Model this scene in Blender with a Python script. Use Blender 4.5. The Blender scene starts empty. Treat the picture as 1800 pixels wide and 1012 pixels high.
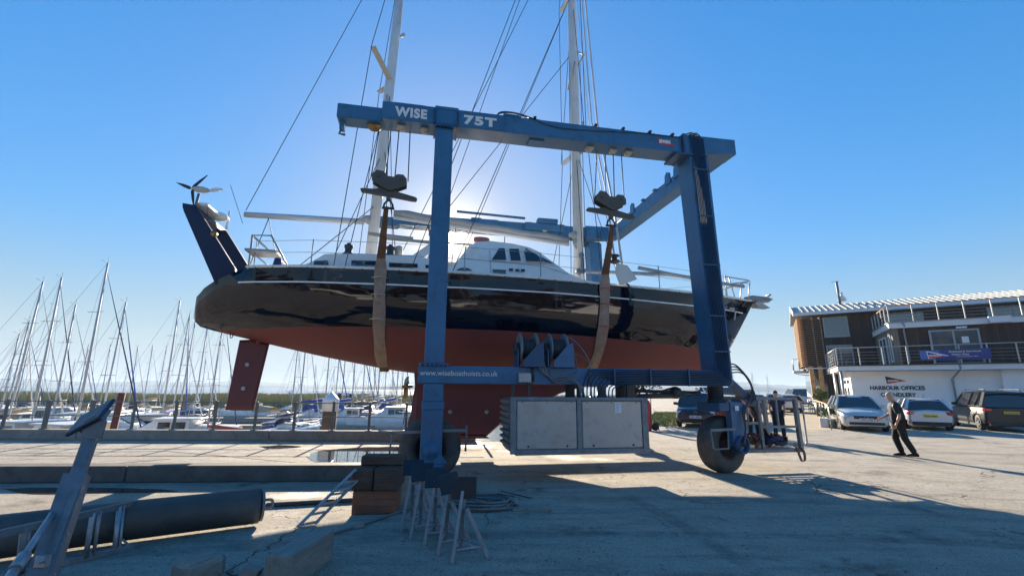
import bpy, bmesh, math, random
from mathutils import Vector, Matrix
R = math.radians
rnd = random.Random(7)
scene = bpy.context.scene
col = scene.collection

# ---------------------------------------------------------------- camera
PITCH, ROLL, EYE, FPX = R(12.5), R(.43), 1.75, 800.0
cam = bpy.data.cameras.new('camera'); cam.lens = 16; cam.sensor_width = 36; cam.sensor_fit = 'HORIZONTAL'
cam.clip_start = .05; cam.clip_end = 20000
camo = bpy.data.objects.new('camera', cam); col.objects.link(camo); scene.camera = camo
_r = Vector((1, 0, 0)); _f = Vector((0, math.cos(PITCH), math.sin(PITCH))); _u = Vector((0, -math.sin(PITCH), math.cos(PITCH)))
_r2 = _r*math.cos(ROLL)+_u*math.sin(ROLL); _u2 = _u*math.cos(ROLL)-_r*math.sin(ROLL)
mw = Matrix((_r2, _u2, -_f)).transposed().to_4x4(); mw.translation = Vector((0, 0, EYE)); camo.matrix_world = mw

# ---------------------------------------------------------------- sky, sun, exposure
SUN_EL, SUN_AZ = R(18.65), R(-8.07)
SD = Vector((math.sin(SUN_AZ)*math.cos(SUN_EL), math.cos(SUN_AZ)*math.cos(SUN_EL), math.sin(SUN_EL)))
w = bpy.data.worlds.new('World'); scene.world = w; w.use_nodes = True
nt = w.node_tree; nt.nodes.clear(); N = nt.nodes; Lk = nt.links
def nd(t, **k):
    n = N.new(t)
    for a, b in k.items(): setattr(n, a, b)
    return n
out = nd('ShaderNodeOutputWorld'); bg = nd('ShaderNodeBackground'); sky = nd('ShaderNodeTexSky', sky_type='NISHITA')
sky.sun_disc = False; sky.sun_elevation = SUN_EL; sky.sun_rotation = SUN_AZ; sky.air_density = 1.0; sky.dust_density = .25; sky.ozone_density = 2.6
SKY_STR = .073
bg.inputs[1].default_value = SKY_STR
tc = nd('ShaderNodeTexCoord'); dt = nd('ShaderNodeVectorMath', operation='DOT_PRODUCT'); dt.inputs[1].default_value = SD
Lk.new(tc.outputs['Generated'], dt.inputs[0])
def wm(op, a, b, clamp=False):
    n = nd('ShaderNodeMath', operation=op); n.use_clamp = clamp
    for i, v in enumerate((a, b)):
        if v is None: continue
        if isinstance(v, (int, float)): n.inputs[i].default_value = v
        else: Lk.new(v, n.inputs[i])
    return n.outputs[0]
mx = wm('MAXIMUM', dt.outputs['Value'], 0.0)
g1 = wm('MULTIPLY', wm('POWER', mx, 5200.0), 160.0)     # the sun itself, softened by the air
g2 = wm('MULTIPLY', wm('POWER', mx, 300.0), 4.0)
g3 = wm('MULTIPLY', wm('POWER', mx, 26.0), .12)
gs = wm('ADD', wm('ADD', g1, g2), g3)
gc = nd('ShaderNodeVectorMath', operation='SCALE'); gc.inputs[0].default_value = (1.0, .84, .6); Lk.new(gs, gc.inputs['Scale'])
lum = nd('ShaderNodeVectorMath', operation='DOT_PRODUCT'); lum.inputs[1].default_value = (.25, .6, .15); Lk.new(sky.outputs[0], lum.inputs[0])
kk = wm('DIVIDE', 2.0, wm('ADD', 1.0, wm('MULTIPLY', lum.outputs['Value'], .42)))
sc_ = nd('ShaderNodeVectorMath', operation='SCALE'); Lk.new(sky.outputs[0], sc_.inputs[0]); Lk.new(kk, sc_.inputs['Scale'])
hs = nd('ShaderNodeHueSaturation'); hs.inputs['Saturation'].default_value = 1.36; Lk.new(sc_.outputs[0], hs.inputs['Color'])
sx = nd('ShaderNodeSeparateXYZ'); Lk.new(tc.outputs['Generated'], sx.inputs[0])
low = nd('ShaderNodeMapRange'); low.interpolation_type = 'SMOOTHSTEP'; Lk.new(sx.outputs[2], low.inputs[0]); low.inputs[1].default_value = .0; low.inputs[2].default_value = .3; low.inputs[3].default_value = .85; low.inputs[4].default_value = 0
l2 = nd('ShaderNodeVectorMath', operation='DOT_PRODUCT'); l2.inputs[1].default_value = (.3, .55, .15); Lk.new(hs.outputs[0], l2.inputs[0])
pale = nd('ShaderNodeVectorMath', operation='SCALE'); pale.inputs[0].default_value = (.80, .97, 1.12); Lk.new(l2.outputs['Value'], pale.inputs['Scale'])
mxs = nd('ShaderNodeMix', data_type='RGBA'); Lk.new(low.outputs[0], mxs.inputs[0]); Lk.new(hs.outputs[0], mxs.inputs[6]); Lk.new(pale.outputs[0], mxs.inputs[7])
ad = nd('ShaderNodeVectorMath', operation='ADD'); Lk.new(mxs.outputs[2], ad.inputs[0]); Lk.new(gc.outputs[0], ad.inputs[1])
Lk.new(ad.outputs[0], bg.inputs[0]); Lk.new(bg.outputs[0], out.inputs[0])
sl = bpy.data.lights.new('sun', 'SUN'); sl.energy = 5.0; sl.angle = R(.55); sl.color = (1, .86, .67)
so = bpy.data.objects.new('sun', sl); col.objects.link(so); so.rotation_euler = SD.to_track_quat('Z', 'Y').to_euler()
scene.cycles.caustics_reflective = False; scene.cycles.caustics_refractive = False
vs = scene.view_settings; vs.view_transform = 'Standard'; vs.look = 'None'; vs.gamma = 1; vs.exposure = 1.5; vs.use_curve_mapping = False

# ---------------------------------------------------------------- layout helpers (metres; the pixel is only used to read a spot off the photo)
def ray(px, py):
    x = (px-900)/FPX; y = -(py-506)/FPX; c, s = math.cos(ROLL), math.sin(ROLL)
    x, y = c*x-s*y, s*x+c*y
    return Vector((x, math.cos(PITCH)-y*math.sin(PITCH), y*math.cos(PITCH)+math.sin(PITCH)))
def G(px, py, z=0.0):
    d = ray(px, py); return d*((z-EYE)/d.z)+Vector((0, 0, EYE))
def atY(px, py, Y):
    d = ray(px, py); return d*(Y/d.y)+Vector((0, 0, EYE))
HA = R(79.0); HO = Vector((-1.6, 9.3, 0)); HU = Vector((math.sin(HA), math.cos(HA), 0)); HV = Vector((-math.cos(HA), math.sin(HA), 0)); HROT = R(11.0)
def Pv(px, py, v):
    d = ray(px, py); t = (v+HO.dot(HV))/d.dot(HV); q = d*t
    return Vector((q.dot(HU)-HO.dot(HU), v, q.z+EYE))
def PY(px, py, v):                  # the same in the yacht's frame (its centre line is 3.5 m behind the hoist's near side)
    q = Pv(px, py, v); return Vector((q.x, v-3.5, q.z))

# ---------------------------------------------------------------- mesh helpers
class MB:
    def __init__(s): s.v = []; s.f = []; s.m = []; s.sm = []
    def add(s, vs, fs, mi=0, smooth=False):
        o = len(s.v); s.v += [Vector(p) for p in vs]
        for f in fs: s.f.append([o+i for i in f]); s.m.append(mi); s.sm.append(smooth)
        return s
    def box(s, c, d, rot=None, mi=0, ch=0):
        hx, hy, hz = d[0]/2, d[1]/2, d[2]/2
        if ch:
            e = min(ch, hx*.9, hy*.9, hz*.9); bm = bmesh.new(); bmesh.ops.create_cube(bm, size=1)
            for q in bm.verts: q.co = Vector((q.co.x*2*hx, q.co.y*2*hy, q.co.z*2*hz))
            bmesh.ops.bevel(bm, geom=bm.edges[:], offset=e, segments=1, affect='EDGES')
            vs = [q.co.copy() for q in bm.verts]; bm.verts.index_update(); fs = [[q.index for q in f.verts] for f in bm.faces]; bm.free()
        else:
            vs = [Vector((x*hx, y*hy, z*hz)) for x in (-1, 1) for y in (-1, 1) for z in (-1, 1)]
            fs = [(0, 1, 3, 2), (4, 6, 7, 5), (0, 4, 5, 1), (2, 3, 7, 6), (0, 2, 6, 4), (1, 5, 7, 3)]
        if rot is not None: vs = [rot @ v for v in vs]
        return s.add([v+Vector(c) for v in vs], fs, mi)
    def b(s, x0, x1, y0, y1, z0, z1, mi=0, ch=0):
        return s.box(((x0+x1)/2, (y0+y1)/2, (z0+z1)/2), (x1-x0, y1-y0, z1-z0), None, mi, ch)
    def bar(s, p0, p1, wd, ht, up=(0, 0, 1), mi=0, ch=0):
        p0, p1 = Vector(p0), Vector(p1); d = p1-p0; L = d.length; x = d.normalized(); y = Vector(up).cross(x)
        if y.length < 1e-4: y = Vector((0, 1, 0)).cross(x)
        y.normalize(); z = x.cross(y); m = Matrix((x, y, z)).transposed()
        return s.box((p0+p1)/2, (L, wd, ht), m, mi, ch)
    def tube(s, pts, r, n=8, mi=0, caps=True, smooth=True):
        pts = [Vector(p) for p in pts]; rs = r if isinstance(r, (list, tuple)) else [r]*len(pts)
        vs = []; fs = []; prev = None
        for i, p in enumerate(pts):
            d = (pts[min(i+1, len(pts)-1)]-pts[max(i-1, 0)]).normalized()
            if prev is None:
                a = Vector((0, 0, 1)) if abs(d.z) < .9 else Vector((1, 0, 0)); x = d.cross(a).normalized()
            else:
                x = prev-d*prev.dot(d)
                if x.length < 1e-5: x = d.cross(Vector((0, 0, 1)))
                x.normalize()
            prev = x; y = d.cross(x)
            vs += [p+(x*math.cos(2*math.pi*k/n)+y*math.sin(2*math.pi*k/n))*rs[i] for k in range(n)]
        for i in range(len(pts)-1):
            for k in range(n): a = i*n+k; b = i*n+(k+1) % n; fs.append((a, b, b+n, a+n))
        s.add(vs, fs, mi, smooth)
        if caps: o = (len(pts)-1)*n; s.add(vs[:n], [list(range(n))[::-1]], mi); s.add(vs[o:], [list(range(n))], mi)
        return s
    def lathe(s, prof, c=(0, 0, 0), axis='z', n=24, mi=0, smooth=True):   # prof (r, h)
        vs = []
        for r, h in prof:
            for k in range(n):
                a = 2*math.pi*k/n; q = (r*math.cos(a), r*math.sin(a), h)
                if axis == 'y': q = (q[0], q[2], q[1])
                if axis == 'x': q = (q[2], q[0], q[1])
                vs.append(Vector(q)+Vector(c))
        fs = [(i*n+k, i*n+(k+1) % n, (i+1)*n+(k+1) % n, (i+1)*n+k) for i in range(len(prof)-1) for k in range(n)]
        return s.add(vs, fs, mi, smooth)
    def prism(s, ol, y0, y1, axis='y', mi=0, tf=None):                    # outline (a, b) pushed along an axis
        def q(a, b, t): return {'y': (a, t, b), 'z': (a, b, t), 'x': (t, a, b)}[axis]
        n = len(ol); vs = [Vector(q(a, b, y0)) for a, b in ol]+[Vector(q(a, b, y1)) for a, b in ol]
        if tf: vs = [tf(v) for v in vs]
        return s.add(vs, [list(range(n))[::-1], list(range(n, 2*n))]+[(i, (i+1) % n, n+(i+1) % n, n+i) for i in range(n)], mi)
    def grid(s, rows, mi=0, smooth=True, flip=False):
        n = len(rows[0]); vs = [p for r in rows for p in r]
        fs = [(i*n+k, i*n+k+1, (i+1)*n+k+1, (i+1)*n+k) for i in range(len(rows)-1) for k in range(n-1)]
        if flip: fs = [f[::-1] for f in fs]
        return s.add(vs, fs, mi, smooth)
    def split(s, name, mats, parent=None):      # one object per separate piece
        par = list(range(len(s.v)))
        def find(i):
            while par[i] != i: par[i] = par[par[i]]; i = par[i]
            return i
        for f in s.f:
            for k in f[1:]: par[find(k)] = find(f[0])
        key = {}; rootof = {}
        for i, v in enumerate(s.v):            # weld pieces whose points coincide
            k = (round(v.x, 4), round(v.y, 4), round(v.z, 4))
            if k in key: par[find(i)] = find(key[k])
            else: key[k] = i
        gr = {}
        for f, mi, sm in zip(s.f, s.m, s.sm): gr.setdefault(find(f[0]), []).append((f, mi, sm))
        out = []
        for fs in gr.values():
            m = MB(); ix = {}
            for f, mi, sm in fs:
                for k in f:
                    if k not in ix: ix[k] = len(m.v); m.v.append(s.v[k])
                m.f.append([ix[k] for k in f]); m.m.append(mi); m.sm.append(sm)
            out.append(m.build(name, mats, parent))
        return out
    def build(s, name, mats, parent=None, loc=None, bevel=0, fix=True):
        me = bpy.data.meshes.new(name); me.from_pydata([tuple(v) for v in s.v], [], s.f)
        if not isinstance(mats, (list, tuple)): mats = [mats]
        for m in mats: me.materials.append(m)
        for p, mi, sm in zip(me.polygons, s.m, s.sm): p.material_index = mi; p.use_smooth = sm
        if fix:
            bm = bmesh.new(); bm.from_mesh(me); bmesh.ops.remove_doubles(bm, verts=bm.verts[:], dist=1e-5)
            bmesh.ops.recalc_face_normals(bm, faces=bm.faces[:]); bm.to_mesh(me); bm.free()
        o = bpy.data.objects.new(name, me); col.objects.link(o)
        if parent: o.parent = parent
        if loc is not None: o.location = loc
        return o
def tag(o, label=None, cat=None, group=None, kind=None):
    if label: o['label'] = label
    if cat: o['category'] = cat
    if group: o['group'] = group
    if kind: o['kind'] = kind
    return o
def root(name, label, cat, loc=(0, 0, 0), rz=0, group=None):
    o = bpy.data.objects.new(name, None); col.objects.link(o); o.location = loc; o.rotation_euler = (0, 0, rz); o.empty_display_size = .2
    return tag(o, label, cat, group)
def copy_tree(o, parent=None):
    c = o.copy(); col.objects.link(c)
    if parent: c.parent = parent
    for ch in list(o.children): copy_tree(ch, c)
    return c
def text(name, s, size, m, parent, loc, rx=90, rz=0, off=0.0, ext=.004, align='LEFT', sx=1.0, space=1.0, shear=0):
    cu = bpy.data.curves.new(name, 'FONT'); cu.body = s; cu.size = size; cu.offset = off; cu.extrude = ext; cu.align_x = align; cu.space_character = space; cu.shear = shear
    t = bpy.data.objects.new(name, cu); col.objects.link(t); bpy.context.view_layer.update()
    me = bpy.data.meshes.new_from_object(t.evaluated_get(bpy.context.evaluated_depsgraph_get())); bpy.data.objects.remove(t)
    me.materials.clear(); me.materials.append(m); me.name = name
    o = bpy.data.objects.new(name, me); col.objects.link(o); o.parent = parent; o.location = loc; o.rotation_euler = (R(rx), 0, rz); o.scale = (sx, 1, 1)
    return o
def curve(p, n=6):                  # Catmull-Rom through points
    p = [Vector(q) for q in p]; q = [2*p[0]-p[1]]+p+[2*p[-1]-p[-2]]; o = []
    for i in range(1, len(q)-2):
        for k in range(n):
            t = k/n; a, b, c, d = q[i-1], q[i], q[i+1], q[i+2]
            o.append(.5*((2*b)+(c-a)*t+(2*a-5*b+4*c-d)*t*t+(3*b-a-3*c+d)*t**3))
    return o+[p[-1]]

# ---------------------------------------------------------------- materials
def newmat(name):
    m = bpy.data.materials.new(name); m.use_nodes = True; t = m.node_tree; return m, t, t.nodes['Principled BSDF']
def ND(t, typ, ins=None, **k):
    n = t.nodes.new(typ)
    for a, b in k.items(): setattr(n, a, b)
    for a, b in (ins or {}).items():
        if isinstance(b, bpy.types.NodeSocket): t.links.new(b, n.inputs[a])
        else: n.inputs[a].default_value = b
    return n
def c4(c): return (c[0], c[1], c[2], 1)
def mixc(t, f, a, b):
    n = t.nodes.new('ShaderNodeMix'); n.data_type = 'RGBA'
    for s_, v in ((0, f), (6, a), (7, b)):
        if isinstance(v, bpy.types.NodeSocket): t.links.new(v, n.inputs[s_])
        else: n.inputs[s_].default_value = v
    return n.outputs[2]
def ramp(t, f, a, b):
    n = ND(t, 'ShaderNodeMapRange', {0: f, 1: a, 2: b}); n.clamp = True; return n.outputs[0]
def M(name, c, rough=.5, metal=0, var=.18, scale=2.5, bump=0, bscale=40, dirt=None, damt=.5, coat=0, spec=.5, world=False, grime=1.0, stretch=None, streak=None):
    m, t, p = newmat(name); tc = ND(t, 'ShaderNodeTexCoord'); co = tc.outputs['Object']
    if world: co = ND(t, 'ShaderNodeNewGeometry').outputs['Position']
    if stretch: co = ND(t, 'ShaderNodeMapping', {'Vector': co, 'Scale': stretch}).outputs[0]
    n1 = ND(t, 'ShaderNodeTexNoise', {'Vector': co, 'Scale': scale, 'Detail': 7, 'Roughness': .65})
    a = tuple(x*(1-var) for x in c); b = tuple(min(1, x*(1+var)) for x in c)
    cc = mixc(t, ramp(t, n1.outputs[0], .3, .7), c4(a), c4(b))
    if dirt:
        n2 = ND(t, 'ShaderNodeTexNoise', {'Vector': co, 'Scale': scale*1.7+1, 'Detail': 9, 'Roughness': .72})
        cc = mixc(t, ND(t, 'ShaderNodeMath', {0: ramp(t, n2.outputs[0], .52, .72), 1: damt}, operation='MULTIPLY').outputs[0], cc, c4(dirt))
    if streak:
        ms = ND(t, 'ShaderNodeMapping', {'Vector': ND(t, 'ShaderNodeTexCoord').outputs['Object'], 'Scale': (7, 7, .7)}).outputs[0]; ns = ND(t, 'ShaderNodeTexNoise', {'Vector': ms, 'Scale': 1.6, 'Detail': 6, 'Roughness': .65}).outputs[0]
        cc = mixc(t, ND(t, 'ShaderNodeMath', {0: ramp(t, ns, .58, .72), 1: .6}, operation='MULTIPLY').outputs[0], cc, c4(streak))
        nc = ND(t, 'ShaderNodeTexNoise', {'Vector': ND(t, 'ShaderNodeTexCoord').outputs['Object'], 'Scale': 9, 'Detail': 5, 'Roughness': .7}).outputs[0]
        cc = mixc(t, ND(t, 'ShaderNodeMath', {0: ramp(t, nc, .66, .69), 1: .7}, operation='MULTIPLY').outputs[0], cc, c4(tuple(x*.6 for x in streak)))
    t.links.new(cc, p.inputs['Base Color'])
    r = ND(t, 'ShaderNodeMapRange', {0: n1.outputs[0], 1: .3, 2: .7, 3: max(0, rough-.07*grime), 4: min(1, rough+.1*grime)}); t.links.new(r.outputs[0], p.inputs['Roughness'])
    p.inputs['Metallic'].default_value = metal; p.inputs['Coat Weight'].default_value = coat; p.inputs['Specular IOR Level'].default_value = spec
    if bump:
        n3 = ND(t, 'ShaderNodeTexNoise', {'Vector': co, 'Scale': bscale, 'Detail': 4})
        bn = ND(t, 'ShaderNodeBump', {'Strength': min(1, bump), 'Distance': .01, 'Height': n3.outputs[0]}); t.links.new(bn.outputs[0], p.inputs['Normal'])
    return m
m_blue = M('hoist_blue_paint', (.032, .135, .27), .42, var=.2, scale=1.2, dirt=(.03, .05, .08), damt=.6, bump=.15, bscale=25, streak=(.07, .06, .055))
m_blue2 = M('hoist_blue_dark', (.02, .075, .16), .45, var=.2, scale=1.5, dirt=(.02, .03, .05), damt=.5)
m_white = M('white_gelcoat', (.78, .78, .76), .28, var=.04, scale=1.5, dirt=(.5, .48, .44), damt=.35)
m_whitep = M('white_paint', (.8, .8, .8), .5, var=.04, dirt=(.55, .53, .5), damt=.4)
m_alu = M('mast_aluminium', (.5, .51, .52), .6, metal=.0, var=.08, scale=1.5)
m_galv = M('galvanised_steel', (.36, .38, .40), .5, metal=.6, var=.3, scale=6, dirt=(.2, .19, .17), damt=.5, bump=.1)
m_galvd = M('galvanised_dull', (.22, .24, .26), .6, metal=.4, var=.3, scale=5, dirt=(.12, .11, .10), damt=.5, bump=.1)
m_rail = M('fence_grey', (.16, .165, .16), .6, var=.2, dirt=(.08, .07, .06))
m_black = M('black_rubber', (.022, .022, .024), .7, var=.3, scale=6, dirt=(.08, .075, .07), damt=.5, bump=.15)
m_tyre = M('tyre_rubber', (.085, .083, .08), .8, var=.25, scale=4, dirt=(.16, .145, .125), damt=.75, bump=.2)
m_dark = M('dark_steel', (.04, .042, .045), .5, var=.2, dirt=(.07, .05, .04))
m_block = M('sheave_block_grey', (.085, .08, .065), .55, var=.25, scale=5, dirt=(.09, .05, .03), damt=.7, bump=.2)
m_sling = M('webbing_brown', (.17, .1, .065), .9, var=.3, scale=7, dirt=(.12, .07, .05), damt=.7, bump=.5, bscale=90)
m_sleeve = M('sleeve_canvas', (.36, .26, .2), .85, var=.25, scale=3, dirt=(.2, .13, .09), damt=.8, bump=.3, bscale=50)
m_rust = M('rust', (.075, .05, .042), .8, var=.35, scale=9, bump=.3)
m_red = M('red_paint', (.55, .04, .03), .4, var=.1)
m_navy = M('navy_fabric', (.015, .03, .11), .7, var=.15)
m_navyp = M('navy_gelcoat', (.008, .018, .06), .4, var=.1, spec=.3)
m_bluecov = M('blue_canvas', (.02, .07, .36), .8, var=.2)
m_orange = M('orange_plastic', (.75, .2, .04), .5, var=.1)
m_tan = M('tan_canvas', (.5, .36, .2), .85, var=.15)
m_rope = M('wire_rope', (.05, .05, .055), .6, var=.2)
m_ropel = M('pale_rope', (.45, .44, .4), .8, var=.15)
m_hose = M('grey_hose', (.16, .17, .17), .6, var=.2, dirt=(.3, .28, .25), damt=.4)
m_bronze = M('bronze', (.3, .2, .08), .4, metal=.7)
m_glass, t_, p_ = newmat('dark_glass'); p_.inputs['Base Color'].default_value = (.03, .035, .04, 1); p_.inputs['Roughness'].default_value = .04; p_.inputs['Specular IOR Level'].default_value = .9
m_glassb, t_, p_ = newmat('office_glass'); p_.inputs['Base Color'].default_value = (.05, .09, .12, 1); p_.inputs['Roughness'].default_value = .03; p_.inputs['Specular IOR Level'].default_value = 1.0; p_.inputs['Coat Weight'].default_value = .6
m_timber = M('old_timber', (.1, .062, .045), .85, var=.5, scale=5, dirt=(.04, .035, .03), damt=.8, bump=1, bscale=12, stretch=(.5, 4, 4))
m_timberg = M('weathered_timber', (.23, .225, .195), .85, var=.35, scale=3, dirt=(.06, .065, .045), damt=.8, bump=.8, bscale=12, stretch=(.8, 3.5, 3.5))
m_timber2 = M('redwood_block', (.24, .1, .055), .85, var=.45, scale=4, dirt=(.07, .05, .04), damt=.7, bump=1, bscale=12, stretch=(.5, 5, 5))
m_letter = M('dark_letters', (.012, .014, .03), .5, var=.05)
m_yellow = M('plate_yellow', (.8, .55, .04), .4, var=.03)
m_concrete = M('concrete', (.3, .27, .23), .85, var=.22, scale=2, dirt=(.14, .12, .10), damt=.7, bump=.5, bscale=18, world=True)
m_kerb = M('tarred_beam', (.10, .095, .09), .8, var=.35, scale=2.2, dirt=(.04, .035, .03), damt=.8, bump=.6, bscale=16, world=True)
m_skin = M('skin', (.5, .28, .2), .55, var=.08, scale=8)
m_cloth = M('dark_navy_cloth', (.012, .016, .03), .85, var=.25, scale=9, bump=.4, bscale=25)
m_clothb = M('black_cloth', (.01, .01, .012), .85, var=.3, scale=9, bump=.4, bscale=25)
m_hair = M('grey_hair', (.38, .35, .31), .7, var=.3, scale=30)
m_pipe = M('pipe_blue', (.028, .06, .11), .8, var=.2, spec=.1)
m_leg = M('stand_galvanised', (.27, .29, .31), .55, metal=.3, var=.3, scale=6, dirt=(.1, .1, .1), damt=.6)
m_cream = M('cream_fitting', (.5, .46, .38), .6, var=.12)

# ================================================================ SETTING
QZ = -2.6
def ground_mat():
    m, t, p = newmat('yard_surface'); pos = ND(t, 'ShaderNodeNewGeometry').outputs['Position']
    def noise(sc, det=6, ro=.6, src=pos): return ND(t, 'ShaderNodeTexNoise', {'Vector': src, 'Scale': sc, 'Detail': det, 'Roughness': ro}).outputs[0]
    big = noise(.18, 5); mid = noise(1.1, 8, .7); fine = noise(22, 6, .75); grit = noise(90, 3, .6)
    c = mixc(t, ramp(t, big, .35, .65), (.45, .395, .31, 1), (.55, .495, .41, 1))
    c = mixc(t, ramp(t, mid, .45, .7), c, (.36, .315, .25, 1))
    st = ND(t, 'ShaderNodeMapping', {'Vector': pos, 'Rotation': (0, 0, R(-18)), 'Scale': (.35, 2.4, 1)}).outputs[0]
    streak = noise(1.3, 9, .72, st)
    c = mixc(t, ND(t, 'ShaderNodeMath', {0: ramp(t, streak, .48, .66), 1: .75}, operation='MULTIPLY').outputs[0], c, (.23, .2, .165, 1))
    c = mixc(t, ND(t, 'ShaderNodeMath', {0: ramp(t, fine, .5, .68), 1: .8}, operation='MULTIPLY').outputs[0], c, (.6, .55, .47, 1))
    c = mixc(t, ND(t, 'ShaderNodeMath', {0: ramp(t, grit, .54, .6), 1: .75}, operation='MULTIPLY').outputs[0], c, (.10, .095, .085, 1))
    sp = noise(34, 2, .5); c = mixc(t, ND(t, 'ShaderNodeMath', {0: ramp(t, sp, .63, .66), 1: .8}, operation='MULTIPLY').outputs[0], c, (.09, .08, .07, 1))
    sp2 = noise(11, 4, .6); c = mixc(t, ND(t, 'ShaderNodeMath', {0: ramp(t, sp2, .60, .66), 1: .45}, operation='MULTIPLY').outputs[0], c, (.16, .145, .13, 1))
    # oil and rust stains
    n = noise(.9, 4, .55); n2 = noise(5, 5, .7)
    s = ND(t, 'ShaderNodeMath', {0: ramp(t, n, .57, .67), 1: ramp(t, n2, .35, .6)}, operation='MULTIPLY').outputs[0]
    c = mixc(t, ND(t, 'ShaderNodeMath', {0: s, 1: .75}, operation='MULTIPLY').outputs[0], c, (.07, .055, .045, 1))
    # tyre marks where the hoist and trucks turn
    xy = ND(t, 'ShaderNodeVectorMath', {0: pos, 1: (1, 1, 0)}, operation='MULTIPLY').outputs[0]
    for cx, cy, rad, wd in ((2, -16, 22.2, .16), (2, -16, 24.1, .16), (22, -8, 17.5, .2), (22, -8, 19.3, .2), (-30, 2, 32.6, .14), (6, -40, 52.5, .22), (6, -40, 54.6, .22)):
        ln = ND(t, 'ShaderNodeVectorMath', {0: xy, 1: (cx, cy, 0)}, operation='DISTANCE').outputs['Value']
        df = ND(t, 'ShaderNodeMath', {0: ND(t, 'ShaderNodeMath', {0: ln, 1: rad}, operation='SUBTRACT').outputs[0]}, operation='ABSOLUTE').outputs[0]
        bnd = ND(t, 'ShaderNodeMapRange', {0: df, 1: wd*.6, 2: wd, 3: .42, 4: 0}).outputs[0]
        c = mixc(t, ND(t, 'ShaderNodeMath', {0: bnd, 1: ramp(t, mid, .35, .6)}, operation='MULTIPLY').outputs[0], c, (.14, .125, .11, 1))
    # cracks
    wv = ND(t, 'ShaderNodeTexNoise', {'Vector': pos, 'Scale': 1.6, 'Detail': 5}).outputs[1]
    wp = ND(t, 'ShaderNodeVectorMath', {0: pos, 1: ND(t, 'ShaderNodeVectorMath', {0: wv, 'Scale': .9}, operation='SCALE').outputs[0]}, operation='ADD').outputs[0]
    vo = ND(t, 'ShaderNodeTexVoronoi', {'Vector': wp, 'Scale': .33}, feature='DISTANCE_TO_EDGE').outputs['Distance']
    cr = ND(t, 'ShaderNodeMapRange', {0: vo, 1: .0, 2: .006, 3: 1, 4: 0}).outputs[0]
    cr = ND(t, 'ShaderNodeMath', {0: cr, 1: ramp(t, noise(.5, 3), .5, .58)}, operation='MULTIPLY').outputs[0]
    c = mixc(t, cr, c, (.05, .045, .04, 1))
    t.links.new(c, p.inputs['Base Color'])
    # damp patches are smoother
    damp = ramp(t, noise(.45, 5, .6), .56, .66)
    r = ND(t, 'ShaderNodeMapRange', {0: damp, 3: .9, 4: .55}).outputs[0]; t.links.new(r, p.inputs['Roughness'])
    h = ND(t, 'ShaderNodeMath', {0: ND(t, 'ShaderNodeMath', {0: fine, 1: .6}, operation='MULTIPLY').outputs[0], 1: ND(t, 'ShaderNodeMath', {0: grit, 1: .4}, operation='MULTIPLY').outputs[0]}, operation='ADD').outputs[0]
    h = ND(t, 'ShaderNodeMath', {0: h, 1: cr}, operation='SUBTRACT').outputs[0]
    h = ND(t, 'ShaderNodeMath', {0: h, 1: ND(t, 'ShaderNodeMath', {0: mid, 1: 1.2}, operation='MULTIPLY').outputs[0]}, operation='ADD').outputs[0]
    b = ND(t, 'ShaderNodeBump', {'Strength': 1.0, 'Distance': .045, 'Height': h}); t.links.new(b.outputs[0], p.inputs['Normal'])
    return m
m_ground = ground_mat()
# the yard: quay edge on the left and behind the yacht, then a spit of land running away on the right
quay = [(-70, 14.6), (-17, 15.72), (-4, 16.1), (3.2, 16.5), (6.2, 22.5), (9.5, 36), (18, 62), (28, 120), (60, 240), (160, 240), (200, 60), (200, -160), (-140, -160), (-140, 14)]
bm_ = MB(); bm_.add([(x, y, 0) for x, y in quay]+[(x, y, -5) for x, y in quay], [list(range(len(quay)))[::-1]]+[(i, (i+1) % len(quay), len(quay)+(i+1) % len(quay), len(quay)+i) for i in range(len(quay))])
g_ = bm_.build('ground', m_ground); tag(g_, kind='structure')
bm_ = bmesh.new(); bm_.from_mesh(g_.data); bmesh.ops.triangulate(bm_, faces=bm_.faces[:]); bm_.to_mesh(g_.data); bm_.free()

def water_mat():
    m, t, p = newmat('sea_water'); pos = ND(t, 'ShaderNodeNewGeometry').outputs['Position']
    p.inputs['Base Color'].default_value = (.018, .055, .085, 1); p.inputs['Roughness'].default_value = .12; p.inputs['IOR'].default_value = 1.33
    mp = ND(t, 'ShaderNodeMapping', {'Vector': pos, 'Rotation': (0, 0, R(12)), 'Scale': (.7, 1.5, 1)}).outputs[0]
    a = ND(t, 'ShaderNodeTexNoise', {'Vector': mp, 'Scale': 1.4, 'Detail': 5, 'Roughness': .6}).outputs[0]
    b = ND(t, 'ShaderNodeBump', {'Strength': .55, 'Distance': .12, 'Height': a}); t.links.new(b.outputs[0], p.inputs['Normal'])
    return m
o_ = MB().add([(-6000, -300, QZ), (6000, -300, QZ), (6000, 9000, QZ), (-6000, 9000, QZ)], [(0, 1, 2, 3)]).build('water', water_mat()); tag(o_, kind='structure')

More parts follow.
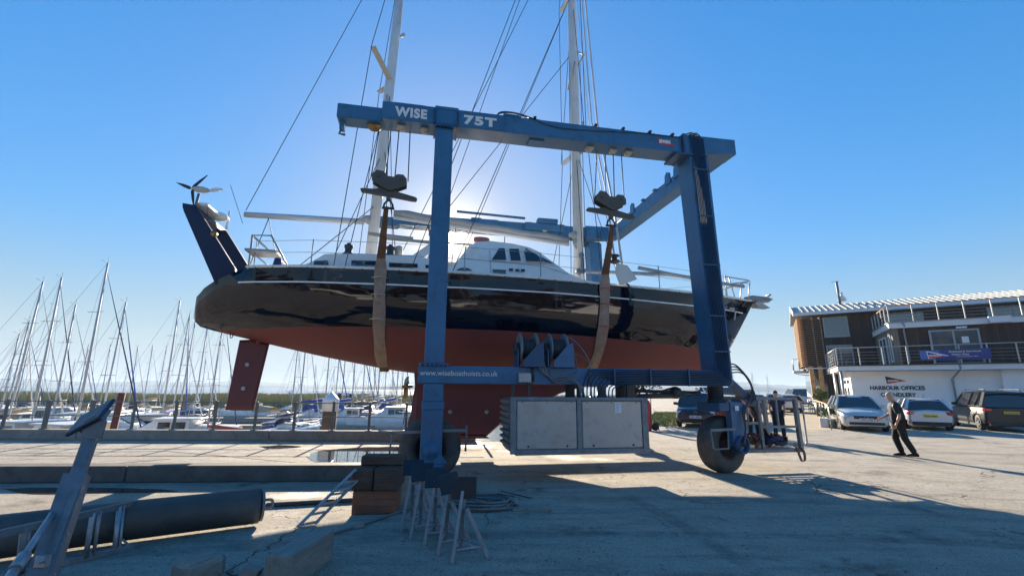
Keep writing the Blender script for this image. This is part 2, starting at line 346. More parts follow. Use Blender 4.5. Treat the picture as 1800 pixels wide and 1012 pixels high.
# far shore: low wooded hills across the estuary
m_far = M('far_woodland', (.045, .07, .035), .95, var=.4, scale=.02, dirt=(.16, .15, .07), damt=.6)
def ridge(name, pts, Y, hfun, depth, seed, step=9):
    r_ = random.Random(seed); m = MB(); rows = []; x0, x1 = pts
    n = int((x1-x0)/step); ph = [r_.uniform(0, 6.3) for _ in range(6)]; tr = 0; vs0 = []; vs1 = []; vs2 = []
    for i in range(n+1):
        x = x0+(x1-x0)*i/n; tr = .6*tr+r_.uniform(-1, 1.4)
        h = hfun(x)*(1+.22*math.sin(x/230+ph[0])+.14*math.sin(x/97+ph[1])+.06*math.sin(x/31+ph[2]))+tr*1.3
        vs0.append(Vector((x, Y, QZ-1))); vs1.append(Vector((x, Y+depth*.12, QZ+max(1, h*.45)))); vs2.append(Vector((x, Y+depth*.5, QZ+max(2, h))))
    vs3 = [Vector((v.x, Y+depth, QZ)) for v in vs0]
    m.grid([vs0, vs1, vs2, vs3], smooth=False, flip=True); o = m.build(name, m_far, fix=False); tag(o, kind='structure'); return o
ridge('hills', (-3600, 900), 2300, lambda x: 27+6*math.sin(x/500), 500, 3)
ridge('hills', (500, 4800), 1900, lambda x: 26+10*math.exp(-((x-1000)/500)**2), 500, 5)
ridge('hills', (-700, 500), 1800, lambda x: 12+20*math.exp(-((x+330)/170)**2), 260, 9, 7)
# low mud spit on the water
m_mud = M('mud', (.11, .09, .06), .8, var=.3, scale=.3)
o_ = MB().grid([[Vector((x, y, QZ+(.02 if abs(k) == 1 else .9))) for x, y in [(-330+i*9, 760+8*math.sin(i)+k*14) for i in range(30)]] for k in (-1, 0, 1)]).build('mud_spit', m_mud); tag(o_, kind='structure')

# reed bank behind the moorings
BANK = [(-150, 84), (-100, 85), (-60, 87), (-20, 90), (20, 94), (45, 99)]
def bank_at(u):
    i = min(int(u*(len(BANK)-1)), len(BANK)-2); f = u*(len(BANK)-1)-i
    return (BANK[i][0]*(1-f)+BANK[i+1][0]*f, BANK[i][1]*(1-f)+BANK[i+1][1]*f)
rows = [[], [], [], []]
for i in range(61):
    x, y = bank_at(i/60*.9999); j = math.sin(i*1.3)*.8
    for r_, (dy, z) in zip(rows, ((0+j, QZ-.3), (1.5+j, QZ+1.1), (9, QZ+1.6), (19+j, QZ-.4))): r_.append(Vector((x, y+dy, z)))
o_ = MB().grid(rows, flip=True).build('reed_bank', m_mud); tag(o_, kind='structure')
m_reed = M('reeds', (.34, .3, .1), .9, var=.35, scale=.5, dirt=(.15, .17, .07), damt=.6)
mb = MB()
for i in range(15000):
    x, y = bank_at(rnd.random()*.9999); d = rnd.random()**1.3*13; h = rnd.uniform(1.55, 1.85)*(1+.06*math.sin(x*.3)+.06*math.sin(x*.11)); z = QZ+.35+min(d, 2)*.5
    a = rnd.uniform(-.6, .6); wd = rnd.uniform(.05, .13); lx = rnd.uniform(-.25, .25); p = Vector((x+rnd.uniform(-1, 1), y+d, z-.6))
    mb.add([p+Vector((-wd*math.cos(a), -wd*math.sin(a), 0)), p+Vector((wd*math.cos(a), wd*math.sin(a), 0)), p+Vector((lx+wd*.4, 0, h+.6)), p+Vector((lx-wd*.2, 0, h+.5))], [(0, 1, 2, 3)])
o_ = mb.build('reeds', m_reed, fix=False); tag(o_, kind='stuff')

# ---------------------------------------------------------------- quay wall, beams and fence
QA = Vector((-26, 15.45, 0)); QB = Vector((-1.2, 16.15, 0)); qd = (QB-QA).normalized(); qn = Vector((-qd.y, qd.x, 0))
def seg(mb, a, b, y0, y1, z0, z1, ch=0):           # box along the quay line
    p = QA+qd*a+qn*((y0+y1)/2); q = QA+qd*b+qn*((y0+y1)/2)
    mb.bar((p.x, p.y, (z0+z1)/2), (q.x, q.y, (z0+z1)/2), y1-y0, z1-z0, ch=ch)
LQ = (QB-QA).length
wr = root('quay_wall', 'low grey concrete wall along the quay edge under the fence', 'wall', QA)
mb = MB(); mb2 = MB()
for a, b in ((0, 11.6), (11.62, 17.9), (17.92, LQ)): seg(mb, a, b, 0, .3, 0, .33, .02)
for v in mb.v: v -= QA
mb.build('coping', m_concrete, wr)
fr = root('quay_fence', 'weathered grey post and two wire fence along the quay wall', 'fence', QA)
posts_px = [5, 95, 180, 263, 341, 420, 495, 568, 637, 706, 775, 845]
rnd2 = random.Random(3)
for px in posts_px+[-80, -165]:
    p = G(px, 757+3, .33); a = (Vector((p.x, p.y, 0))-QA).dot(qd); c = QA+qd*a+qn*.15-QA
    h = 1.28+rnd2.uniform(-.02, .02); mb = MB()
    if abs(px-95) < 3 or px == 5: mb.box((c.x, c.y, .33+(h-.33)/2), (.12, .1, h-.33), ch=.01)
    else: mb.box((c.x, c.y, .33+(h-.33)/2), (.075, .08, h-.33), ch=.01)
    mb.b(c.x-.09, c.x+.09, c.y-.08, c.y+.08, .331, .35)
    mb.build('post', m_rail, fr)
for z in (.78, 1.24):
    mb = MB(); p = QA+qn*.08-QA; q = QB+qn*.08-QA; mb.tube([(p.x, p.y, z)]+[tuple((p.lerp(q, k/14)) + Vector((0, 0, z-.01*(k % 2)))) for k in range(1, 14)]+[(q.x, q.y, z)], .017, 6)
    mb.build('rail', m_rail, fr)
# long tarred beam across the yard on the left and a second, low one nearer
def beam(name, label, a, b, wd, h, m=m_kerb, cat='beam'):
    r_ = root(name, label, cat, (a[0], a[1], 0)); mb = MB(); a = Vector((a[0], a[1], h/2)); b = Vector((b[0], b[1], h/2))
    n = 2
    for k in range(n):
        p, q = a.lerp(b, k/n), a.lerp(b, (k+1)/n-.002); o = Vector((r_.location.x, r_.location.y, 0))
        mb.bar(p-o+Vector((0, rnd.uniform(-.01, .01), 0)), q-o, wd, h+rnd.uniform(-.012, .0), ch=.015)
    mb.build('beam_length', m, r_); return r_
a_ = G(-250, 851); b_ = G(652, 846)
beam('kerb_beam', 'long dark kerb beam on the left edge of the sunlit pad', (a_.x, a_.y+.2), (b_.x, b_.y+.2), .38, .3)
a_ = G(462, 892); b_ = G(700, 878)
beam('low_beam', 'thin dark beam lying between the black pipe and the timber stack', (a_.x, a_.y+.1), (b_.x, b_.y+.1), .2, .07)
# puddle
m_pud, t_, p_ = newmat('puddle_water'); p_.inputs['Base Color'].default_value = (.05, .05, .045, 1); p_.inputs['Roughness'].default_value = .015; p_.inputs['IOR'].default_value = 1.5; p_.inputs['Specular IOR Level'].default_value = 1.0
def puddle(pts, name='puddle'):
    c = [G(*p, .006) for p in pts]; c = curve(c+[c[0]], 5)[:-1]; mb = MB(); mb.add([v+Vector((rnd.uniform(-.03, .03), rnd.uniform(-.03, .03), 0)) for v in c], [list(range(len(c)))[::-1]])
    o = mb.build(name, m_pud); tag(o, kind='structure')
puddle([(540, 803), (556, 793), (600, 788), (660, 785), (720, 786), (720, 800), (690, 809), (600, 813), (556, 811)])
puddle([(0, 858), (120, 856), (230, 858), (310, 862), (200, 866), (60, 867)])
puddle([(455, 784), (500, 782), (530, 785), (480, 788)])
# expansion joints in the pad
mb = MB()
for p, q in (((60, 778), (540, 779)), ((0, 797), (290, 792)), ((290, 792), (520, 812)), ((150, 818), (300, 806))):
    a, b = G(*p, .004), G(*q, .004); mb.bar(a, b, .035, .004)
o_ = mb.build('pad_joints', m_kerb); tag(o_, kind='structure')
mb = MB()
for i in range(420):
    p = Vector((rnd.uniform(-5, 9), rnd.uniform(2.2, 12), 0)); s = rnd.uniform(.005, .017)
    vs = [Vector((rnd.uniform(.6, 1)*math.cos(a)*s, rnd.uniform(.6, 1)*math.sin(a)*s, 0)) for a in (0, 1.3, 2.5, 3.8, 5)]
    mb.add([p+v for v in vs]+[p+Vector((0, 0, s*.8))], [(i_, (i_+1) % 5, 5) for i_ in range(5)])
o_ = mb.build('loose_gravel', m_concrete, fix=False); tag(o_, kind='stuff')
# chips of dark leaf and bark litter
mb = MB()
for i in range(2600):
    p = Vector((rnd.uniform(-4, 10), 2.2+9*rnd.random()**1.2, .004)); a = rnd.uniform(0, 6.3); L = .012+.05*rnd.random()**2.5; wd = L*.35
    d = Vector((math.cos(a), math.sin(a), 0)); n = Vector((-d.y, d.x, 0)); mb.add([p-d*L/2, p+n*wd/2+Vector((0, 0, .006)), p+d*L/2, p-n*wd/2+Vector((0, 0, .003))], [(0, 1, 2, 3)])
o_ = mb.build('leaf_litter', m_timber, fix=False); tag(o_, kind='stuff')

# ================================================================ MARINA
m_hullw = m_white
def loft_hull(mb, L, B, F, sheer=.12, draft=.3, ns=15, transom=.72, mi=0, stripe=None):
    rows = []
    for i in range(ns+1):
        t = i/ns; x = -L/2+L*t; b = B/2*(transom+(1-transom)*min(1, t/.45)**.8 if t < .45 else max(.015, (1-((t-.45)/.55)**2.2)))
        zt = F*(1+sheer*(t-.35)*2 if t > .35 else 1+sheer*.15); r_ = []
        for k in range(7):
            s = k/6; z = zt+(-draft-zt)*s; y = b*(1-s**3.2)**.6 if k < 6 else 0
            if t > .85: y *= (1-s*.6*(t-.85)/.15)
            r_.append(Vector((x+(t > .8)*(t-.8)*.9*L*.06*(1-s), y, z)))
        rows.append(r_[::1])
    full = [[Vector((p.x, -p.y, p.z)) for p in r_]+[p.copy() for p in r_[::-1][1:]] for r_ in rows]
    mb.grid(full, mi); mb.add(full[0], [list(range(13))], mi)
    for i in range(ns): mb.add([full[i][0], full[i+1][0], full[i+1][12], full[i][12]], [(0, 1, 2, 3)], mi)   # deck
    return rows
def deck_z(F, t, sheer=.12): return F*(1+sheer*(t-.35)*2 if t > .35 else 1+sheer*.15)
def make_yacht(L, H, hull_m, cover_m, genoa_m, name='moored_yacht', det=True, boom=True):
    r_ = root(name, '', 'sailing boat'); B = L*.31; F = L*.105
    mb = MB(); loft_hull(mb, L, B, F); mb.build('hull', hull_m, r_)
    mb = MB(); sec = []
    for x, hw, h in ((-L*.12, B*.34, .42), (-L*.11, B*.34, .5), (L*.08, B*.31, .48), (L*.22, B*.2, .3), (L*.3, B*.1, .05)):
        z = F*1.02; sec.append([Vector((x, -hw, z)), Vector((x, -hw*.9, z+h*.75)), Vector((x, -hw*.5, z+h)), Vector((x, hw*.5, z+h)), Vector((x, hw*.9, z+h*.75)), Vector((x, hw, z))])
    mb.grid(sec, smooth=False); mb.add(sec[0], [list(range(6))]); ca = mb.build('cabin', m_white, r_)
    if det:
        mb = MB()
        for s_ in (-1, 1):
            for x in (-L*.07, 0, L*.07): mb.box((x, s_*B*.325, F*1.02+.2), (L*.05, .02, .14))
        mb.build('window', m_glass, ca)
        mb = MB()      # spray hood
        ar = [[Vector((x, B*.3*math.cos(a), F*1.02+.3+.75*math.sin(a)*k)) for a in [math.pi*j/8 for j in range(9)]] for x, k in ((-L*.18, 1), (-L*.12, 1), (-L*.08, .4))]
        mb.grid(ar, flip=True); mb.build('spray_hood', cover_m, r_)
        mb = MB()
        for s_ in (-1, 1):
            pr = [(-L*.49, s_*B*.34), (-L*.3, s_*B*.44), (0, s_*B*.5), (L*.25, s_*B*.36), (L*.49, s_*B*.05)]
            for x, y in pr: mb.tube([(x, y, F*.98), (x, y, F+.62)], .015, 5)
            for dz in (.35, .62): mb.tube([(x, y, F+dz) for x, y in pr], .01, 4)
        mb.tube([(L*.49, -B*.05, F+.66), (L*.53, 0, F+.68), (L*.49, B*.05, F+.66)], .018, 5)
        mb.build('guard_rail', m_galv, r_)
    mx_ = L*.07; mb = MB(); mb.tube([(mx_, 0, F), (mx_, 0, H*.6), (mx_, 0, H)], [.072*L/10, .068*L/10, .05*L/10], 8)
    ma = mb.build('mast', m_alu, r_); mb = MB()
    for z in ((.45, .72) if H > 10 else (.55,)):
        mb.tube([(mx_-.18, -B*.19, F+(H-F)*z-.03), (mx_, 0, F+(H-F)*z), (mx_-.18, B*.19, F+(H-F)*z-.03)], .018, 5)
    mb.tube([(mx_-.1, 0, H), (mx_-.45, .1, H+.12)], .012, 4); mb.tube([(mx_, 0, H), (mx_, 0, H+.35)], .01, 4); mb.tube([(mx_-.22, -.16, H+.32), (mx_+.22, .1, H+.32)], .01, 4)
    mb.build('spreader', m_galvd, ma)
    mb = MB(); k = .011
    z1, z2 = F+(H-F)*.45, H
    for s_ in (-1, 1):
        mb.tube([(mx_-.25, s_*B*.46, F), (mx_-.18, s_*B*.19, z1), (mx_, 0, z2)], k, 4, caps=False); mb.tube([(mx_+.25, s_*B*.45, F), (mx_, 0, z1)], k, 4, caps=False)
    mb.tube([(-L*.49, 0, F), (mx_, 0, H)], k, 4, caps=False); mb.build('rigging', m_galvd, r_)
    if genoa_m:
        mb = MB(); a, b = Vector((L*.5, 0, F+.3)), Vector((mx_, 0, H*.96)); mb.tube([a.lerp(b, q) for q in (0, .05, .3, .7, 1)], [.04, .055, .055, .035, .012], 7); mb.build('furled_genoa', genoa_m, r_)
    if boom:
        mb = MB(); mb.tube([(mx_, 0, F+1.25), (-L*.32, 0, F+1.2)], .06, 6); bo = mb.build('boom', m_alu, r_)
        mb = MB(); mb.tube([(mx_-.05, 0, F+1.5), (mx_-.5, 0, F+1.45), (-L*.1, 0, F+1.36), (-L*.31, 0, F+1.27)], [.07, .17, .15, .07], 8); mb.build('sail_cover', cover_m, bo)
    return r_
def make_motor(L, canopy_m, hull_m=None):
    r_ = root('motor_cruiser', '', 'motor boat'); B = L*.34; F = L*.13
    mb = MB(); loft_hull(mb, L, B, F, sheer=.2, transom=.9); mb.build('hull', hull_m or m_white, r_)
    mb = MB(); sec = []
    for x, hw, h in ((-L*.15, B*.42, 1.25), (L*.05, B*.4, 1.3), (L*.16, B*.36, .55), (L*.32, B*.2, .1)):
        z = F*1.03; sec.append([Vector((x, -hw, z)), Vector((x, -hw*.88, z+h)), Vector((x, hw*.88, z+h)), Vector((x, hw, z))])
    mb.grid(sec, smooth=False); mb.add(sec[0], [(0, 1, 2, 3)]); mb.b(-L*.22, L*.07, -B*.42, B*.42, F*1.03+1.28, F*1.03+1.36, ch=.03); ca = mb.build('cabin', m_white, r_)
    mb = MB()
    for s_ in (-1, 1):
        for x0, x1 in ((-L*.13, -L*.05), (-L*.04, L*.03)): mb.add([(x0, s_*(B*.4+.005), F*1.03+.55), (x1, s_*(B*.395+.005), F*1.03+.55), (x1, s_*(B*.365+.02), F*1.03+1.12), (x0, s_*(B*.375+.02), F*1.03+1.12)], [(0, 1, 2, 3)])
    mb.add([(L*.07, -B*.34, F+1.25), (L*.07, B*.34, F+1.25), (L*.15, B*.32, F+.75), (L*.15, -B*.32, F+.75)], [(0, 1, 2, 3)])
    mb.build('window', m_glass, ca)
    mb = MB(); ar = [[Vector((x, B*.42*math.cos(a), F*1.0+.1+.8*math.sin(a)*k)) for a in [math.pi*j/8 for j in range(9)]] for x, k in ((-L*.44, .85), (-L*.3, 1), (-L*.15, 1.05))]
    mb.grid(ar, flip=True); mb.build('canopy', canopy_m, r_)
    mb = MB()
    for s_ in (-1, 1):
        pr = [(L*.0, s_*B*.47), (L*.2, s_*B*.4), (L*.4, s_*B*.2), (L*.52, s_*B*.03)]
        for x, y in pr: mb.tube([(x, y, F), (x, y, F+.55)], .015, 5)
        mb.tube([(x, y, F+.55) for x, y in pr], .017, 5)
    mb.tube([(-L*.1, 0, F+1.4), (-L*.12, 0, F+2.3)], .03, 5); mb.build('guard_rail', m_galv, r_)
    return r_
m_hblue = M('blue_hull', (.03, .07, .22), .3, var=.1); m_hred = M('red_hull', (.35, .03, .04), .35, var=.1); m_hcream = M('cream_hull', (.7, .66, .52), .35, var=.08)
m_sail = M('sailcloth', (.72, .71, .68), .8, var=.06)
protos = {'A': make_yacht(10.5, 12.6, m_hullw, m_navy, m_sail), 'B': make_yacht(9.0, 10.8, m_hullw, m_bluecov, m_bluecov),
          'C': make_yacht(8.0, 9.6, m_hcream, m_tan, None), 'D': make_yacht(11.5, 14.2, m_hullw, m_black, m_navy), 'E': make_yacht(8.5, 10.2, m_hblue, m_sail, m_sail),
          'M': make_motor(9.0, m_tan), 'N': make_motor(8.0, m_navy), 'O': make_motor(10, m_sail), 'R': make_yacht(7.5, 9, m_hred, m_red, None)}
used_ = set()
def moor(kind, px, Y, top=None, rz=90, label='', group='boats moored in the marina', roll=0, Hs=None):
    src = protos[kind]; c = src if kind not in used_ else copy_tree(src); used_.add(kind)
    p = atY(px, 700, Y); s_ = 1.0; offx = {'A': .735, 'B': .63, 'C': .56, 'D': .8, 'E': .6, 'R': .53}.get(kind, 0)
    if top is not None:      # size the boat so that its mast is as tall as in the photo
        zt = atY(px, top, Y).z-QZ; Hm = {'A': 12.6, 'B': 10.8, 'C': 9.6, 'D': 14.2, 'E': 10.2, 'R': 9}[kind]; s_ = zt/Hm
    a = R(rz); c.location = (p.x-offx*s_*math.cos(a), p.y-offx*s_*math.sin(a), QZ); c.rotation_euler = (R(roll), 0, a); c.scale = (min(max(s_, .55), 1.25),)*2+(s_,)
    c['label'] = label; c['group'] = group; return c
# near row, left of the yacht's rudder: (kind, mast px at the horizon, distance, mast top px)
near = [('C', 5, 34, 586, 80, 'cream yacht whose short pole mast stands at the far left edge of the marina'),
 ('E', 14, 30, 563, 100, 'blue hulled yacht with a dark leaning mast at the left edge'),
 ('A', 22, 31, 494, 85, 'white yacht with mast topped by wind vane, second tall mast from the left'),
 ('B', 30, 45, 591, 95, 'small white yacht with blue cover behind the second tall mast'),
 ('C', 62, 36, 537, 80, 'cream yacht with mast just left of the dark spreader pole'),
 ('D', 66, 29, 487, 92, 'white yacht with navy furled sail and third tall mast'),
 ('A', 100, 28, 534, 86, 'white yacht with thick pale mast left of the tallest one'),
 ('B', 136, 55, 605, 90, 'far white yacht with blue cover between the two thick masts'),
 ('D', 144, 26, 461, 88, 'white yacht with the tallest mast of the left hand berths'),
 ('B', 184, 32, 530, 96, 'white yacht with a radar reflector box high on its mast'),
 ('C', 178, 60, 605, 85, 'cream yacht far behind the red brown pile'),
 ('E', 228, 62, 608, 90, 'blue yacht with short distant mast right of the red brown pile'),
 ('A', 254, 66, 606, 90, 'far white yacht with navy cover and slim mast'),
 ('C', 276, 70, 605, 88, 'far cream yacht just left of the tall white mast pair'),
 ('A', 290, 36, 527, 84, 'white yacht with tall mast left of the blue furled sail'),
 ('B', 306, 40, 551, 100, 'white yacht with bright blue furled sail slanting over the fence'),
 ('C', 318, 44, 560, 95, 'cream yacht with orange lifebuoy, its thin mast behind the blue sail'),
 ('A', 344, 38, 566, 88, 'white yacht with mast lights beside the blue furled sail'),
 ('D', 370, 33, 545, 92, 'white yacht with mast passing behind the tip of the yacht stern')]
rr_ = random.Random(5)
for k, px, Y, top, rz, lb in near: moor(k, px, Y, top, rz+rr_.uniform(-9, 9), lb, roll=rr_.uniform(-1.2, 1.2))
far = [('A', 528, 42, 560, 84, 'white yacht with pale mast seen below the hull between rudder and keel'),
 ('E', 514, 52, 592, 95, 'blue yacht with black forestay line below the hull'),
 ('B', 572, 58, 560, 70, 'white yacht moored left of the white capped pile'),
 ('C', 590, 62, 580, 75, 'cream yacht behind the white capped pile'), ('A', 601, 66, 570, 80, 'white yacht moored bow out just right of the white capped pile'),
 ('B', 619, 60, 565, 65, 'white yacht with blue cover right of the dock gantry'), ('D', 637, 64, 570, 75, 'white yacht with navy furled sail mid cluster below the hull'),
 ('C', 657, 68, 575, 70, 'cream yacht mid cluster below the hull'), ('A', 664, 58, 560, 68, 'large white yacht with open bow rail near the keel'),
 ('E', 676, 72, 580, 82, 'blue yacht near the keel with slim mast'), ('B', 697, 66, 575, 72, 'white yacht with blue cover closest to the propeller'),
 ('C', 706, 75, 590, 80, 'cream yacht behind the propeller')]
for k, px, Y, top, rz, lb in far: moor(k, px, Y, top, rz, lb)
for k, px, Y, rz, sc, lb in (('M', 130, 24, 165, 1, 'white motor cruiser with tan canopy behind the prop pad'), ('O', 200, 31, 20, 1, 'large white motor cruiser behind the red brown pile'),
   ('N', 45, 27, 170, 1, 'white motor cruiser with navy canopy at the far left'), ('M', 95, 40, 10, 1, 'white motor cruiser with tan canopy in the second row'), ('N', 250, 34, 150, 1, 'white motor cruiser with navy canopy near the blue furled sail'),
   ('O', 305, 30, 200, .9, 'white motor cruiser low behind the fence below the blue sail'), ('N', 615, 52, 200, .9, 'white motor boat with navy canopy facing the quay right of the white capped pile'),
   ('O', 690, 50, 190, .9, 'white motor boat closest to the keel'), ('M', 440, 64, 175, .9, 'white motor boat moored alone right of the rudder'),
   ('O', 1000, 60, 160, 1, 'white motor boat seen through the gap above the silver box')):
    c = moor(k, px, Y, None, rz, lb); c.scale = (sc, sc, sc)
moor('R', 372, 30, 590, 175, 'small red hulled dinghy yacht with red boom cover and blue sail low behind the fence')
moor('B', 1326, 70, 655, 90, 'white yacht with bare mast right of the hoist leg beyond the yard').location.z = QZ
moor('C', 1352, 76, 660, 90, 'cream yacht with short mast right of the hoist leg beyond the yard')
for px, Y, k, lb in ((445, 260, 'A', 'small yacht at anchor on open water right of the rudder'), (515, 240, 'B', 'small white yacht anchored out on the estuary left of the pale mast'), (640, 280, 'C', 'small cream yacht anchored off the reed bank')):
    c = moor(k, px, Y, None, 15, lb, 'yachts anchored out on the estuary')
# extra thin masts deep in the marina
for i, (px, Y, top, k) in enumerate(((60, 78, 640, 'A'), (214, 80, 640, 'D'), (352, 74, 628, 'E'), (550, 78, 640, 'D'), (583, 80, 648, 'A'), (646, 80, 640, 'E'), (688, 80, 650, 'D'), (118, 76, 632, 'C'), (8, 80, 640, 'B'), (400, 78, 650, 'A'), (1292, 84, 655, 'A'), (1015, 80, 640, 'D'))):
    moor(k, px, Y, top, 80+i*3, ['white yacht in the back row at far left', 'white yacht in the back row right of the radar reflector mast', 'blue yacht in the back row below the stern', 'white yacht in the back row left of the capped pile', 'white yacht in the back row behind the dock gantry', 'blue yacht in the back row among the cluster', 'white yacht in the back row beside the propeller', 'cream yacht in the back row between thick masts', 'white yacht with blue cover at the very left of the back row', 'white yacht in the back row just behind the rudder', 'white yacht beyond the wheel rack', 'white yacht in the back row behind the silver box'][i])
# pontoons
m_deck = M('pontoon_deck', (.3, .28, .24), .9, var=.2)
for i, (x0, y0, x1, y1) in enumerate(((-48, 34, -25, 35.3), (-52, 58, 2, 62), (-30, 48, -14, 49))):
    a = Vector((x0, y0, QZ+.35)); b = Vector((x1, y1, QZ+.35)); mb = MB(); mb.bar(a, b, 1.6, .5); o_ = mb.build('pontoon', m_deck)
    tag(o_, ['grey floating pontoon nearest the quay', 'grey floating pontoon in front of the reed bank', 'short grey pontoon in the middle of the berths'][i], 'pontoon')
# piles
def pile(px, Y, ztop, r, m, cap, label, lean=0):
    p = atY(px, 757, Y); r_ = root('mooring_pile', label, 'pile', (p.x, p.y, QZ)); h = ztop-QZ
    MB().tube([(0, 0, -1), (lean, 0, h)], r, 14).build('shaft', m, r_)
    if cap: MB().lathe([(0, h+.62), (r*1.05, h+.28), (r*1.15, h+.25), (r*1.15, h-.25), (0, h-.25)], (lean, 0, 0), n=16).build('cap', m_whitep, r_)
m_pile = M('pile_timber', (.17, .1, .06), .85, var=.3, dirt=(.05, .04, .03), damt=.6)
pile(577, 20.5, 1.0, .3, m_pile, True, 'brown timber pile with pointed white cap beside the quay')
pile(191, 22.0, 1.45, .14, M('pile_rust', (.2, .06, .035), .8, var=.3), False, 'rusty red steel pile behind the quay fence', .3)
pile(592, 62, 1.0, .3, m_dark, False, 'dark pile on the left of the dock gantry'); pile(613, 62, 1.0, .3, m_dark, False, 'dark pile on the right of the dock gantry')
a, b = atY(592, 692, 62), atY(613, 692, 62); o_ = MB().bar(a, b, .3, .35).build('gantry_beam', m_whitep); tag(o_, 'pale crossbar joining the tops of two dark dock piles', 'beam')

# ================================================================ BOAT HOIST (local x along its long side, y away from the camera)
def fit(o, wdt, hgt=None):          # scale a text to a measured width (and letter height)
    xs = [v.co.x for v in o.data.vertices]; ys = [v.co.y for v in o.data.vertices]
    k = wdt/(max(xs)-min(xs)); o.scale = (k, (hgt/(max(ys)-min(ys)) if hgt else k), 1); return o
H = root('boat_hoist', 'large blue four wheeled travelling boat hoist straddling the dark hulled yacht', 'boat hoist', HO, HROT)
m_under = m_blue
def tyre(parent, c, rz=0, r=.6, wd=.42):
    wr_ = bpy.data.objects.new('wheel', None); col.objects.link(wr_); wr_.parent = parent; wr_.location = c; wr_.rotation_euler = (0, 0, rz)
    mb = MB(); h = wd/2; mb.lathe([(r*.5, -h*.75), (r*.56, -h*.97), (r*.72, -h*1.04), (r*.88, -h*.96), (r*.97, -h*.8), (r, -h*.45), (r, h*.45), (r*.97, h*.8), (r*.88, h*.96), (r*.72, h*1.04), (r*.56, h*.97), (r*.5, h*.75)], axis='y', n=48)
    for s_ in (-.28, 0, .28):
        mb.lathe([(r*1.0, h*s_-.012), (r*1.012, h*s_-.008), (r*1.012, h*s_+.008), (r*1.0, h*s_+.012)], axis='y', n=48)
    mb.build('tyre', m_tyre, wr_)
    mb = MB(); mb.lathe([(r*.5, -h*.8), (r*.535, -h*.86), (r*.5, -h*.9), (r*.46, -h*.7), (r*.4, -h*.1), (r*.18, -h*.05), (r*.16, -h*.6), (0, -h*.6)], axis='y', n=32)
    mb.lathe([(r*.5, h*.8), (r*.535, h*.86), (r*.5, h*.9), (r*.46, h*.7), (r*.4, h*.1), (r*.2, h*.05), (0, h*.05)], axis='y', n=32)
    mb.lathe([(r*.5, -h*.8), (r*.5, h*.8)], axis='y', n=32)
    for k in range(8): a = math.pi*k/4; mb.lathe([(.018, -h*.12), (.018, -h*.2), (0, -h*.2)], (r*.29*math.cos(a), 0, r*.29*math.sin(a)), 'y', 6)
    mb.build('rim', m_rust, wr_); return wr_
def bolts(mb, pts, r=.018, h=.03, axis='z'):
    for p in pts: mb.lathe([(0, -h), (r, -h), (r, h), (0, h)], p, axis, 6, smooth=False)
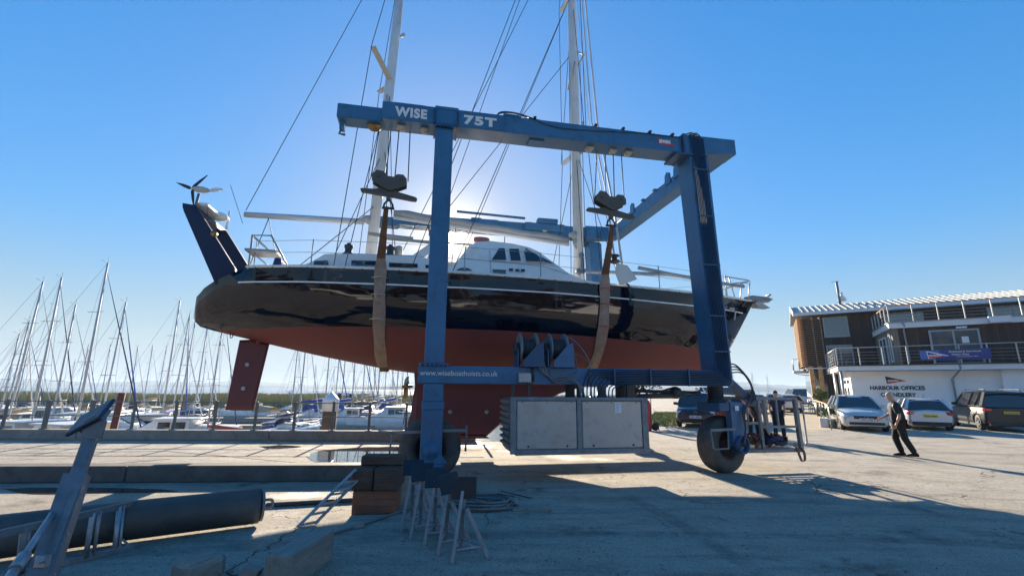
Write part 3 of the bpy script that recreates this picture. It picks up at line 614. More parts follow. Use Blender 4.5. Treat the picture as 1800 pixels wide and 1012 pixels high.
for side in (0, 1):
    v0 = 0 if side == 0 else 7.0; sg = 1 if side == 0 else -1
    def yb(a, b): return (v0+min(sg*a, sg*b), v0+max(sg*a, sg*b))
    y0, y1 = yb(-.22, .24)
    # top beam
    mb = MB(); mb.b(-2.25, -1.3, *yb(-.2, .2), 7.39, 7.72, ch=.02); mb.b(1.36, 5.9, y0, y1, 7.45, 7.88, ch=.015); mb.b(1.36, 1.75, *yb(-.23, .25), 7.87, 7.93, ch=.01)
    mb.b(-1.32, 1.38, *yb(-.26, .27), 7.44, 7.86, ch=.02)
    mb.prism([(5.9, 7.42), (7.32, 7.56), (7.32, 7.96), (5.9, 7.94)], *yb(-.23, .26))
    mb.b(-.19, .33, *yb(-.275, .29), 7.8, 7.885, ch=.01)
    for u_ in (2.6, 3.9, 5.1): mb.b(u_, u_+.012, *yb(-.224, .244), 7.447, 7.884)
    mb.b(1.37, 5.85, *yb(-.232, .252), 7.438, 7.452)
    tb_ = mb.build('top_beam', m_blue, H)
    if side: tb_.location.z = .13
    mb = MB(); mb.b(-.2, .02-.19, *yb(-.3, .28), 7.38, 7.8); mb.b(.3, .33, *yb(-.3, .28), 7.38, 7.8); mb.b(-.2, .33, *yb(-.3, .26), 7.39, 7.435)
    bolts(mb, [(-.14+k*.08, v0-sg*.29, 7.41) for k in range(6)], .02, .05, 'z'); bolts(mb, [(x, v0-sg*.3, 7.46+k*.07) for x in (-.185, .315) for k in range(5)], .02, .03, 'y')
    mb.b(5.85, 5.9, *yb(-.27, .3), 7.34, 7.95); mb.b(5.62, 6.45, *yb(-.3, .3), 7.36, 7.41)
    bolts(mb, [(5.86, v0-sg*.24+sg*.1*k, 7.36+.02*k) for k in range(5)], .02, .05, 'x'); bolts(mb, [(5.83, v0-sg*.28, 7.45+k*.06) for k in range(8)], .02, .03, 'y')
    mb.build('flange', m_blue2, H)
    # sheaves under and at the side of the beam
    for u, z, r in ((-1.48, 7.42, .16), (-.9, 7.45, .11), (-.4, 7.44, .1), (3.5, 7.43, .1), (4.1, 7.43, .1), (4.5, 7.43, .1)) if side == 0 else ((-.9, 7.75, .13), (-.2, 7.68, .13), (1.6, 7.72, .14), (2.25, 7.72, .14), (3.6, 7.74, .14), (4.2, 7.68, .14), (4.85, 7.74, .14)):
        mb = MB(); yc = v0 if side == 0 else v0-.32
        mb.lathe([(0, -.05), (r, -.05), (r*1.0, -.035), (r*.82, 0), (r, .035), (r, .05), (0, .05)], (u, yc, z), 'y', 24); sv_ = mb.build('sheave', m_bronze if side == 0 and u < -1 else m_cream, H); sv_.location.z = .13*side
    mb = MB()
    if side == 0:
        mb.b(2.0, 2.35, -.1, .2, 7.40, 7.452); mb.b(-2.2, -2.1, -.05, .1, 7.2, 7.4); mb.tube([(-2.15, .03, 7.28), (-2.2, .03, 7.12), (-2.08, .03, 7.1)], .03, 8); mb.box((-1.2, 0, 7.9), (.08, .05, .12)); mb.b(-1.1, -.4, -.2, .2, 7.86, 7.9, ch=.01)
    else:
        mb.b(1.45, 2.4, 6.6, 6.8, 7.55, 7.85, ch=.03); mb.b(3.4, 5.0, 6.6, 6.8, 7.58, 7.86, ch=.03); mb.b(3.9, 4.7, 6.55, 6.85, 7.86, 8.05, ch=.02); mb.b(-1.2, 0.2, 6.6, 6.8, 7.55, 7.85, ch=.03); mb.tube([(.8, 6.62, 8.06), (3.4, 6.62, 8.0)], .05, 8)
    for o_ in mb.split('sheave_bracket', m_blue, H): o_.location.z = .13*side
    # legs
    mb = MB(); fl = v0-sg*.23; bk = v0+sg*.2
    mb.b(-.16, .23, min(fl, bk), max(fl, bk), 2.235, 7.385, ch=.012)
    mb.b(-.27, .33, *yb(-.27, .24), 2.195, 2.235, ch=.005); bolts(mb, [(-.22+k*.085, v0-sg*.285, 2.205) for k in range(7)], .02, .03)
    mb.build('leg', m_blue, H)
    mb = MB(); f2, b2 = v0-sg*.25, v0+sg*.3; a_, b_ = min(f2, b2), max(f2, b2)
    vs_ = [(6.0, a_, 7.36), (6.5, a_, 7.36), (6.5, b_, 7.36), (6.0, b_, 7.36), (6.2, a_, 2.19), (6.6, a_, 2.19), (6.6, b_, 2.19), (6.2, b_, 2.19)]
    mb.add(vs_, [(0, 1, 2, 3), (7, 6, 5, 4), (0, 4, 5, 1), (1, 5, 6, 2), (2, 6, 7, 3), (3, 7, 4, 0)])
    if side == 0:
        for z in (3, 3.9, 4.8, 5.7, 6.6): mb.box((6.36-(z-2.2)*.03, a_-.006, z), (.2, .012, .03))
        eb_ = MB(); eb_.tube([(.225, 0, 4.0), (.28, 0, 4.04), (.29, 0, 3.98), (.225, 0, 3.93)], .012, 6); eb_.build('eye_bolt', m_blue, H)
    mb.build('leg', m_blue, H)
    # lower beam
    mb = MB(); mb.b(-.27, 6.62, *yb(-.235, .2), 1.845, 2.19, ch=.012); mb.b(1.0, 1.6, *yb(-.2, .2), 1.845-.02, 1.846) if side else None
    mb.build('lower_beam', m_blue, H)
    # front fork: the leg runs down past the tyre to the axle
    mb = MB(); mb.b(-.15, .24, *yb(-.23, .06), 1.5, 1.844, ch=.01); mb.b(-.17, .26, *yb(-.26, .09), 1.35, 1.5, ch=.01); mb.b(-.16, .25, *yb(-.25, -.03), .36, 1.352, ch=.01); mb.b(-.16, .3, *yb(-.27, .0), .3, .36, ch=.01)
    mb.prism([(.249, .36), (.36, .36), (.249, .52)], *yb(-.2, -.05))
    mb.lathe([(0, -.02), (.125, -.02), (.13, 0), (.13, .05)], (.04, v0-sg*.26, .6), 'y', 28); mb.lathe([(.13, -.015), (.16, -.015), (.16, .03)], (.04, v0-sg*.25, .6), 'y', 28)
    mb.b(-.16, .25, *yb(.03, .3), 1.36, 1.49)
    mb.build('fork', m_blue, H)
    tyre(H, (.04, v0+sg*.24, .6))
    mb = MB(); yy = v0-sg*.1
    mb.tube([(-.95, yy, .95), (-.66, yy-.02, .93)], .02, 6); mb.bar((-.7, yy, .93), (-.16, yy, .93), .05, .05); mb.bar((.26, yy, .95), (.72, yy, .95), .05, .05); mb.tube([(.72, yy, 1.05), (.73, yy, .95), (.71, yy, .56)], .022, 6)
    mb.tube([(-.7, yy, .92), (-.72, yy, .55)], .02, 6)
    mb.split('wheel_guard', m_galvd, H)
    # rear fork, steered a little
    st = R(16)*sg; fk = bpy.data.objects.new('steering_fork', None); col.objects.link(fk); fk.parent = H; fk.location = (6.38, v0+sg*.1, 0); fk.rotation_euler = (0, 0, st)
    MB().lathe([(.17, 1.845), (.17, 1.55), (.2, 1.55), (.2, 1.5), (0, 1.5)], n=20).build('swivel', m_dark, fk)
    mb = MB(); mb.b(-.42, .3, min(-sg*.42, sg*.2), max(-sg*.42, sg*.2), 1.3, 1.5, ch=.02); mb.build('crown', m_blue2, fk)
    mb = MB(); a_, b_ = min(-sg*.44, -sg*.3), max(-sg*.44, -sg*.3)
    mb.prism([(-.1, 1.499), (.3, 1.499), (.34, .75), (.26, .5), (.02, .45), (-.1, .66)], a_, b_)
    mb.build('arm', m_blue, fk)
    mb = MB(); mb.lathe([(.15, -.1), (.19, -.1), (.19, .07), (.15, .07), (.15, -.1)], (.12, -sg*.42, .62), 'y', 28); mb.lathe([(.15, .04), (0, .04)], (.12, -sg*.42, .62), 'y', 28); mb.build('axle_hub', m_blue2, fk)
    mb = MB()
    for k in range(3): mb.tube(curve([(.05+.05*k, -sg*.46, .5+.03*k), (.12, -sg*.52, .62+.02*k), (.22, -sg*.46, .66+.04*k)], 5), .012, 5)
    mb.build('axle_hose', m_ropel, fk)
    wv_ = tyre(fk, (.05, 0, .6), 0)
    mb = MB(); mb.bar((-.85, -sg*.5, .95), (-.1, -sg*.5, .95), .04, .05); mb.tube([(-.85, -sg*.5, .93), (-.8, -sg*.5, .6), (-.75, -sg*.5, .57), (-.35, -sg*.5, .57), (-.33, -sg*.5, .95)], .02, 6); mb.split('wheel_guard', m_galvd, fk)
# cross beam closing the frame over the bow
mb = MB(); mb.b(6.86, 7.32, .262, 6.74, 7.56, 7.96, ch=.015)
mb.prism([(6.5, 7.56), (6.86, 7.56), (6.86, 7.96), (6.5, 7.96)], .262, .4); mb.b(6.5, 6.86, 6.6, 6.74, 7.5, 7.9)
mb.build('cross_beam', m_blue, H)
mb = MB()
for v, u in ((1.7, 6.84), (2.2, 6.84), (4.6, 6.84)): mb.prism([(v-.16, 7.83), (v+.16, 7.83), (v+.12, 8.15), (v, 8.22), (v-.12, 8.15)], u-.02, u+.03, 'x')
for v in (3.0, 3.8): mb.b(6.8, 6.9, v-.06, v+.06, 7.96, 8.02)
mb.split('lifting_lug', m_blue, H)
mb = MB(); mb.tube([(6.95, .3, 8.03)]+[(6.93, .3+k, 8.0+.03*(k % 2)) for k in range(1, 6)]+[(6.95, 6.7, 8.03)], .016, 5); mb.tube([(6.99, .3, 8.02), (6.99, 6.7, 8.0)], .014, 5); mb.build('cross_hose', m_dark, H)
mb = MB()
for k, (a, z) in enumerate(((.05, .05), (.1, .1), (.0, .16))):
    mb.tube(curve([(1.2+.08*k, -.05+.08*k, 7.88), (1.3, -.05+.08*k, 7.98+z), (1.7, -.05+.08*k, 8.03+z), (2.3, -.05+.08*k, 7.93+z*.6), (3.2, -.1+.08*k, 7.91), (4.2, -.1+.08*k, 7.9), (5.8, -.1+.08*k, 7.91)], 5), .018, 6)
mb.tube(curve([(1.9, -.235, 7.9), (2.6, -.245, 7.72), (3.5, -.245, 7.74), (4.6, -.24, 7.83), (5.8, -.235, 7.85)], 5), .011, 5)
for u in (2.1, 3.6, 4.3, 5.0, 5.6): mb.box((u, -.1, 7.91), (.06, .3, .05))
for k in range(7): mb.tube(curve([(6.05+k*.045, -.3, 7.8), (6.04+k*.045, -.2, 8.0+.02*(k % 3)), (5.9+k*.03, .05, 8.02), (5.7, .1, 7.93)], 5), .014, 5)
mb.build('beam_hose', m_dark, H)
# hard pipes: up the rear leg, round the corner and along the lower beam, then looping down to the engine box
mb = MB(); mc = MB()
for i in range(9):
    z = 1.868+i*.036; uu = 6.52-i*.037; top = 7.85
    pts = [(uu-.145*1.05, -.3, top), (uu-.005*5, -.3, 3.2), (uu, -.285, z+.08+.0), (uu-.03, -.285, z+.02), (uu-.09, -.285, z)]
    xe = 3.75+.0*i; pts += [(5.2, -.285, z), (xe, -.285, z)]
    ub = 3.66-i*.078
    pts = [Vector(p) for p in pts]+curve([(xe-.0, -.285, z), (max(ub+.2, xe-.2), -.29, z), (ub+.2, -.32, z-.03), (ub+.05, -.37, (z+1.68)/2), (ub+.0, -.42, 1.66), (ub, -.44, 1.6)], 5)[1:]
    mb.tube(pts, .0135, 6)
for u in (3.78, 4.6, 5.5): mc.box((u, -.29, 2.02), (.03, .05, .37))
for z in (2.6, 3.4, 4.6, 5.8, 7.0): mc.box((6.37-(z-2.2)*.027, -.29, z), (.42, .05, .03))
mb.split('hydraulic_pipe', m_pipe, H); mc.split('pipe_clamp', m_blue2, H)
mb = MB()
for k in range(3): mb.tube(curve([(2.02+.02*k, -.1, 2.75-.1*k), (2.1+.05*k, -.22, 2.85-.1*k), (2.12+.05*k, -.3, 2.4), (2.2+.05*k, -.31, 2.1), (2.5, -.3, 1.98-.05*k), (2.75, -.3, 2.02-.04*k), (2.95+.02*k, -.36, 1.85), (2.99+.04*k, -.42, 1.6)], 6), .016, 6)
mb.tube(curve([(2.78, -.05, 2.8), (2.9, -.1, 2.82), (3.1, -.2, 2.6), (3.25, -.26, 2.3), (3.25, -.3, 1.9), (3.22, -.4, 1.6)], 6), .015, 6)
mb.tube(curve([(2.8, -.05, 2.7), (2.95, -.1, 2.5), (3.0, -.2, 2.2), (2.9, -.28, 2.05), (2.6, -.29, 2.0)], 6), .013, 6)
mb.tube(curve([(2.82, -.05, 2.5), (3.1, -.1, 2.45), (3.25, -.25, 2.3)], 6), .013, 6)
mb.tube(curve([(2.25, -.245, 2.14), (2.38, -.25, 2.13), (2.4, -.25, 1.98), (2.44, -.27, 1.95)], 4), .01, 5); mb.tube(curve([(3.45, -.245, 2.12), (3.5, -.25, 2.02), (3.7, -.25, 1.95)], 4), .01, 5)
mb.split('winch_hose', m_hose, H)
# hoses from the beam end down to the rack
mb = MB()
for k in range(4): mb.tube(curve([(6.6, -.1, 2.35-.07*k), (6.85+.05*k, -.1, 2.3-.06*k), (7.15+.03*k, -.1, 1.95-.1*k), (7.1, -.15, 1.65-.05*k), (6.8-.02*k, -.3, 1.35), (6.72, -.35, .95), (6.62-.02*k, -.42, .6)], 6), .016, 6)
mb.split('steering_hose', m_dark, H)
# winches
for u0, dark in ((1.78, True), (2.42, False)):
    wn = bpy.data.objects.new('winch', None); col.objects.link(wn); wn.parent = H; wn.location = (u0, 0, 0)
    mb = MB(); cz = 2.58; cy = .02
    mb.lathe([(0, 0), (.2, 0), (.2, .34), (0, .34)], (0.02, cy, cz), 'x', 28)
    for x in (0, .34): mb.lathe([(0, x-.015), (.33, x-.015), (.345, x), (.33, x+.015), (0, x+.015)], (.02, cy, cz), 'x', 32)
    mb.build('drum', m_galvd, wn)
    mb = MB()
    for k in range(11): mb.lathe([(.2, .02+k*.029), (.222, .034+k*.029), (.2, .048+k*.029)], (.02, cy, cz), 'x', 24)
    mb.build('wound_rope', m_rope, wn)
    mb = MB(); mb.prism([(.02, 2.192), (.46, 2.192), (.46, 2.56), (.4, 2.68), (.32, 2.64), (.04, 2.32)], -.36, -.33); mb.b(-.04, .5, -.3, .25, 2.192, 2.22); mb.b(.42, .46, -.33, .2, 2.2, 2.7); mb.b(-.06, -.03, -.2, .2, 2.2, 2.55); mb.b(.05, .4, -.33, -.28, 2.192, 2.3)
    mb.build('cheek_plate', m_blue2 if dark else m_blue, wn); MB().lathe([(0, 0), (.14, 0), (.14, .1), (0, .1)], (-.1, cy, cz), 'x', 20).build('motor', m_dark, wn)
# switch box
mb = MB(); mb.b(1.72, 1.98, -.33, -.24, 1.88, 2.07, ch=.008); mb.build('switch_box', m_galv, H)
mb = MB(); mb.tube([(2.03, -.27, 1.9), (2.02, -.27, 2.2)], .03, 8); mb.lathe([(0, 0), (.045, 0), (.05, .04), (.03, .07), (0, .07)], (2.02, -.27, 2.16), n=12); mb.build('beacon', m_dark, H)
# engine box slung under the beam
eb = bpy.data.objects.new('engine_box', None); col.objects.link(eb); eb.parent = H
mb = MB(); mb.b(1.56, 4.32, -.58, .6, .56, 1.585, ch=.03); mb.b(1.6, 4.28, -.62, .55, .53, .575, ch=.01)
for a_, b_ in ((1.5, 1.62), (2.83, 2.93), (4.2, 4.33)): mb.b(a_, b_, -.615, -.575, .6, 1.56, ch=.01)
mb.b(1.5, 4.33, -.617, -.577, 1.535, 1.6, ch=.01); mb.b(1.5, 4.33, -.619, -.579, .555, .63, ch=.01)
mb.build('casing', m_galvd, eb)
m_panel = M('brushed_panel', (.37, .385, .4), .42, metal=.55, var=.12, scale=2.2, dirt=(.2, .19, .18), damt=.6)
for a_, b_ in ((1.63, 2.82), (2.94, 4.19)):
    mb = MB(); mb.b(a_, b_, -.6, -.578, .64, 1.525, ch=.008); pn = mb.build('panel', m_panel, eb)
    mb = MB(); bolts(mb, [(a_+.22, -.606, .69), (b_-.2, -.606, .69)], .022, .008, 'y'); bolts(mb, [(x, -.606, 1.5) for x in (a_+.1, (a_+b_)/2, b_-.1)], .012, .006, 'y'); mb.build('latch', m_dark, pn)
mb = MB()
for k in range(8):
    z = .62+k*.118; mb.prism([(1.56, z), (1.56, z+.1), (1.5, z+.085), (1.485, z+.05)], -.5, .55)
mb.split('louvre', m_galvd, eb)
mb = MB()
for u, z1 in ((1.62, 1.845), (1.95, 1.88), (3.0, 1.845), (4.1, 1.845)): mb.b(u-.03, u+.03, -.25, -.19, 1.585, z1)
mb.b(2.85, 3.0, 0, .2, 1.58, 1.845); mb.b(4.0, 4.3, -.1, .2, 1.58, 1.845); mb.split('hanger', m_dark, eb)
MB().b(3.62, 3.76, -.612, -.603, 1.3, 1.5).build('sticker', m_whitep, eb)
mb = MB()
for k in range(6): mb.b(3.64, 3.64+(.10, .08, .1, .06, .09, .07)[k], -.6145, -.6125, 1.47-.027*k, 1.475-.027*k)
mb.build('sticker_print', m_blue, eb)
# drive shaft and ram under the beam at the steered wheel
mb = MB(); mb.tube([(4.35, -.05, 1.73), (5.9, -.05, 1.7)], .035, 8); mb.lathe([(0, 0), (.1, 0), (.13, .05), (.13, .14), (.1, .2), (0, .2)], (5.2, -.05, 1.7), 'x', 12); mb.tube([(4.4, -.1, 1.62), (5.2, -.1, 1.64)], .05, 8); mb.tube(curve([(4.5, -.1, 1.84), (4.6, -.15, 1.66), (4.9, -.1, 1.72), (5.2, -.1, 1.8)], 4), .02, 6)
mb.tube(curve([(5.4, -.1, 1.72), (5.6, -.12, 1.62), (5.9, -.1, 1.78)], 4), .015, 6); mb.build('steering_ram', m_dark, H)
# rack behind the rear wheel
rk = bpy.data.objects.new('rear_rack', None); col.objects.link(rk); rk.parent = H
mb = MB(); mb.bar((6.62, 0, 2.0), (7.25, 0, 1.45), .16, .14); mb.build('rack_brace', m_blue2, rk)
mb = MB()
xl, xr = 7.35, 8.3
for y in (-.05, .95):
    mb.bar((7.0, y, 1.58), (xr+.05, y, 1.58), .06, .06); mb.bar((xl, y, .96), (xr, y, .96), .05, .05); mb.bar((6.95, y, .45), (xr+.05, y, .45), .06, .07)
    mb.bar((xl, y, .48), (xl-.02, y, 1.58), .06, .06, (1, 0, 0)); mb.bar((xr+.02, y, .48), (xr, y, 1.58), .09, .07, (1, 0, 0)); mb.bar((7.8, y, 1.56), (7.8, y, .98), .04, .04, (1, 0, 0))
for x in (7.0, xr): mb.bar((x, -.05, 1.58), (x, .95, 1.58), .05, .05); mb.bar((x, -.05, .45), (x, .95, .45), .05, .05)
for y in (.1, .3, .5, .7, .9): mb.bar((6.98, y, .46), (xr, y, .46), .06, .02)
mb.build('rack_frame', m_galvd, rk)
mb = MB(); mb.tube([(xr+.05, -.02, 1.55), (xr+.17, -.02, 1.52), (xr+.22, -.02, 1.3), (xr+.22, -.02, .62), (xr+.17, -.02, .55), (xr+.08, -.02, .55)], .02, 7); mb.build('rack_hoop', m_galv, rk)
mb = MB(); mb.tube([(7.0, 0, 1.72), (7.3, .05, 1.72)], .06, 10); mb.b(7.02, 7.3, .1, .3, 1.6, 1.72, ch=.01); mb.build('reel', m_tan, rk)
# lettering
m_let = M('white_letters', (.72, .72, .7), .5, var=.05, dirt=(.5, .5, .5), damt=.3)
p = Pv(695, 205, -.27); q = Pv(752, 209, -.27); fit(text('lettering', 'WISE', .4, m_let, H, (p.x, -.2635, 7.53), off=.018, space=1.12), q.x-p.x, .24)
p = Pv(812, 215, -.27); q = Pv(873, 219, -.27); fit(text('lettering', '75T', .4, m_let, H, (p.x+.04, -.2635, 7.53), off=.02, space=1.2), q.x-p.x-.04, .23)
p = Pv(738, 659, -.24); q = Pv(875, 659, -.24); fit(text('lettering', 'www.wiseboathoists.co.uk', .1, m_let, H, (p.x, -.24, 2.0), off=0), q.x-p.x)
m_flag = M('flag_red', (.6, .03, .04), .5, var=.05)
p = Pv(1150, 248, -.24)
MB().add([(5.2, -.225, 7.77), (5.2, -.225, 7.6), (5.68, -.225, 7.6)], [(0, 1, 2)]).build('emblem', m_flag, H, fix=False)
fit(text('lettering', 'S/W/H', .1, m_let, H, (5.22, -.232, 7.64), off=.008), .3, .1)
MB().box((6.55, -.36, 1.38), (.09, .012, .1)).build('tag_plate', m_whitep, H)

# ---------------------------------------------------------------- hoist ropes, blocks and slings
def block(name, px_off, label, ropes):
    u0 = px_off; r_ = root(name, label, 'pulley block', tuple(HO+HU*u0+HV*.12), HROT); r_.location.z = 5.8
    def P(x, y): return (x, y)
    mb = MB(); ol = [(-.4, .42), (-.33, .6), (-.12, .62), (0, .5), (.14, .48), (.24, .57), (.35, .5), (.36, .3), (0, .1), (-.4, .28)]
    ol = [(-.37, .3), (-.37, .44), (-.29, .55), (-.13, .53), (-.05, .43), (.08, .42), (.15, .49), (.28, .49), (.36, .40), (.36, .26), (.04, .1), (-.02, .1)]
    mb.prism(ol, -.11, -.08); mb.prism(ol, .08, .11)
    for x, z in ((-.24, .4), (.24, .38)): mb.lathe([(0, -.13), (.03, -.13), (.03, .13), (0, .13)], (x, 0, z), 'y', 10); mb.lathe([(0, -.03), (.12, -.03), (.1, 0), (.12, .03), (0, .03)], (x, 0, z), 'y', 20)
    mb.build('side_plate', m_block, r_)
    mb = MB(); mb.prism([(-.58, .06), (-.6, .1), (-.57, .125), (-.3, .13), (-.12, .18), (.02, .13), (.1, .14), (.2, .1), (.55, .02), (.6, -.01), (.58, -.055), (.5, -.06), (.1, -.01), (-.3, .03)], -.055, .055); mb.b(-.045, .045, -.05, .05, -.1, .06, ch=.01)
    mb.build('spreader_bar', m_block, r_)
    mb = MB(); mb.tube(curve([(-.09, 0, -.27), (-.085, 0, -.18), (0, 0, -.09), (.085, 0, -.18), (.09, 0, -.27)], 5), .022, 8); mb.tube([(-.13, 0, -.27), (.13, 0, -.27)], .028, 8); mb.build('shackle', m_dark, r_)
    mb = MB()
    for a, b, y in ropes: mb.tube([(b, y, 7.42-5.8), (a, y, .4)], .0125, 5)
    mb.build('fall_rope', m_rope, r_); return r_
bl_r = [(-.4, -.3, -.03), (-.1, -.06, .03), (.1, .12, -.03), (.38, .36, .03)]
B1 = block('pulley_block', -1.08, 'grey brown pulley block with spreader bar hanging beside the mizzen mast', bl_r)
B2 = block('pulley_block', 4.03, 'grey brown pulley block with spreader bar hanging right of the main mast', bl_r)

# ================================================================ THE YACHT (x forward, y to its far side, z up, centre line 3.5 m into the hoist)
YL = HO+HV*3.5
Y_ = root('sailing_yacht', 'big dark blue and red two masted sailing yacht hanging in the blue boat hoist', 'sailing yacht', YL, HROT)
def lerpt(xs, ys, x):
    if x <= xs[0]: return ys[0]
    for i in range(len(xs)-1):
        if x <= xs[i+1]: f = (x-xs[i])/(xs[i+1]-xs[i]); return ys[i]*(1-f)+ys[i+1]*f
    return ys[-1]
def smooth_t(xs, ys):
    def f(x, h=.22): return (lerpt(xs, ys, x-h)+2*lerpt(xs, ys, x)+lerpt(xs, ys, x+h))/4
    return f
hb_ = smooth_t([-5.75, -5.6, -5.4, -5.0, -4.45, -3, -1, 1, 3, 5, 7, 8.5, 9.6, 10.36], [.22, .48, .72, 1.0, 1.36, 1.88, 2.18, 2.34, 2.34, 2.12, 1.6, 1.0, .42, .015])
_s = lambda x: x if x > -4.45 else -4.45+(x+4.45)/1.18     # the counter stern is drawn out a little
hb0 = lambda x: hb_(x)*(1 if x > -5.6 else max(.02, (max(0, x+5.76)/.16))**.5)
hb = lambda x: hb0(_s(x))
zt_ = lambda x: lerpt([-5.75, -5.7, -5.6, -5.42, -5.05, -4.45, -3, 0, 3, 5, 7, 8.3, 10.36], [3.5, 3.74, 3.94, 4.12, 4.34, 4.54, 4.5, 4.45, 4.39, 4.37, 4.42, 4.48, 4.6], _s(x))
zb_ = lambda x: lerpt([-5.75, -5.7, -5.6, -5.4, -5.0, -4.18, -2.89, -1.12, 0, 2, 5, 7.2, 8.3, 8.88, 9.29, 9.79, 10.24, 10.36], [3.44, 3.33, 3.24, 3.17, 3.06, 2.85, 2.57, 2.24, 2.1, 1.95, 1.92, 2.02, 2.18, 2.38, 2.91, 3.65, 4.32, 4.52], _s(x))
zw_ = lambda x: lerpt([-5, -1, 2, 5, 7, 9.5], [3.15, 3.155, 3.12, 3.02, 2.96, 2.88], x)
zs_ = lambda x: lerpt([-4.8, -3, 0, 3, 5, 7, 10.3], [4.22, 4.17, 4.12, 4.09, 4.07, 4.09, 4.2], x)
def hy(x, z):                        # half breadth of the hull at height z
    t, b = zt_(x), zb_(x); s = max(0, min(1, (z-b)/max(.01, t-b))); f = max(0, min(1, (x-3.5)/6.5)); g = max(0, min(1, (-2-x)/3.5))
    n = 3.0-1.4*f-.9*g; m = 2.0-.95*f-.2*g
    return hb(x)*(1-(1-s)**n)**(1/m)
xs_ = [-5.755, -5.75, -5.74, -5.72, -5.7, -5.68, -5.66, -5.6, -5.52, -5.42, -5.3, -5.15, -5, -4.8, -4.6, -4.45, -4.2]
xs_ = [q if q > -4.45 else -4.45+(q+4.45)*1.18 for q in xs_]
x = -3.9
while x < 8.3: xs_.append(x); x += .3
xs_ += [8.3, 8.6, 8.88, 9.1, 9.29, 9.5, 9.79, 10.0, 10.15, 10.24, 10.31, 10.36]
m_hull = M('navy_topside', (.004, .005, .012), .05, var=.1, spec=.5, coat=.0, grime=.1)
t_ = m_hull.node_tree; p_ = t_.nodes['Principled BSDF']; p_.inputs['Coat Roughness'].default_value = .02
tc_ = ND(t_, 'ShaderNodeTexCoord').outputs['Object']; mp_ = ND(t_, 'ShaderNodeMapping', {'Vector': tc_, 'Scale': (.3, 1, 1.1)}).outputs[0]
n_ = ND(t_, 'ShaderNodeTexNoise', {'Vector': mp_, 'Scale': 1.1, 'Detail': 3, 'Roughness': .5}).outputs[0]
b_ = ND(t_, 'ShaderNodeBump', {'Strength': .5, 'Distance': .075, 'Height': n_}); t_.links.new(b_.outputs[0], p_.inputs['Normal']); t_.links.new(b_.outputs[0], p_.inputs['Coat Normal'])
m_antif = M('antifouling_red', (.165, .04, .037), .65, var=.14, scale=1.4, dirt=(.115, .045, .042), damt=.85, bump=.15)
m_antifd = M('antifouling_dark', (.12, .034, .038), .6, var=.15, scale=1.4, dirt=(.1, .03, .03), damt=.6)
mb = MB()
for sgn in (-1, 1):
    rows = []
    for x in xs_:
        t, b, wl, s1 = zt_(x), zb_(x), zw_(x), zs_(x)
        s1 = min(s1, t-.02) if x > -4.75 else t-.01; s0 = s1-.035 if x > -4.75 else t-.015
        zz = [t, s1, s0]+[s0+(wl-s0)*k/8 for k in range(1, 9)]; e = b+.001
        zz += [wl+(e-wl)*math.sin(math.pi/2*k/11) for k in range(1, 12)]
        zz = [max(z, e) for z in zz]; r_ = []
        for z in zz: r_.append(Vector((x, sgn*hy(x, z), z)))
        r_[-1] = Vector((x, 0, min(b, wl) if b < wl else b)); rows.append(r_)
    n = len(rows[0])
    for i in range(len(rows)-1):
        for k in range(n-1):
            mi = 1 if k == 1 and -4.8 < rows[i][0].x < 9.75 else (2 if k >= 10 else 0)
            if (rows[i][k]-rows[i][k+1]).length < 1e-5 and (rows[i+1][k]-rows[i+1][k+1]).length < 1e-5: continue
            q = [rows[i][k], rows[i][k+1], rows[i+1][k+1], rows[i+1][k]]; mb.add(q if sgn < 0 else q[::-1], [(0, 1, 2, 3)], mi, True)
xe_ = xs_[0]; mb.add([Vector((xe_, s*hy(xe_, z), z)) for s, z in ((-1, 3.5), (1, 3.5), (1, 3.45), (-1, 3.45))], [(0, 1, 2, 3)])
# sloping transom above the rounded stern
for i in range(len(xs_)-1):
    if xs_[i+1] <= -4.4: a, b = xs_[i], xs_[i+1]; mb.add([(a, -hy(a, zt_(a)), zt_(a)), (b, -hy(b, zt_(b)), zt_(b)), (b, hy(b, zt_(b)), zt_(b)), (a, hy(a, zt_(a)), zt_(a))], [(0, 1, 2, 3)], 0)
mb.build('hull', [m_hull, m_whitep, m_antif], Y_)
m_deckw = M('white_deck', (.7, .7, .68), .5, var=.06, dirt=(.45, .43, .4), damt=.4)
mb = MB(); xd = [x for x in xs_ if x >= -4.45]
mb.grid([[Vector((x, y*(hy(x, zt_(x))-.01), zt_(x)+.03+.06*(1-y*y))) for y in (-1, -.6, -.2, .2, .6, 1)] for x in xd], flip=True, smooth=True); mb.build('deck', m_deckw, Y_)
mb = MB()
for s in (-1, 1): mb.tube([(x, s*(hy(x, zt_(x))+.005), zt_(x)+.025) for x in xd], .035, 6)
mb.build('toe_rail', m_white, Y_)
mb = MB()
for x in [-4.2+i*.42 for i in range(32)]:
    if x < 9.4: mb.lathe([(0, 0), (.018, 0), (0, .014)], (x, -hy(x, zt_(x))-.03, zt_(x)+.0), 'y', 6)
mb.build('rail_bolt', m_dark, Y_)
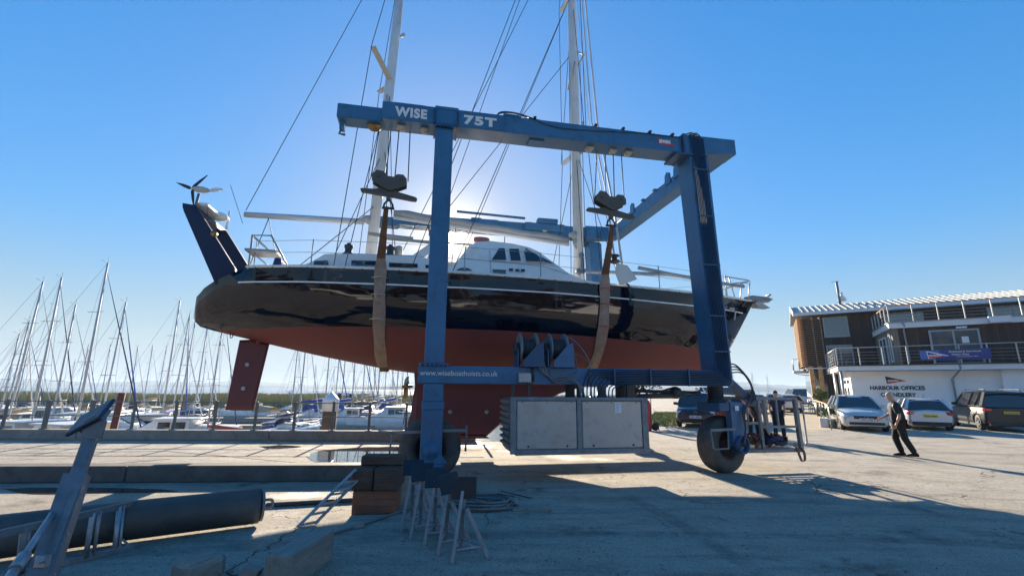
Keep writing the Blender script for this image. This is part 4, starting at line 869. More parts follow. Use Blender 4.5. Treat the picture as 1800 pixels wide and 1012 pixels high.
# keel, rudder, anodes, propeller
def foil(ol, th, e=.02, inset=.12):
    c = Vector((sum(p[0] for p in ol)/len(ol), sum(p[1] for p in ol)/len(ol))); inn = [tuple(c+(Vector(p)-c)*(1-inset)) for p in ol]; m = MB(); n = len(ol)
    L = [[Vector((a, y, b)) for a, b in o] for o, y in ((inn, -th), (ol, -e), (ol, e), (inn, th))]
    m.add([p for l in L for p in l], [list(range(n))[::-1], list(range(3*n, 4*n))]+[(j*n+i, j*n+(i+1) % n, (j+1)*n+(i+1) % n, (j+1)*n+i) for j in range(3) for i in range(n)]); return m
kl = foil([(-.42, 2.35), (-.36, 1.8), (-.4, 1.5), (-.46, .62), (-.3, .56), (1.65, .5), (2.05, .84), (2.85, 1.16), (3.7, 1.62), (5.2, 2.05), (5.0, 2.3), (2, 2.4)], .16, .03, .06).build('keel', m_antifd, Y_)
MB().prism([(.9, .44), (1.7, .44), (1.6, .51), (.9, .53)], -.12, .12).build('keel_shoe', m_antifd, kl)
rd = foil([(-4.86, 2.93), (-4.55, 2.96), (-4.14, 2.87), (-4.33, 1.17), (-4.97, 1.18)], .07, .015, .1).build('rudder', m_antifd, Y_)
MB().tube([(-4.4, 0, 2.8), (-4.4, 0, 3.15)], .09, 12).build('rudder_stock', m_antifd, rd)
for par, pts in ((kl, ((791, 723), (855, 723))), (rd, ((433, 640), (426, 682)))):
    for px, py in pts: q = PY(px, py, 3.35); MB().lathe([(0, -.03), (.035, -.035), (.055, -.02), (.06, 0), (0, .0)], (q.x, -.17 if par is kl else -.075, q.z), 'y', 20).build('anode', m_galv, par)
mb = MB(); mb.tube([(-.42, 0, 1.8), (-.7, 0, 1.79)], .04, 8)
for k in range(3):
    a = k*2.094+.9; d = Vector((0, math.cos(a), math.sin(a))); n2 = Vector((0, -math.sin(a), math.cos(a)))
    pts = [Vector((-.6, 0, 1.79))+d*r+n2*wd*s+Vector((s*.05, 0, 0)) for r, wd, s in ((.03, .03, -1), (.16, .09, -1), (.3, .07, -1), (.34, 0, 0), (.3, .07, 1), (.16, .09, 1), (.03, .03, 1))]
    m2 = [p+Vector((.015, 0, 0)) for p in pts]; mb.add(pts+m2, [list(range(7))[::-1], list(range(7, 14))]+[(i, (i+1) % 7, 7+(i+1) % 7, 7+i) for i in range(7)])
mb.build('propeller', m_bronze, Y_)
mb = MB(); mb.tube(curve([(-5.0, -.3, 3.2), (-4.98, -.3, 2.98), (-4.93, -.3, 2.98), (-4.93, -.3, 3.18)], 4), .012, 5); mb.build('rope_loop', m_navy, Y_)

# ---- superstructure
def house(mb, ol, wfun, mi=0):       # outline in (x, z); half breadth falls with height
    n = len(ol); vs = [Vector((a, -wfun(a, b), b)) for a, b in ol]+[Vector((a, wfun(a, b), b)) for a, b in ol]
    mb.add(vs, [list(range(n))[::-1], list(range(n, 2*n))]+[(i, (i+1) % n, n+(i+1) % n, n+i) for i in range(n)], mi)
wA = lambda x, z: max(.3, min(1.65, hb(x)-.35)-.35*(z-4.45))
wP = lambda x, z: (1.62-.42*(z-4.45))*(1 if x < 3.0 else max(.45, 1-(x-3)*.12))
z0 = 4.4
mb = MB(); house(mb, [(-3.35, z0), (-.1, z0), (-.1, 5.0), (-.6, 5.08), (-2.45, 5.0), (-2.7, 4.98), (-3.0, 4.75), (-3.35, 4.6)], wA); ac = mb.build('aft_cabin', m_white, Y_, bevel=0)
mb = MB(); house(mb, [(-.099, z0), (.5, z0), (.5, 4.8), (-.099, 4.95)], wA); mb.build('cockpit_coaming', m_white, Y_)
ph_ol = [(.42, z0), (.42, 4.62), (.95, 5.52), (1.08, 5.66), (1.5, 5.72), (2.1, 5.68), (2.55, 5.6), (2.82, 5.47), (3.6, 4.88), (4.0, 4.72), (5.6, 4.56), (5.6, z0)]
mb = MB(); house(mb, ph_ol, wP); ph = mb.build('pilot_house', m_white, Y_)
def win(name, pts, wf, m, par, t=.012, off=.012):
    mb = MB(); n = len(pts)
    for s in (-1, 1):
        a = [Vector((x, s*(wf(x, z)+off), z)) for x, z in pts]; b = [Vector((x, s*(wf(x, z)-t), z)) for x, z in pts]
        mb.add(a+b, [list(range(n)), list(range(n, 2*n))[::-1]]+[(i, (i+1) % n, n+(i+1) % n, n+i) for i in range(n)])
    return mb.build(name, m, par)
def pw(l, v): return [(Pv(px, py, v).x, Pv(px, py, v).z) for px, py in l]
def infl(pts, k):
    c = Vector((sum(p[0] for p in pts)/len(pts), sum(p[1] for p in pts)/len(pts))); return [tuple(c+(Vector(p)-c)*(1+k)) for p in pts]
for l in ([(864, 457), (879, 433), (889, 433), (890, 457)], [(897, 434), (914, 434), (916, 458), (898, 458)], [(923, 438), (935, 439), (946, 446), (957, 460), (925, 459)], [(958, 460), (949, 448), (975, 463)]):
    q = pw(l, 2.15); win('window_frame', infl(q, .1), wP, m_white, ph, off=.006); win('window', q, wP, m_glass, ph, off=.014)
for l in ([(867, 472), (890, 473), (890, 481), (867, 481)], [(896, 470), (903, 470), (903, 475), (896, 475)], [(907, 471), (914, 471), (914, 476), (907, 476)], [(917, 471), (924, 471), (924, 476), (917, 476)]):
    win('port_light', pw(l, 1.95), wP, m_glass, ph)
for l in ([(552, 457), (575, 457), (578, 466), (550, 466)], [(618, 458), (666, 459), (666, 467), (618, 467)], [(684, 462), (734, 464), (734, 471), (684, 470)], [(748, 466), (756, 466), (756, 472), (748, 472)]):
    win('window', pw(l, 2.0), wA, m_glass, ac)
win('port_light', pw([(803, 473), (812, 469), (824, 470), (831, 475), (803, 475)], 1.95), wP, m_glass, ph)
mb = MB()        # arch that carries the cockpit awning
for s in (-1, 1):
    mb.prism([(-.75, 4.98), (-.45, 4.98), (.35, 5.56), (.35, 5.68), (.1, 5.68)], s*1.25-.04, s*1.25+.04); mb.prism([(.4, 4.75), (.55, 4.75), (1.05, 5.5), (.9, 5.5)], s*1.28-.04, s*1.28+.04)
mb.split('awning_arch', m_white, Y_)
mb = MB(); mb.bar((-.9, -1.0, 5.62), (1.0, -1.0, 5.6), .06, .04); mb.bar((-.9, 1.0, 5.62), (1.0, 1.0, 5.6), .06, .04); mb.build('awning_rail', m_cream, Y_); mb = MB() if True else mb.grid([[Vector((x, y, z+.05*(1-(y/1.35)**2))) for y in (-1.35, -1.0, -.5, 0, .5, 1.0, 1.35)] for x, z in ((-.9, 5.62), (-.3, 5.64), (.3, 5.63), (1.0, 5.6))])
mb = MB(); mb.tube([(-1.75, -1.0, 5.72), (-.6, -1.1, 5.6)], [.05, .08], 8); mb.tube([(-1.3, -1.2, 5.55), (.2, -1.2, 5.5)], .035, 8); mb.split('awning_pole', m_cream, Y_)
mb = MB(); mb.lathe([(.02, -.22), (.07, -.2), (.09, -.05), (.085, .12), (.06, .2), (.02, .22)], (1.25, -1.0, 5.76), 'x', 12); mb.build('canister_cover', M('faded_red', (.5, .17, .14), .7, bump=.4, bscale=12), Y_)
mb = MB(); mb.tube(curve([(.1, -.4, 4.9), (.3, -.4, 5.05), (.55, -.4, 5.08), (.7, -.4, 4.95)], 4), .12, 8); mb.b(-.1, .6, -.3, .6, 4.8, 5.0, ch=.05); mb.build('cockpit_cover', m_cream, Y_)
mb = MB()
for x, y in ((-2.2, -1.1), (-1.15, -1.2), (-2.2, 1.1)): mb.lathe([(.0, 0), (.15, 0), (.15, .05), (.09, .1), (.085, .18), (.11, .22), (.11, .28), (.05, .3), (.05, .34), (0, .34)], (x, y, 5.05), n=16)
mb.split('winch', m_dark, Y_)
mb = MB(); mb.lathe([(0, -.1), (.13, -.1), (.17, -.03), (.17, .03), (.13, .1), (0, .1)], (-.95, -1.0, 5.27), 'x', 14); mb.build('life_ring', m_ropel, Y_)
mb = MB(); mb.b(-2.75, -2.2, -.9, -.3, 5.0, 5.08, ch=.02); mb.b(-3.6, -3.2, -.6, .2, 4.52, 4.62, ch=.03); mb.b(-1.8, -1.5, -.9, -.4, 5.05, 5.16, ch=.03); mb.split('hatch', m_white, Y_)
mb = MB()        # panel joints and grab rails on the pilot house
for s in (-1, 1):
    mb.tube([(.75, s*(wP(.75, 5.1)+.004), 5.1), (2.9, s*(wP(2.9, 5.0)+.004), 5.0), (3.6, s*(wP(3.6, 4.78)+.004), 4.82)], .006, 4); mb.tube([(1.45, s*(wP(1, 4.5)+.006), 4.5), (1.45, s*(wP(1, 5.4)+.006), 5.4)], .006, 4)
mb.tube([(2.45, -1.2, 5.53), (4.0, -.85, 4.77)], .025, 6)
mb.build('panel_seam', m_galvd, ph)
# ---- masts, booms, spreaders
MX, MZ = 4.42, -1.8
def mast(name, x0, x1, zb, zt, r):
    m = MB(); m.tube([(x0, 0, zb), (x0+(x1-x0)*.5, 0, (zb+zt)/2), (x1, 0, zt)], [r, r, r*.75], 14); o = m.build(name, m_mast, Y_); return o
m_mast = M('mast_paint', (.6, .62, .63), .42, metal=.15, var=.06, scale=1, dirt=(.4, .42, .44), damt=.4)
mm = mast('main_mast', MX, MX-.05, 4.4, 22.0, .155); mz = mast('mizzen_mast', MZ, MZ+.42, 4.7, 17.6, .15)
mb = MB(); mb.lathe([(.24, 4.72), (.24, 4.86), (.2, 4.9)], (MX, 0, 0), n=20); mb.tube([(MX-.1, -.2, 5.2), (MX-.1, -.27, 5.25)], .09, 10); mb.tube([(MX, -.17, 5.75), (MX, -.28, 5.75)], .08, 12); mb.box((MX+.05, -.17, 5.45), (.1, .06, .5)); mb.build('mast_collar', m_galvd, mm)
mb = MB(); mb.tube([(MX+.1, -.15, 5.3), (MX+.2, -.18, 5.26), (6.6, -1.3, 5.0), (8.0, -1.1, 4.98)], [.06, .055, .055, .05], 8); mb.build('spinnaker_pole', m_galv, Y_)
mb = MB(); q0, q1 = PY(430, 377, 3.5), PY(640, 390, 3.5)
bo = MB().tube([q0, q0.lerp(q1, .5), q1], [.075, .085, .085], 10).build('mizzen_boom', m_mast, Y_)
mb = MB(); mb.tube(curve([q1+Vector((-.15, 0, -.02)), q1+Vector((.05, -.02, .08)), q1+Vector((.22, 0, 0)), q1+Vector((.35, -.03, -.12)), q1+Vector((.3, -.1, -.2))], 4), [.08, .08, .08, .1, .12, .14, .13, .11, .1, .12, .13, .1, .08, .06, .05, .04, .03][:17], 8); mb.build('sail_bundle', m_ropel, bo)
q0, q1 = PY(692, 374, 3.5), PY(1000, 422, 3.5)
bo2 = MB().tube([q0+Vector((0, 0, -.13)), q1+Vector((0, 0, -.14))], .06, 10).build('main_boom', m_mast, Y_)
mb = MB(); n = 14; mb.tube([q0.lerp(q1, k/n)+Vector((0, 0, .0+.02*math.sin(k*1.7))) for k in range(n+1)], [.08]+[.118-.025*k/n for k in range(1, n)]+[.07], 12); mb.build('rolled_sail', M('grey_sail_cover', (.38, .375, .37), .8, var=.12, bump=.4, bscale=14), bo2)
mb = MB(); mb.tube(curve([q1+Vector((0, -.05, .1)), q1+Vector((.12, -.08, .16)), q1+Vector((.2, -.05, 0)), q1+Vector((.12, -.12, -.15)), q1+Vector((.2, -.1, -.3))], 4), [.06, .09, .1, .09, .1, .11, .1, .08, .07, .08, .07, .06, .05, .04, .03, .02, .02], 8); mb.build('lashing', m_ropel, bo2)
mb = MB()
for t in (.28, .34, .62): p = q0.lerp(q1, t); mb.tube([p+Vector((0, 0, -.2)), (p.x-.1, 0, 5.0)], .012, 4)
mb.build('mainsheet', m_rope, bo2)
mb = MB()
def spr(par_x, z, ln, sw, dz):
    for s in (-1, 1): mb.bar((par_x, s*.1, z), (par_x-sw, s*ln, z+dz), .16, .04)
spr(-1.58, 11.0, 1.05, .45, .35)
mb.split('spreader', m_cream, mz); mb = MB(); spr(MX, 9.35, 1.15, .1, .12); spr(MX, 15.6, 1.1, .1, .15); mb.split('spreader', m_mast, mm)
mb = MB(); mb.tube([(-1.62, -.16, 10.0), (-1.66, -.22, 10.1), (-1.62, -.2, 10.3)], .05, 8); mb.box((-1.5, -.2, 9.9), (.08, .08, .2)); mb.tube([(-1.35, -.15, 12.6), (-1.25, -.25, 12.6)], .05, 8); mb.tube([(-1.4, -.17, 13), (-1.42, -.17, 13.8)], .015, 5); mb.build('mast_fitting', m_ropel, mz)
mb = MB(); mb.tube([(MX+.1, -.16, 9.2), (MX+.17, -.2, 10.2), (MX+.2, -.18, 10.35)], [.05, .045, .03], 7); mb.box((MX+.2, -.15, 9.9), (.08, .08, .3)); mb.tube([(MX-.02, -.15, 12.6), (MX-.33, -.3, 11.4)], .035, 6); mb.tube([(MX+.1, -.15, 13.0), (MX+.3, -.2, 12.9), (MX+.1, -.15, 12.5)], .03, 6); mb.build('mast_fitting', m_cream, mm)
# ---- standing and running rigging
mb = MB(); k = .011
def wire(*p, r=k): mb.tube(p, r, 4, caps=False)
mzx = lambda z: MZ+.42*(z-4.7)/12.9
for s in (-1, 1):
    wire((-2.4, s*1.75, 4.5), (-2.05, s*1.15, 11.35), (mzx(17.4), 0, 17.4)); wire((-2.15, s*1.75, 4.5), (mzx(11), 0, 11.0)); wire((-1.2, s*1.85, 4.5), (mzx(10.9), 0, 10.9))
    wire((MX-.1, s*2.05, 4.4), (MX-.1, s*1.2, 9.45), (MX-.15, s*1.1, 15.75), (MX, 0, 21.5)); wire((MX+.45, s*2.0, 4.4), (MX, 0, 9.3)); wire((MX-.6, s*2.05, 4.4), (MX, 0, 9.3)); wire((MX-.15, s*1.18, 9.5), (MX, 0, 15.4))
    wire((-.6, s*1.9, 4.5), (MX, 0, 21.6)); wire((.4, s*1.9, 4.5), (MX, 0, 15.6)); 
wire((mzx(17.4), 0, 17.4), (MX, 0, 5.4+0*1)) if False else None
q = PY(432, 370, 3.5); wire(q, (mzx(17.3)-.1, 0, 17.3)); wire((-3.9, -.6, 4.55), (q.x+.6, 0, 6.3)); wire((-4.9, 0, 4.8), (q.x+.6, 0, 6.28))
wire((-1.0, -1.0, 5.1), (mzx(9.0), 0, 9.0)); wire((-.9, 0, 5.6), (MX, 0, 19.0)); wire((.2, 0, 6.8), (MX-.1, 0, 13)); wire((mzx(8.5), -.1, 8.5), (-2.6, -.9, 5.0)); wire((mzx(6.9), -.1, 6.9), (-3.4, -1.2, 4.6))
wire((MX-.3, -.1, 5.2), (MX-.2, -.1, 12.6)); wire((MX+.3, .2, 5.0), (MX+.25, .1, 12.9))
mb.build('rigging', m_rope, Y_)
mb = MB()      # slack forestays gathered down beside the foredeck
D1 = PY(1080, 455, 1.45); D2 = PY(1095, 482, 1.45); f1 = [(MX+.15, 0, 21.0), PY(1050, 215, 3.3), PY(1072, 330, 2.4), PY(1082, 385, 2.0), D2+Vector((0, 0, .15))]; f2 = [(MX+.15, 0, 20.0), PY(1040, 215, 3.2), PY(1066, 340, 2.4), D1+Vector((0, 0, .1))]
mb.tube(f1, .03, 6); mb.tube(f2, .022, 6); mb.tube([(MX+.12, 0, 16), PY(1036, 220, 3.3), D1], .012, 5); mb.build('slack_forestay', m_alu, Y_)
mb = MB()
for x, z in ((D1.x, D1.z), (D2.x, D2.z-.05)):
    mb.lathe([(.03, .12), (.13, .1), (.14, .07), (.07, .05), (.07, -.03), (.14, -.05), (.15, -.09), (.05, -.13)], (x, -2.05, z), n=16)
mb.tube([D1, (D1.x+.05, -2.1, D1.z-.3), (D2.x-.05, -2.2, D2.z-.25), (D2.x+.05, -2.25, 4.4), (D2.x+.1, -2.22, 4.0)], .025, 6)
mb.build('furling_drum', m_dark, Y_)
mb = MB(); mb.prism([(D1.x-.05, 4.95), (D1.x+.25, 4.9), (D1.x+.5, 4.55), (D1.x+.02, 4.36), (D1.x-.1, 4.7)], -2.3, -2.27); mb.lathe([(0, -.07), (.06, -.05), (.08, .02), (.03, .09), (0, .09)], (D1.x-.12, -2.05, D1.z+.1), n=10); mb.build('lashed_cloth', m_sail, Y_)
mb = MB(); mb.tube([(5.5, -1.75, 5.02), (6.5, -1.7, 4.9), (8.2, -1.25, 4.86), (9.7, -.5, 4.98)], .055, 8); mb.build('furling_foil', m_galv, Y_)
# ---- guard rails
mb = MB()
for s in (-1, 1):
    st = [-4.3, -2.9, -1.2, .7, 2.6, 4.2, 6.1, 7.6, 8.9]
    for x in st: mb.tube([(x, s*(hy(x, zt_(x))-.08), zt_(x)), (x, s*(hy(x, zt_(x))-.1), zt_(x)+.72)], .014, 5)
    for dz in (.4, .7): mb.tube([(x, s*(hy(x, zt_(x))-.1), zt_(x)+dz) for x in st], .006, 4)
mb.build('guard_rail', m_galv, Y_)
mb = MB()
for s in (-1, 1):
    mb.tube([(8.9, s*.75, 5.2), (10.15, s*.18, 5.28), (10.35, 0, 5.3)], .02, 6); mb.tube([(8.95, s*.72, 4.85), (10.0, s*.22, 5.18), (10.2, s*.1, 5.2)], .014, 5)
    for x, x2, y in ((8.9, 8.9, .75), (9.35, 9.2, .52), (10.05, 10.2, .2)): mb.tube([(x, s*y, 4.55), (x2, s*y, 5.24)], .018, 6)
mb.build('pulpit', m_galv, Y_)
mb = MB(); mb.prism([(9.9, 4.6), (10.3, 4.58), (10.95, 4.66), (10.95, 4.76), (10.3, 4.8), (10.0, 4.72)], -.12, .12); mb.tube([(10.9, -.1, 4.8), (11.0, -.1, 4.85), (11.0, .1, 4.85)], .03, 6); mb.build('bow_roller', m_galvd, Y_)
mb = MB(); mb.prism([(10.5, 4.56), (10.95, 4.6), (11.15, 4.72), (11.05, 4.76), (10.85, 4.66), (10.5, 4.66)], -.04, .04); mb.prism([(10.5, 4.62), (10.9, 4.4), (10.45, 4.42), (10.35, 4.55)], -.15, .15); mb.build('anchor', m_galv, Y_)
q = Vector((9.0, -hy(9.0, 4.15)-.02, 4.18)); mb = MB(); mb.box(q, (.22, .05, .1), Matrix.Rotation(-.42, 3, 'Z')); mb.box((9.16, -hy(9.1, 4.1)-.03, 4.0), (.04, .04, .28), Matrix.Rotation(.25, 3, 'Y')); mb.build('fairlead', m_galv, Y_)
mb = MB()        # stern rail, seat
for s in (-1, 1):
    mb.tube([(-4.4, s*1.35, 4.5), (-4.4, s*1.38, 5.35), (-3.95, s*1.45, 5.35), (-3.45, s*1.6, 4.55)], .025, 6); mb.tube([(-4.4, s*1.35, 4.95), (-3.72, s*1.5, 4.95)], .018, 6)
mb.tube([(-4.4, -1.38, 5.35), (-4.4, 1.38, 5.35)], .025, 6); mb.tube([(-4.4, -1.38, 4.95), (-4.4, 1.38, 4.95)], .02, 6); mb.b(-4.5, -3.8, -1.5, -.9, 4.93, 4.99, ch=.02); mb.build('stern_rail', m_galv, Y_)
mb = MB()
for x, s in ((-3.8, -1.25), (-3.9, 1.2)): mb.lathe([(0, 0), (.08, 0), (.11, .1), (.08, .28), (0, .32)], (x, s, 4.55), n=10)
mb.build('outboard_cover', m_navy, Y_)
# ---- stern arch with wind generator and radar
mb = MB()
for s, dx in ((-1, 0), (1, 0)):
    mb.prism([(-5.24, 4.2), (-4.82, 4.42), (-4.84, 4.6), (-5.92, 6.14), (-6.12, 6.19), (-6.2, 6.02)], s*.9-.05, s*.9+.05)
ar = bpy.data.objects.new('stern_arch', None); col.objects.link(ar); ar.parent = Y_; mb.split('arch_leg', m_navyp, ar)
mb = MB(); mb.prism([(-6.21, 6.05), (-5.95, 6.05), (-5.95, 6.17), (-6.24, 6.2)], -.96, .96); mb.build('arch_top', m_navyp, ar)
mb = MB(); mb.box((-5.9, -.25, 6.27), (.3, 1.1, .09), ch=.02); mb.lathe([(0, 0), (.2, .02), (.23, .08), (.2, .15), (.1, .2), (0, .21)], (-5.85, .15, 6.2), n=20); mb.tube([(-5.9, .8, 6.15), (-5.88, .8, 6.7)], .03, 8); mb.build('radar', m_white, ar)
mb = MB(); mb.lathe([(0, -.05), (.07, -.04), (.07, .04), (0, .05)], (-5.42, -.97, 5.45), 'y', 16); mb.build('arch_lamp', m_bronze, ar)
wg = bpy.data.objects.new('wind_generator', None); col.objects.link(wg); wg.parent = Y_; q = PY(351, 333, 2.65); wg.location = q; wg.rotation_euler = (0, 0, R(12))
MB().tube([(.0, 0, -.12), (-.05, 0, -.78)], .035, 8).build('pole', m_galvd, wg)
mb = MB(); mb.lathe([(0, -.16), (.05, -.14), (.08, -.05), (.08, .1), (.05, .2), (0, .22)], axis='x', n=14); mb.build('nacelle', m_ropel, wg)
MB().prism([(.2, -.03), (.28, -.03), (.5, .07), (.48, .12), (.3, .1), (.2, .03)], -.008, .008).build('tail_fin', m_white, wg)
for a in (140, 22, 255):
    ca, sa = math.cos(R(a)), math.sin(R(a)); mb = MB(); pr = [(.0, -.02), (.08, -.05), (.25, -.045), (.5, -.015), (.52, 0), (.3, .03), (.08, .035)]
    mb.prism([(p*ca*1.0-q_*sa, p*sa+q_*ca) for p, q_ in pr], 0, .012, 'x'); o = mb.build('blade', m_black, wg); o.location = (-.17, 0, 0); o.rotation_euler = (0, 0, R(58))
mb = MB(); mb.tube([(-5.3, .3, 6.2), (-5.75, .3, 7.3)], .007, 4); mb.tube([(-5.6, -1.1, 6.2), (-5.55, -1.1, 5.6)], .006, 4); mb.build('aerial', m_dark, ar)

# ---------------------------------------------------------------- slings round the hull
def sling(u, label, p1=None, p2=None):
    r_ = root('lifting_sling', label, 'sling', tuple(HO+HU*u), HROT)
    def line(lo, hi, nn):           # follows the hull from the near sheer, under, up the far side
        pts = []
        for k in range(nn+1):
            z = lo+(hi-lo)*k/nn; pts.append((z, hy(u, z)))
        return pts
    t, b = zt_(u), zb_(u); side = [(t+.25, hy(u, t)+.08), (t, hy(u, t)+.045)]+[(t+(b-t)*s, hy(u, t+(b-t)*s)+.04) for s in (.15, .3, .45, .6, .7, .8, .88, .94, .98)]
    def strip(path, wds, m, name, wr=0, th=.02, xo=None, seed=1):
        rr = random.Random(seed); rows = []
        for i, (y, z) in enumerate(path):
            a = path[max(i-1, 0)]; c = path[min(i+1, len(path)-1)]; d = Vector((0, c[0]-a[0], c[1]-a[1])).normalized(); n = Vector((0, -d.z, d.y))
            if n.y > 0 and y < 3.4: n = -n
            wd = wds[min(i, len(wds)-1)]; x0 = (xo[i] if xo else 0)+rr.uniform(-1, 1)*wr*.4
            fr_ = [Vector((x0-wd/2, y, z)), Vector((x0-wd*.2, y, z))+n*(.01+wr*rr.random()), Vector((x0+wd*.15, y, z))+n*(.005+wr*rr.random()), Vector((x0+wd/2, y, z))]
            bk = [p-n*th for p in fr_[::-1]]; rows.append(fr_+bk+[fr_[0]])
        mb = MB(); mb.grid(rows, smooth=False); return mb.build(name, m, r_)
    v1 = 3.5-hy(u, t); o1 = Pv(p1[0], p1[1], v1).x-u; o2 = Pv(p2[0], p2[1], 2.0).x-u
    up = [(.14, 5.56), (.16, 5.4), (.55, 5.1)]+[(3.5-side[0][1]-.05, side[0][0]+.05)]
    strip([(.14+(3.5-side[0][1]-.14)*k/6, 5.57+(side[0][0]-5.57)*k/6) for k in range(7)], [.1, .11, .13, .15, .17, .19, .2], m_sling, 'webbing', .01, .02, [o1*k/6 for k in range(7)])
    body = [(3.5-y, z) for z, y in side]
    far = [(7.0-y, z) for y, z in body[::-1]]
    den = []
    for i in range(len(body)-1):
        for k in range(3): f = k/3; den.append((body[i][0]*(1-f)+body[i+1][0]*f, body[i][1]*(1-f)+body[i+1][1]*f))
    den.append(body[-1]); n = len(den)
    strip(den, [.2+.07*min(1, i/4)+.02*math.sin(i*.6) for i in range(n)], m_sleeve, 'sleeve', .018, .02, [o1+(o2-o1)*i/n for i in range(n)], int(u*10)+20)
    strip([den[-1], (3.5, b-.05), far[0]]+far[1:], [.2], m_sling, 'webbing', .005, .02, [o2]*30)
    strip([(7-.14-(3.5-side[0][1]-.14)*k/4, 5.57+(side[0][0]-5.57)*k/4) for k in range(5)], [.12], m_sling, 'webbing', .005)
    mb = MB()
    for zz in (4.25, 3.85, 3.3): y = hy(u, zz)+.06; mb.tube([(o1-.17, 3.5-y-.03, zz), (o1, 3.5-y-.09, zz+.02), (o1+.17, 3.5-y-.03, zz)], .012, 5)
    mb.split('sleeve_tie', m_red if u > 0 else m_ropel, r_)
sling(-1.12, 'brown webbing sling with loose canvas sleeve under the aft part of the hull', (669, 470), (668, 636))
sling(4.08, 'brown webbing sling with pale sleeve and red ties under the forward part of the hull', (1062, 480), (1042, 636))

# ================================================================ FOREGROUND THINGS
# black rubber pipe
pr = root('rubber_pipe', 'thick black rubber pipe with an end eye lying at the left', 'pipe', (-3.5, 6.9, 0))
o = Vector(pr.location); e1 = G(452, 922, 0); P0 = Vector((e1.x, e1.y, .235)); P1 = G(0, 903, .46); P1 = P0+(Vector((P1.x, P1.y, .235))-P0)*1.5; pts = [P0+Vector((.0, 0, 0)), P0.lerp(P1, .22)+Vector((0, .05, 0)), P0.lerp(P1, .5)+Vector((0, .08, 0)), P1]
cv = [p-o for p in curve(pts, 10)]; MB().tube(cv, .21, 40).build('pipe_body', M('rubber_pipe', (.075, .072, .066), .62, var=.35, scale=1.5, dirt=(.13, .12, .105), damt=.7, bump=.25, bscale=14), pr)
d = (P0-P1).normalized(); mb = MB(); mb.tube([P0-o+d*.005, P0-o+d*.04], .19, 28); mb.tube(curve([P0-o+d*.05+Vector((0, 0, .06)), P0-o+d*.14+Vector((0, 0, .05)), P0-o+d*.15+Vector((0, 0, -.03)), P0-o+d*.05+Vector((0, 0, -.05))], 5), .018, 8); mb.build('end_eye', m_galvd, pr)
# ladder lying on its edge against the pipe
lr = root('ladder', 'old aluminium ladder lying on its side against the black rubber pipe', 'ladder', (-3.2, 4.7, 0))
o = Vector(lr.location); t0 = atY(0, 938, 4.1); t1 = atY(240, 883, 5.75); b0 = G(0, 1016, .03); b1 = G(240, 958, .03)
d1 = (t1-t0); d2 = (b1-b0); ex = -.9
def LT(f): return t0+d1*f-o
def LB(f): return b0+d2*f-o
for fn in (LT, LB): mb = MB(); mb.bar(fn(-.6), fn(1), .028, .065, ch=.005); mb.build('stile', m_galvd, lr)
for f in (-.4, .13, .16, .6, .66, .83, .87): mb = MB(); mb.tube([LT(f), LB(f-.02)], .017 if f in (.16, .66, .87) else .024, 10); mb.build('rung', m_galv, lr)
mb = MB(); mb.bar(LT(.86), LT(.98)+Vector((0, 0, -.04)), .01, .03); mb.bar(LT(.87)+Vector((0, 0, -.12)), LT(.97), .01, .02); mb.bar(LB(.86)+Vector((0, 0, .1)), LB(.95), .01, .02); mb.build('brace', m_galvd, lr)
# adjustable prop with padded head
pp = root('shoring_prop', 'tall grey steel boat prop with a dark square pad leaning in the left foreground', 'boat prop', (0, 0, 0))
T = atY(166, 752, 2.6); K = atY(80, 1000, 2.35); dd = (T-K).normalized(); Bp_ = K+dd*(-(K.z-.02)/dd.z); pp.location = (Bp_.x, Bp_.y, 0); o = Vector(pp.location)
m_prop = M('prop_paint', (.12, .165, .2), .5, metal=.2, var=.3, scale=7, dirt=(.22, .25, .27), damt=.5, bump=.2)
Mid = atY(136, 835, 2.53); up_ = Vector((.42, -.9, .0))
s_x = up_.cross(dd).normalized(); s_n = dd.cross(s_x).normalized(); mb = MB(); Z_ = dd*0
for of_, wd, ht in ((s_n*.04, .082, .01), (-s_n*.04, .082, .01), (s_x*.041, .01, .09), (-s_x*.041, .01, .09)): mb.bar(Bp_-o+of_, Mid-o+of_, wd, ht, up_)
mb.bar(Mid-o-dd*.45+s_n*.054+s_x*-.02, Mid-o-dd*.08+s_n*.054+s_x*-.03, .03, .01, up_); mb.build('outer_tube', m_prop, pp)
mb = MB(); mb.bar(Mid-o-dd*.2, T-o, .058, .055, up_, ch=.006); mb.build('inner_tube', m_prop, pp)
mb = MB()
for f in (.28, .42, .55, .68, .8, .93): mb.tube([Bp_.lerp(Mid, f)-o-s_x*.043+s_n*.02, Bp_.lerp(Mid, f)-o-s_x*.05+s_n*.02], .006, 8)
c_ = Bp_.lerp(Mid, .72)-o+s_n*.06; mb.box(c_, (.05, .03, .05)); mb.tube([c_, c_+s_n*.03], .016, 8); mb.split('pin', m_galv, pp)
pa, pb, pc = atY(112, 747, 2.5), atY(196, 719, 2.5), atY(176, 744, 2.5)
nrm = Vector((-.12, -.25, .93)).normalized(); mb = MB(); cc_ = atY(160, 733, 2.6); x_ = Vector((.93, .25, .12)); nrm = Vector((-.4, -.62, .66)).normalized(); x_ = (x_-nrm*x_.dot(nrm)).normalized(); y_ = nrm.cross(x_).normalized(); z_ = x_.cross(y_)
mb.box(cc_-o, (.2, .17, .022), Matrix((x_, y_, z_)).transposed(), ch=.006); mb.build('pad', M('pad_rubber', (.015, .03, .06), .45, var=.3, scale=9, bump=.3), pp)
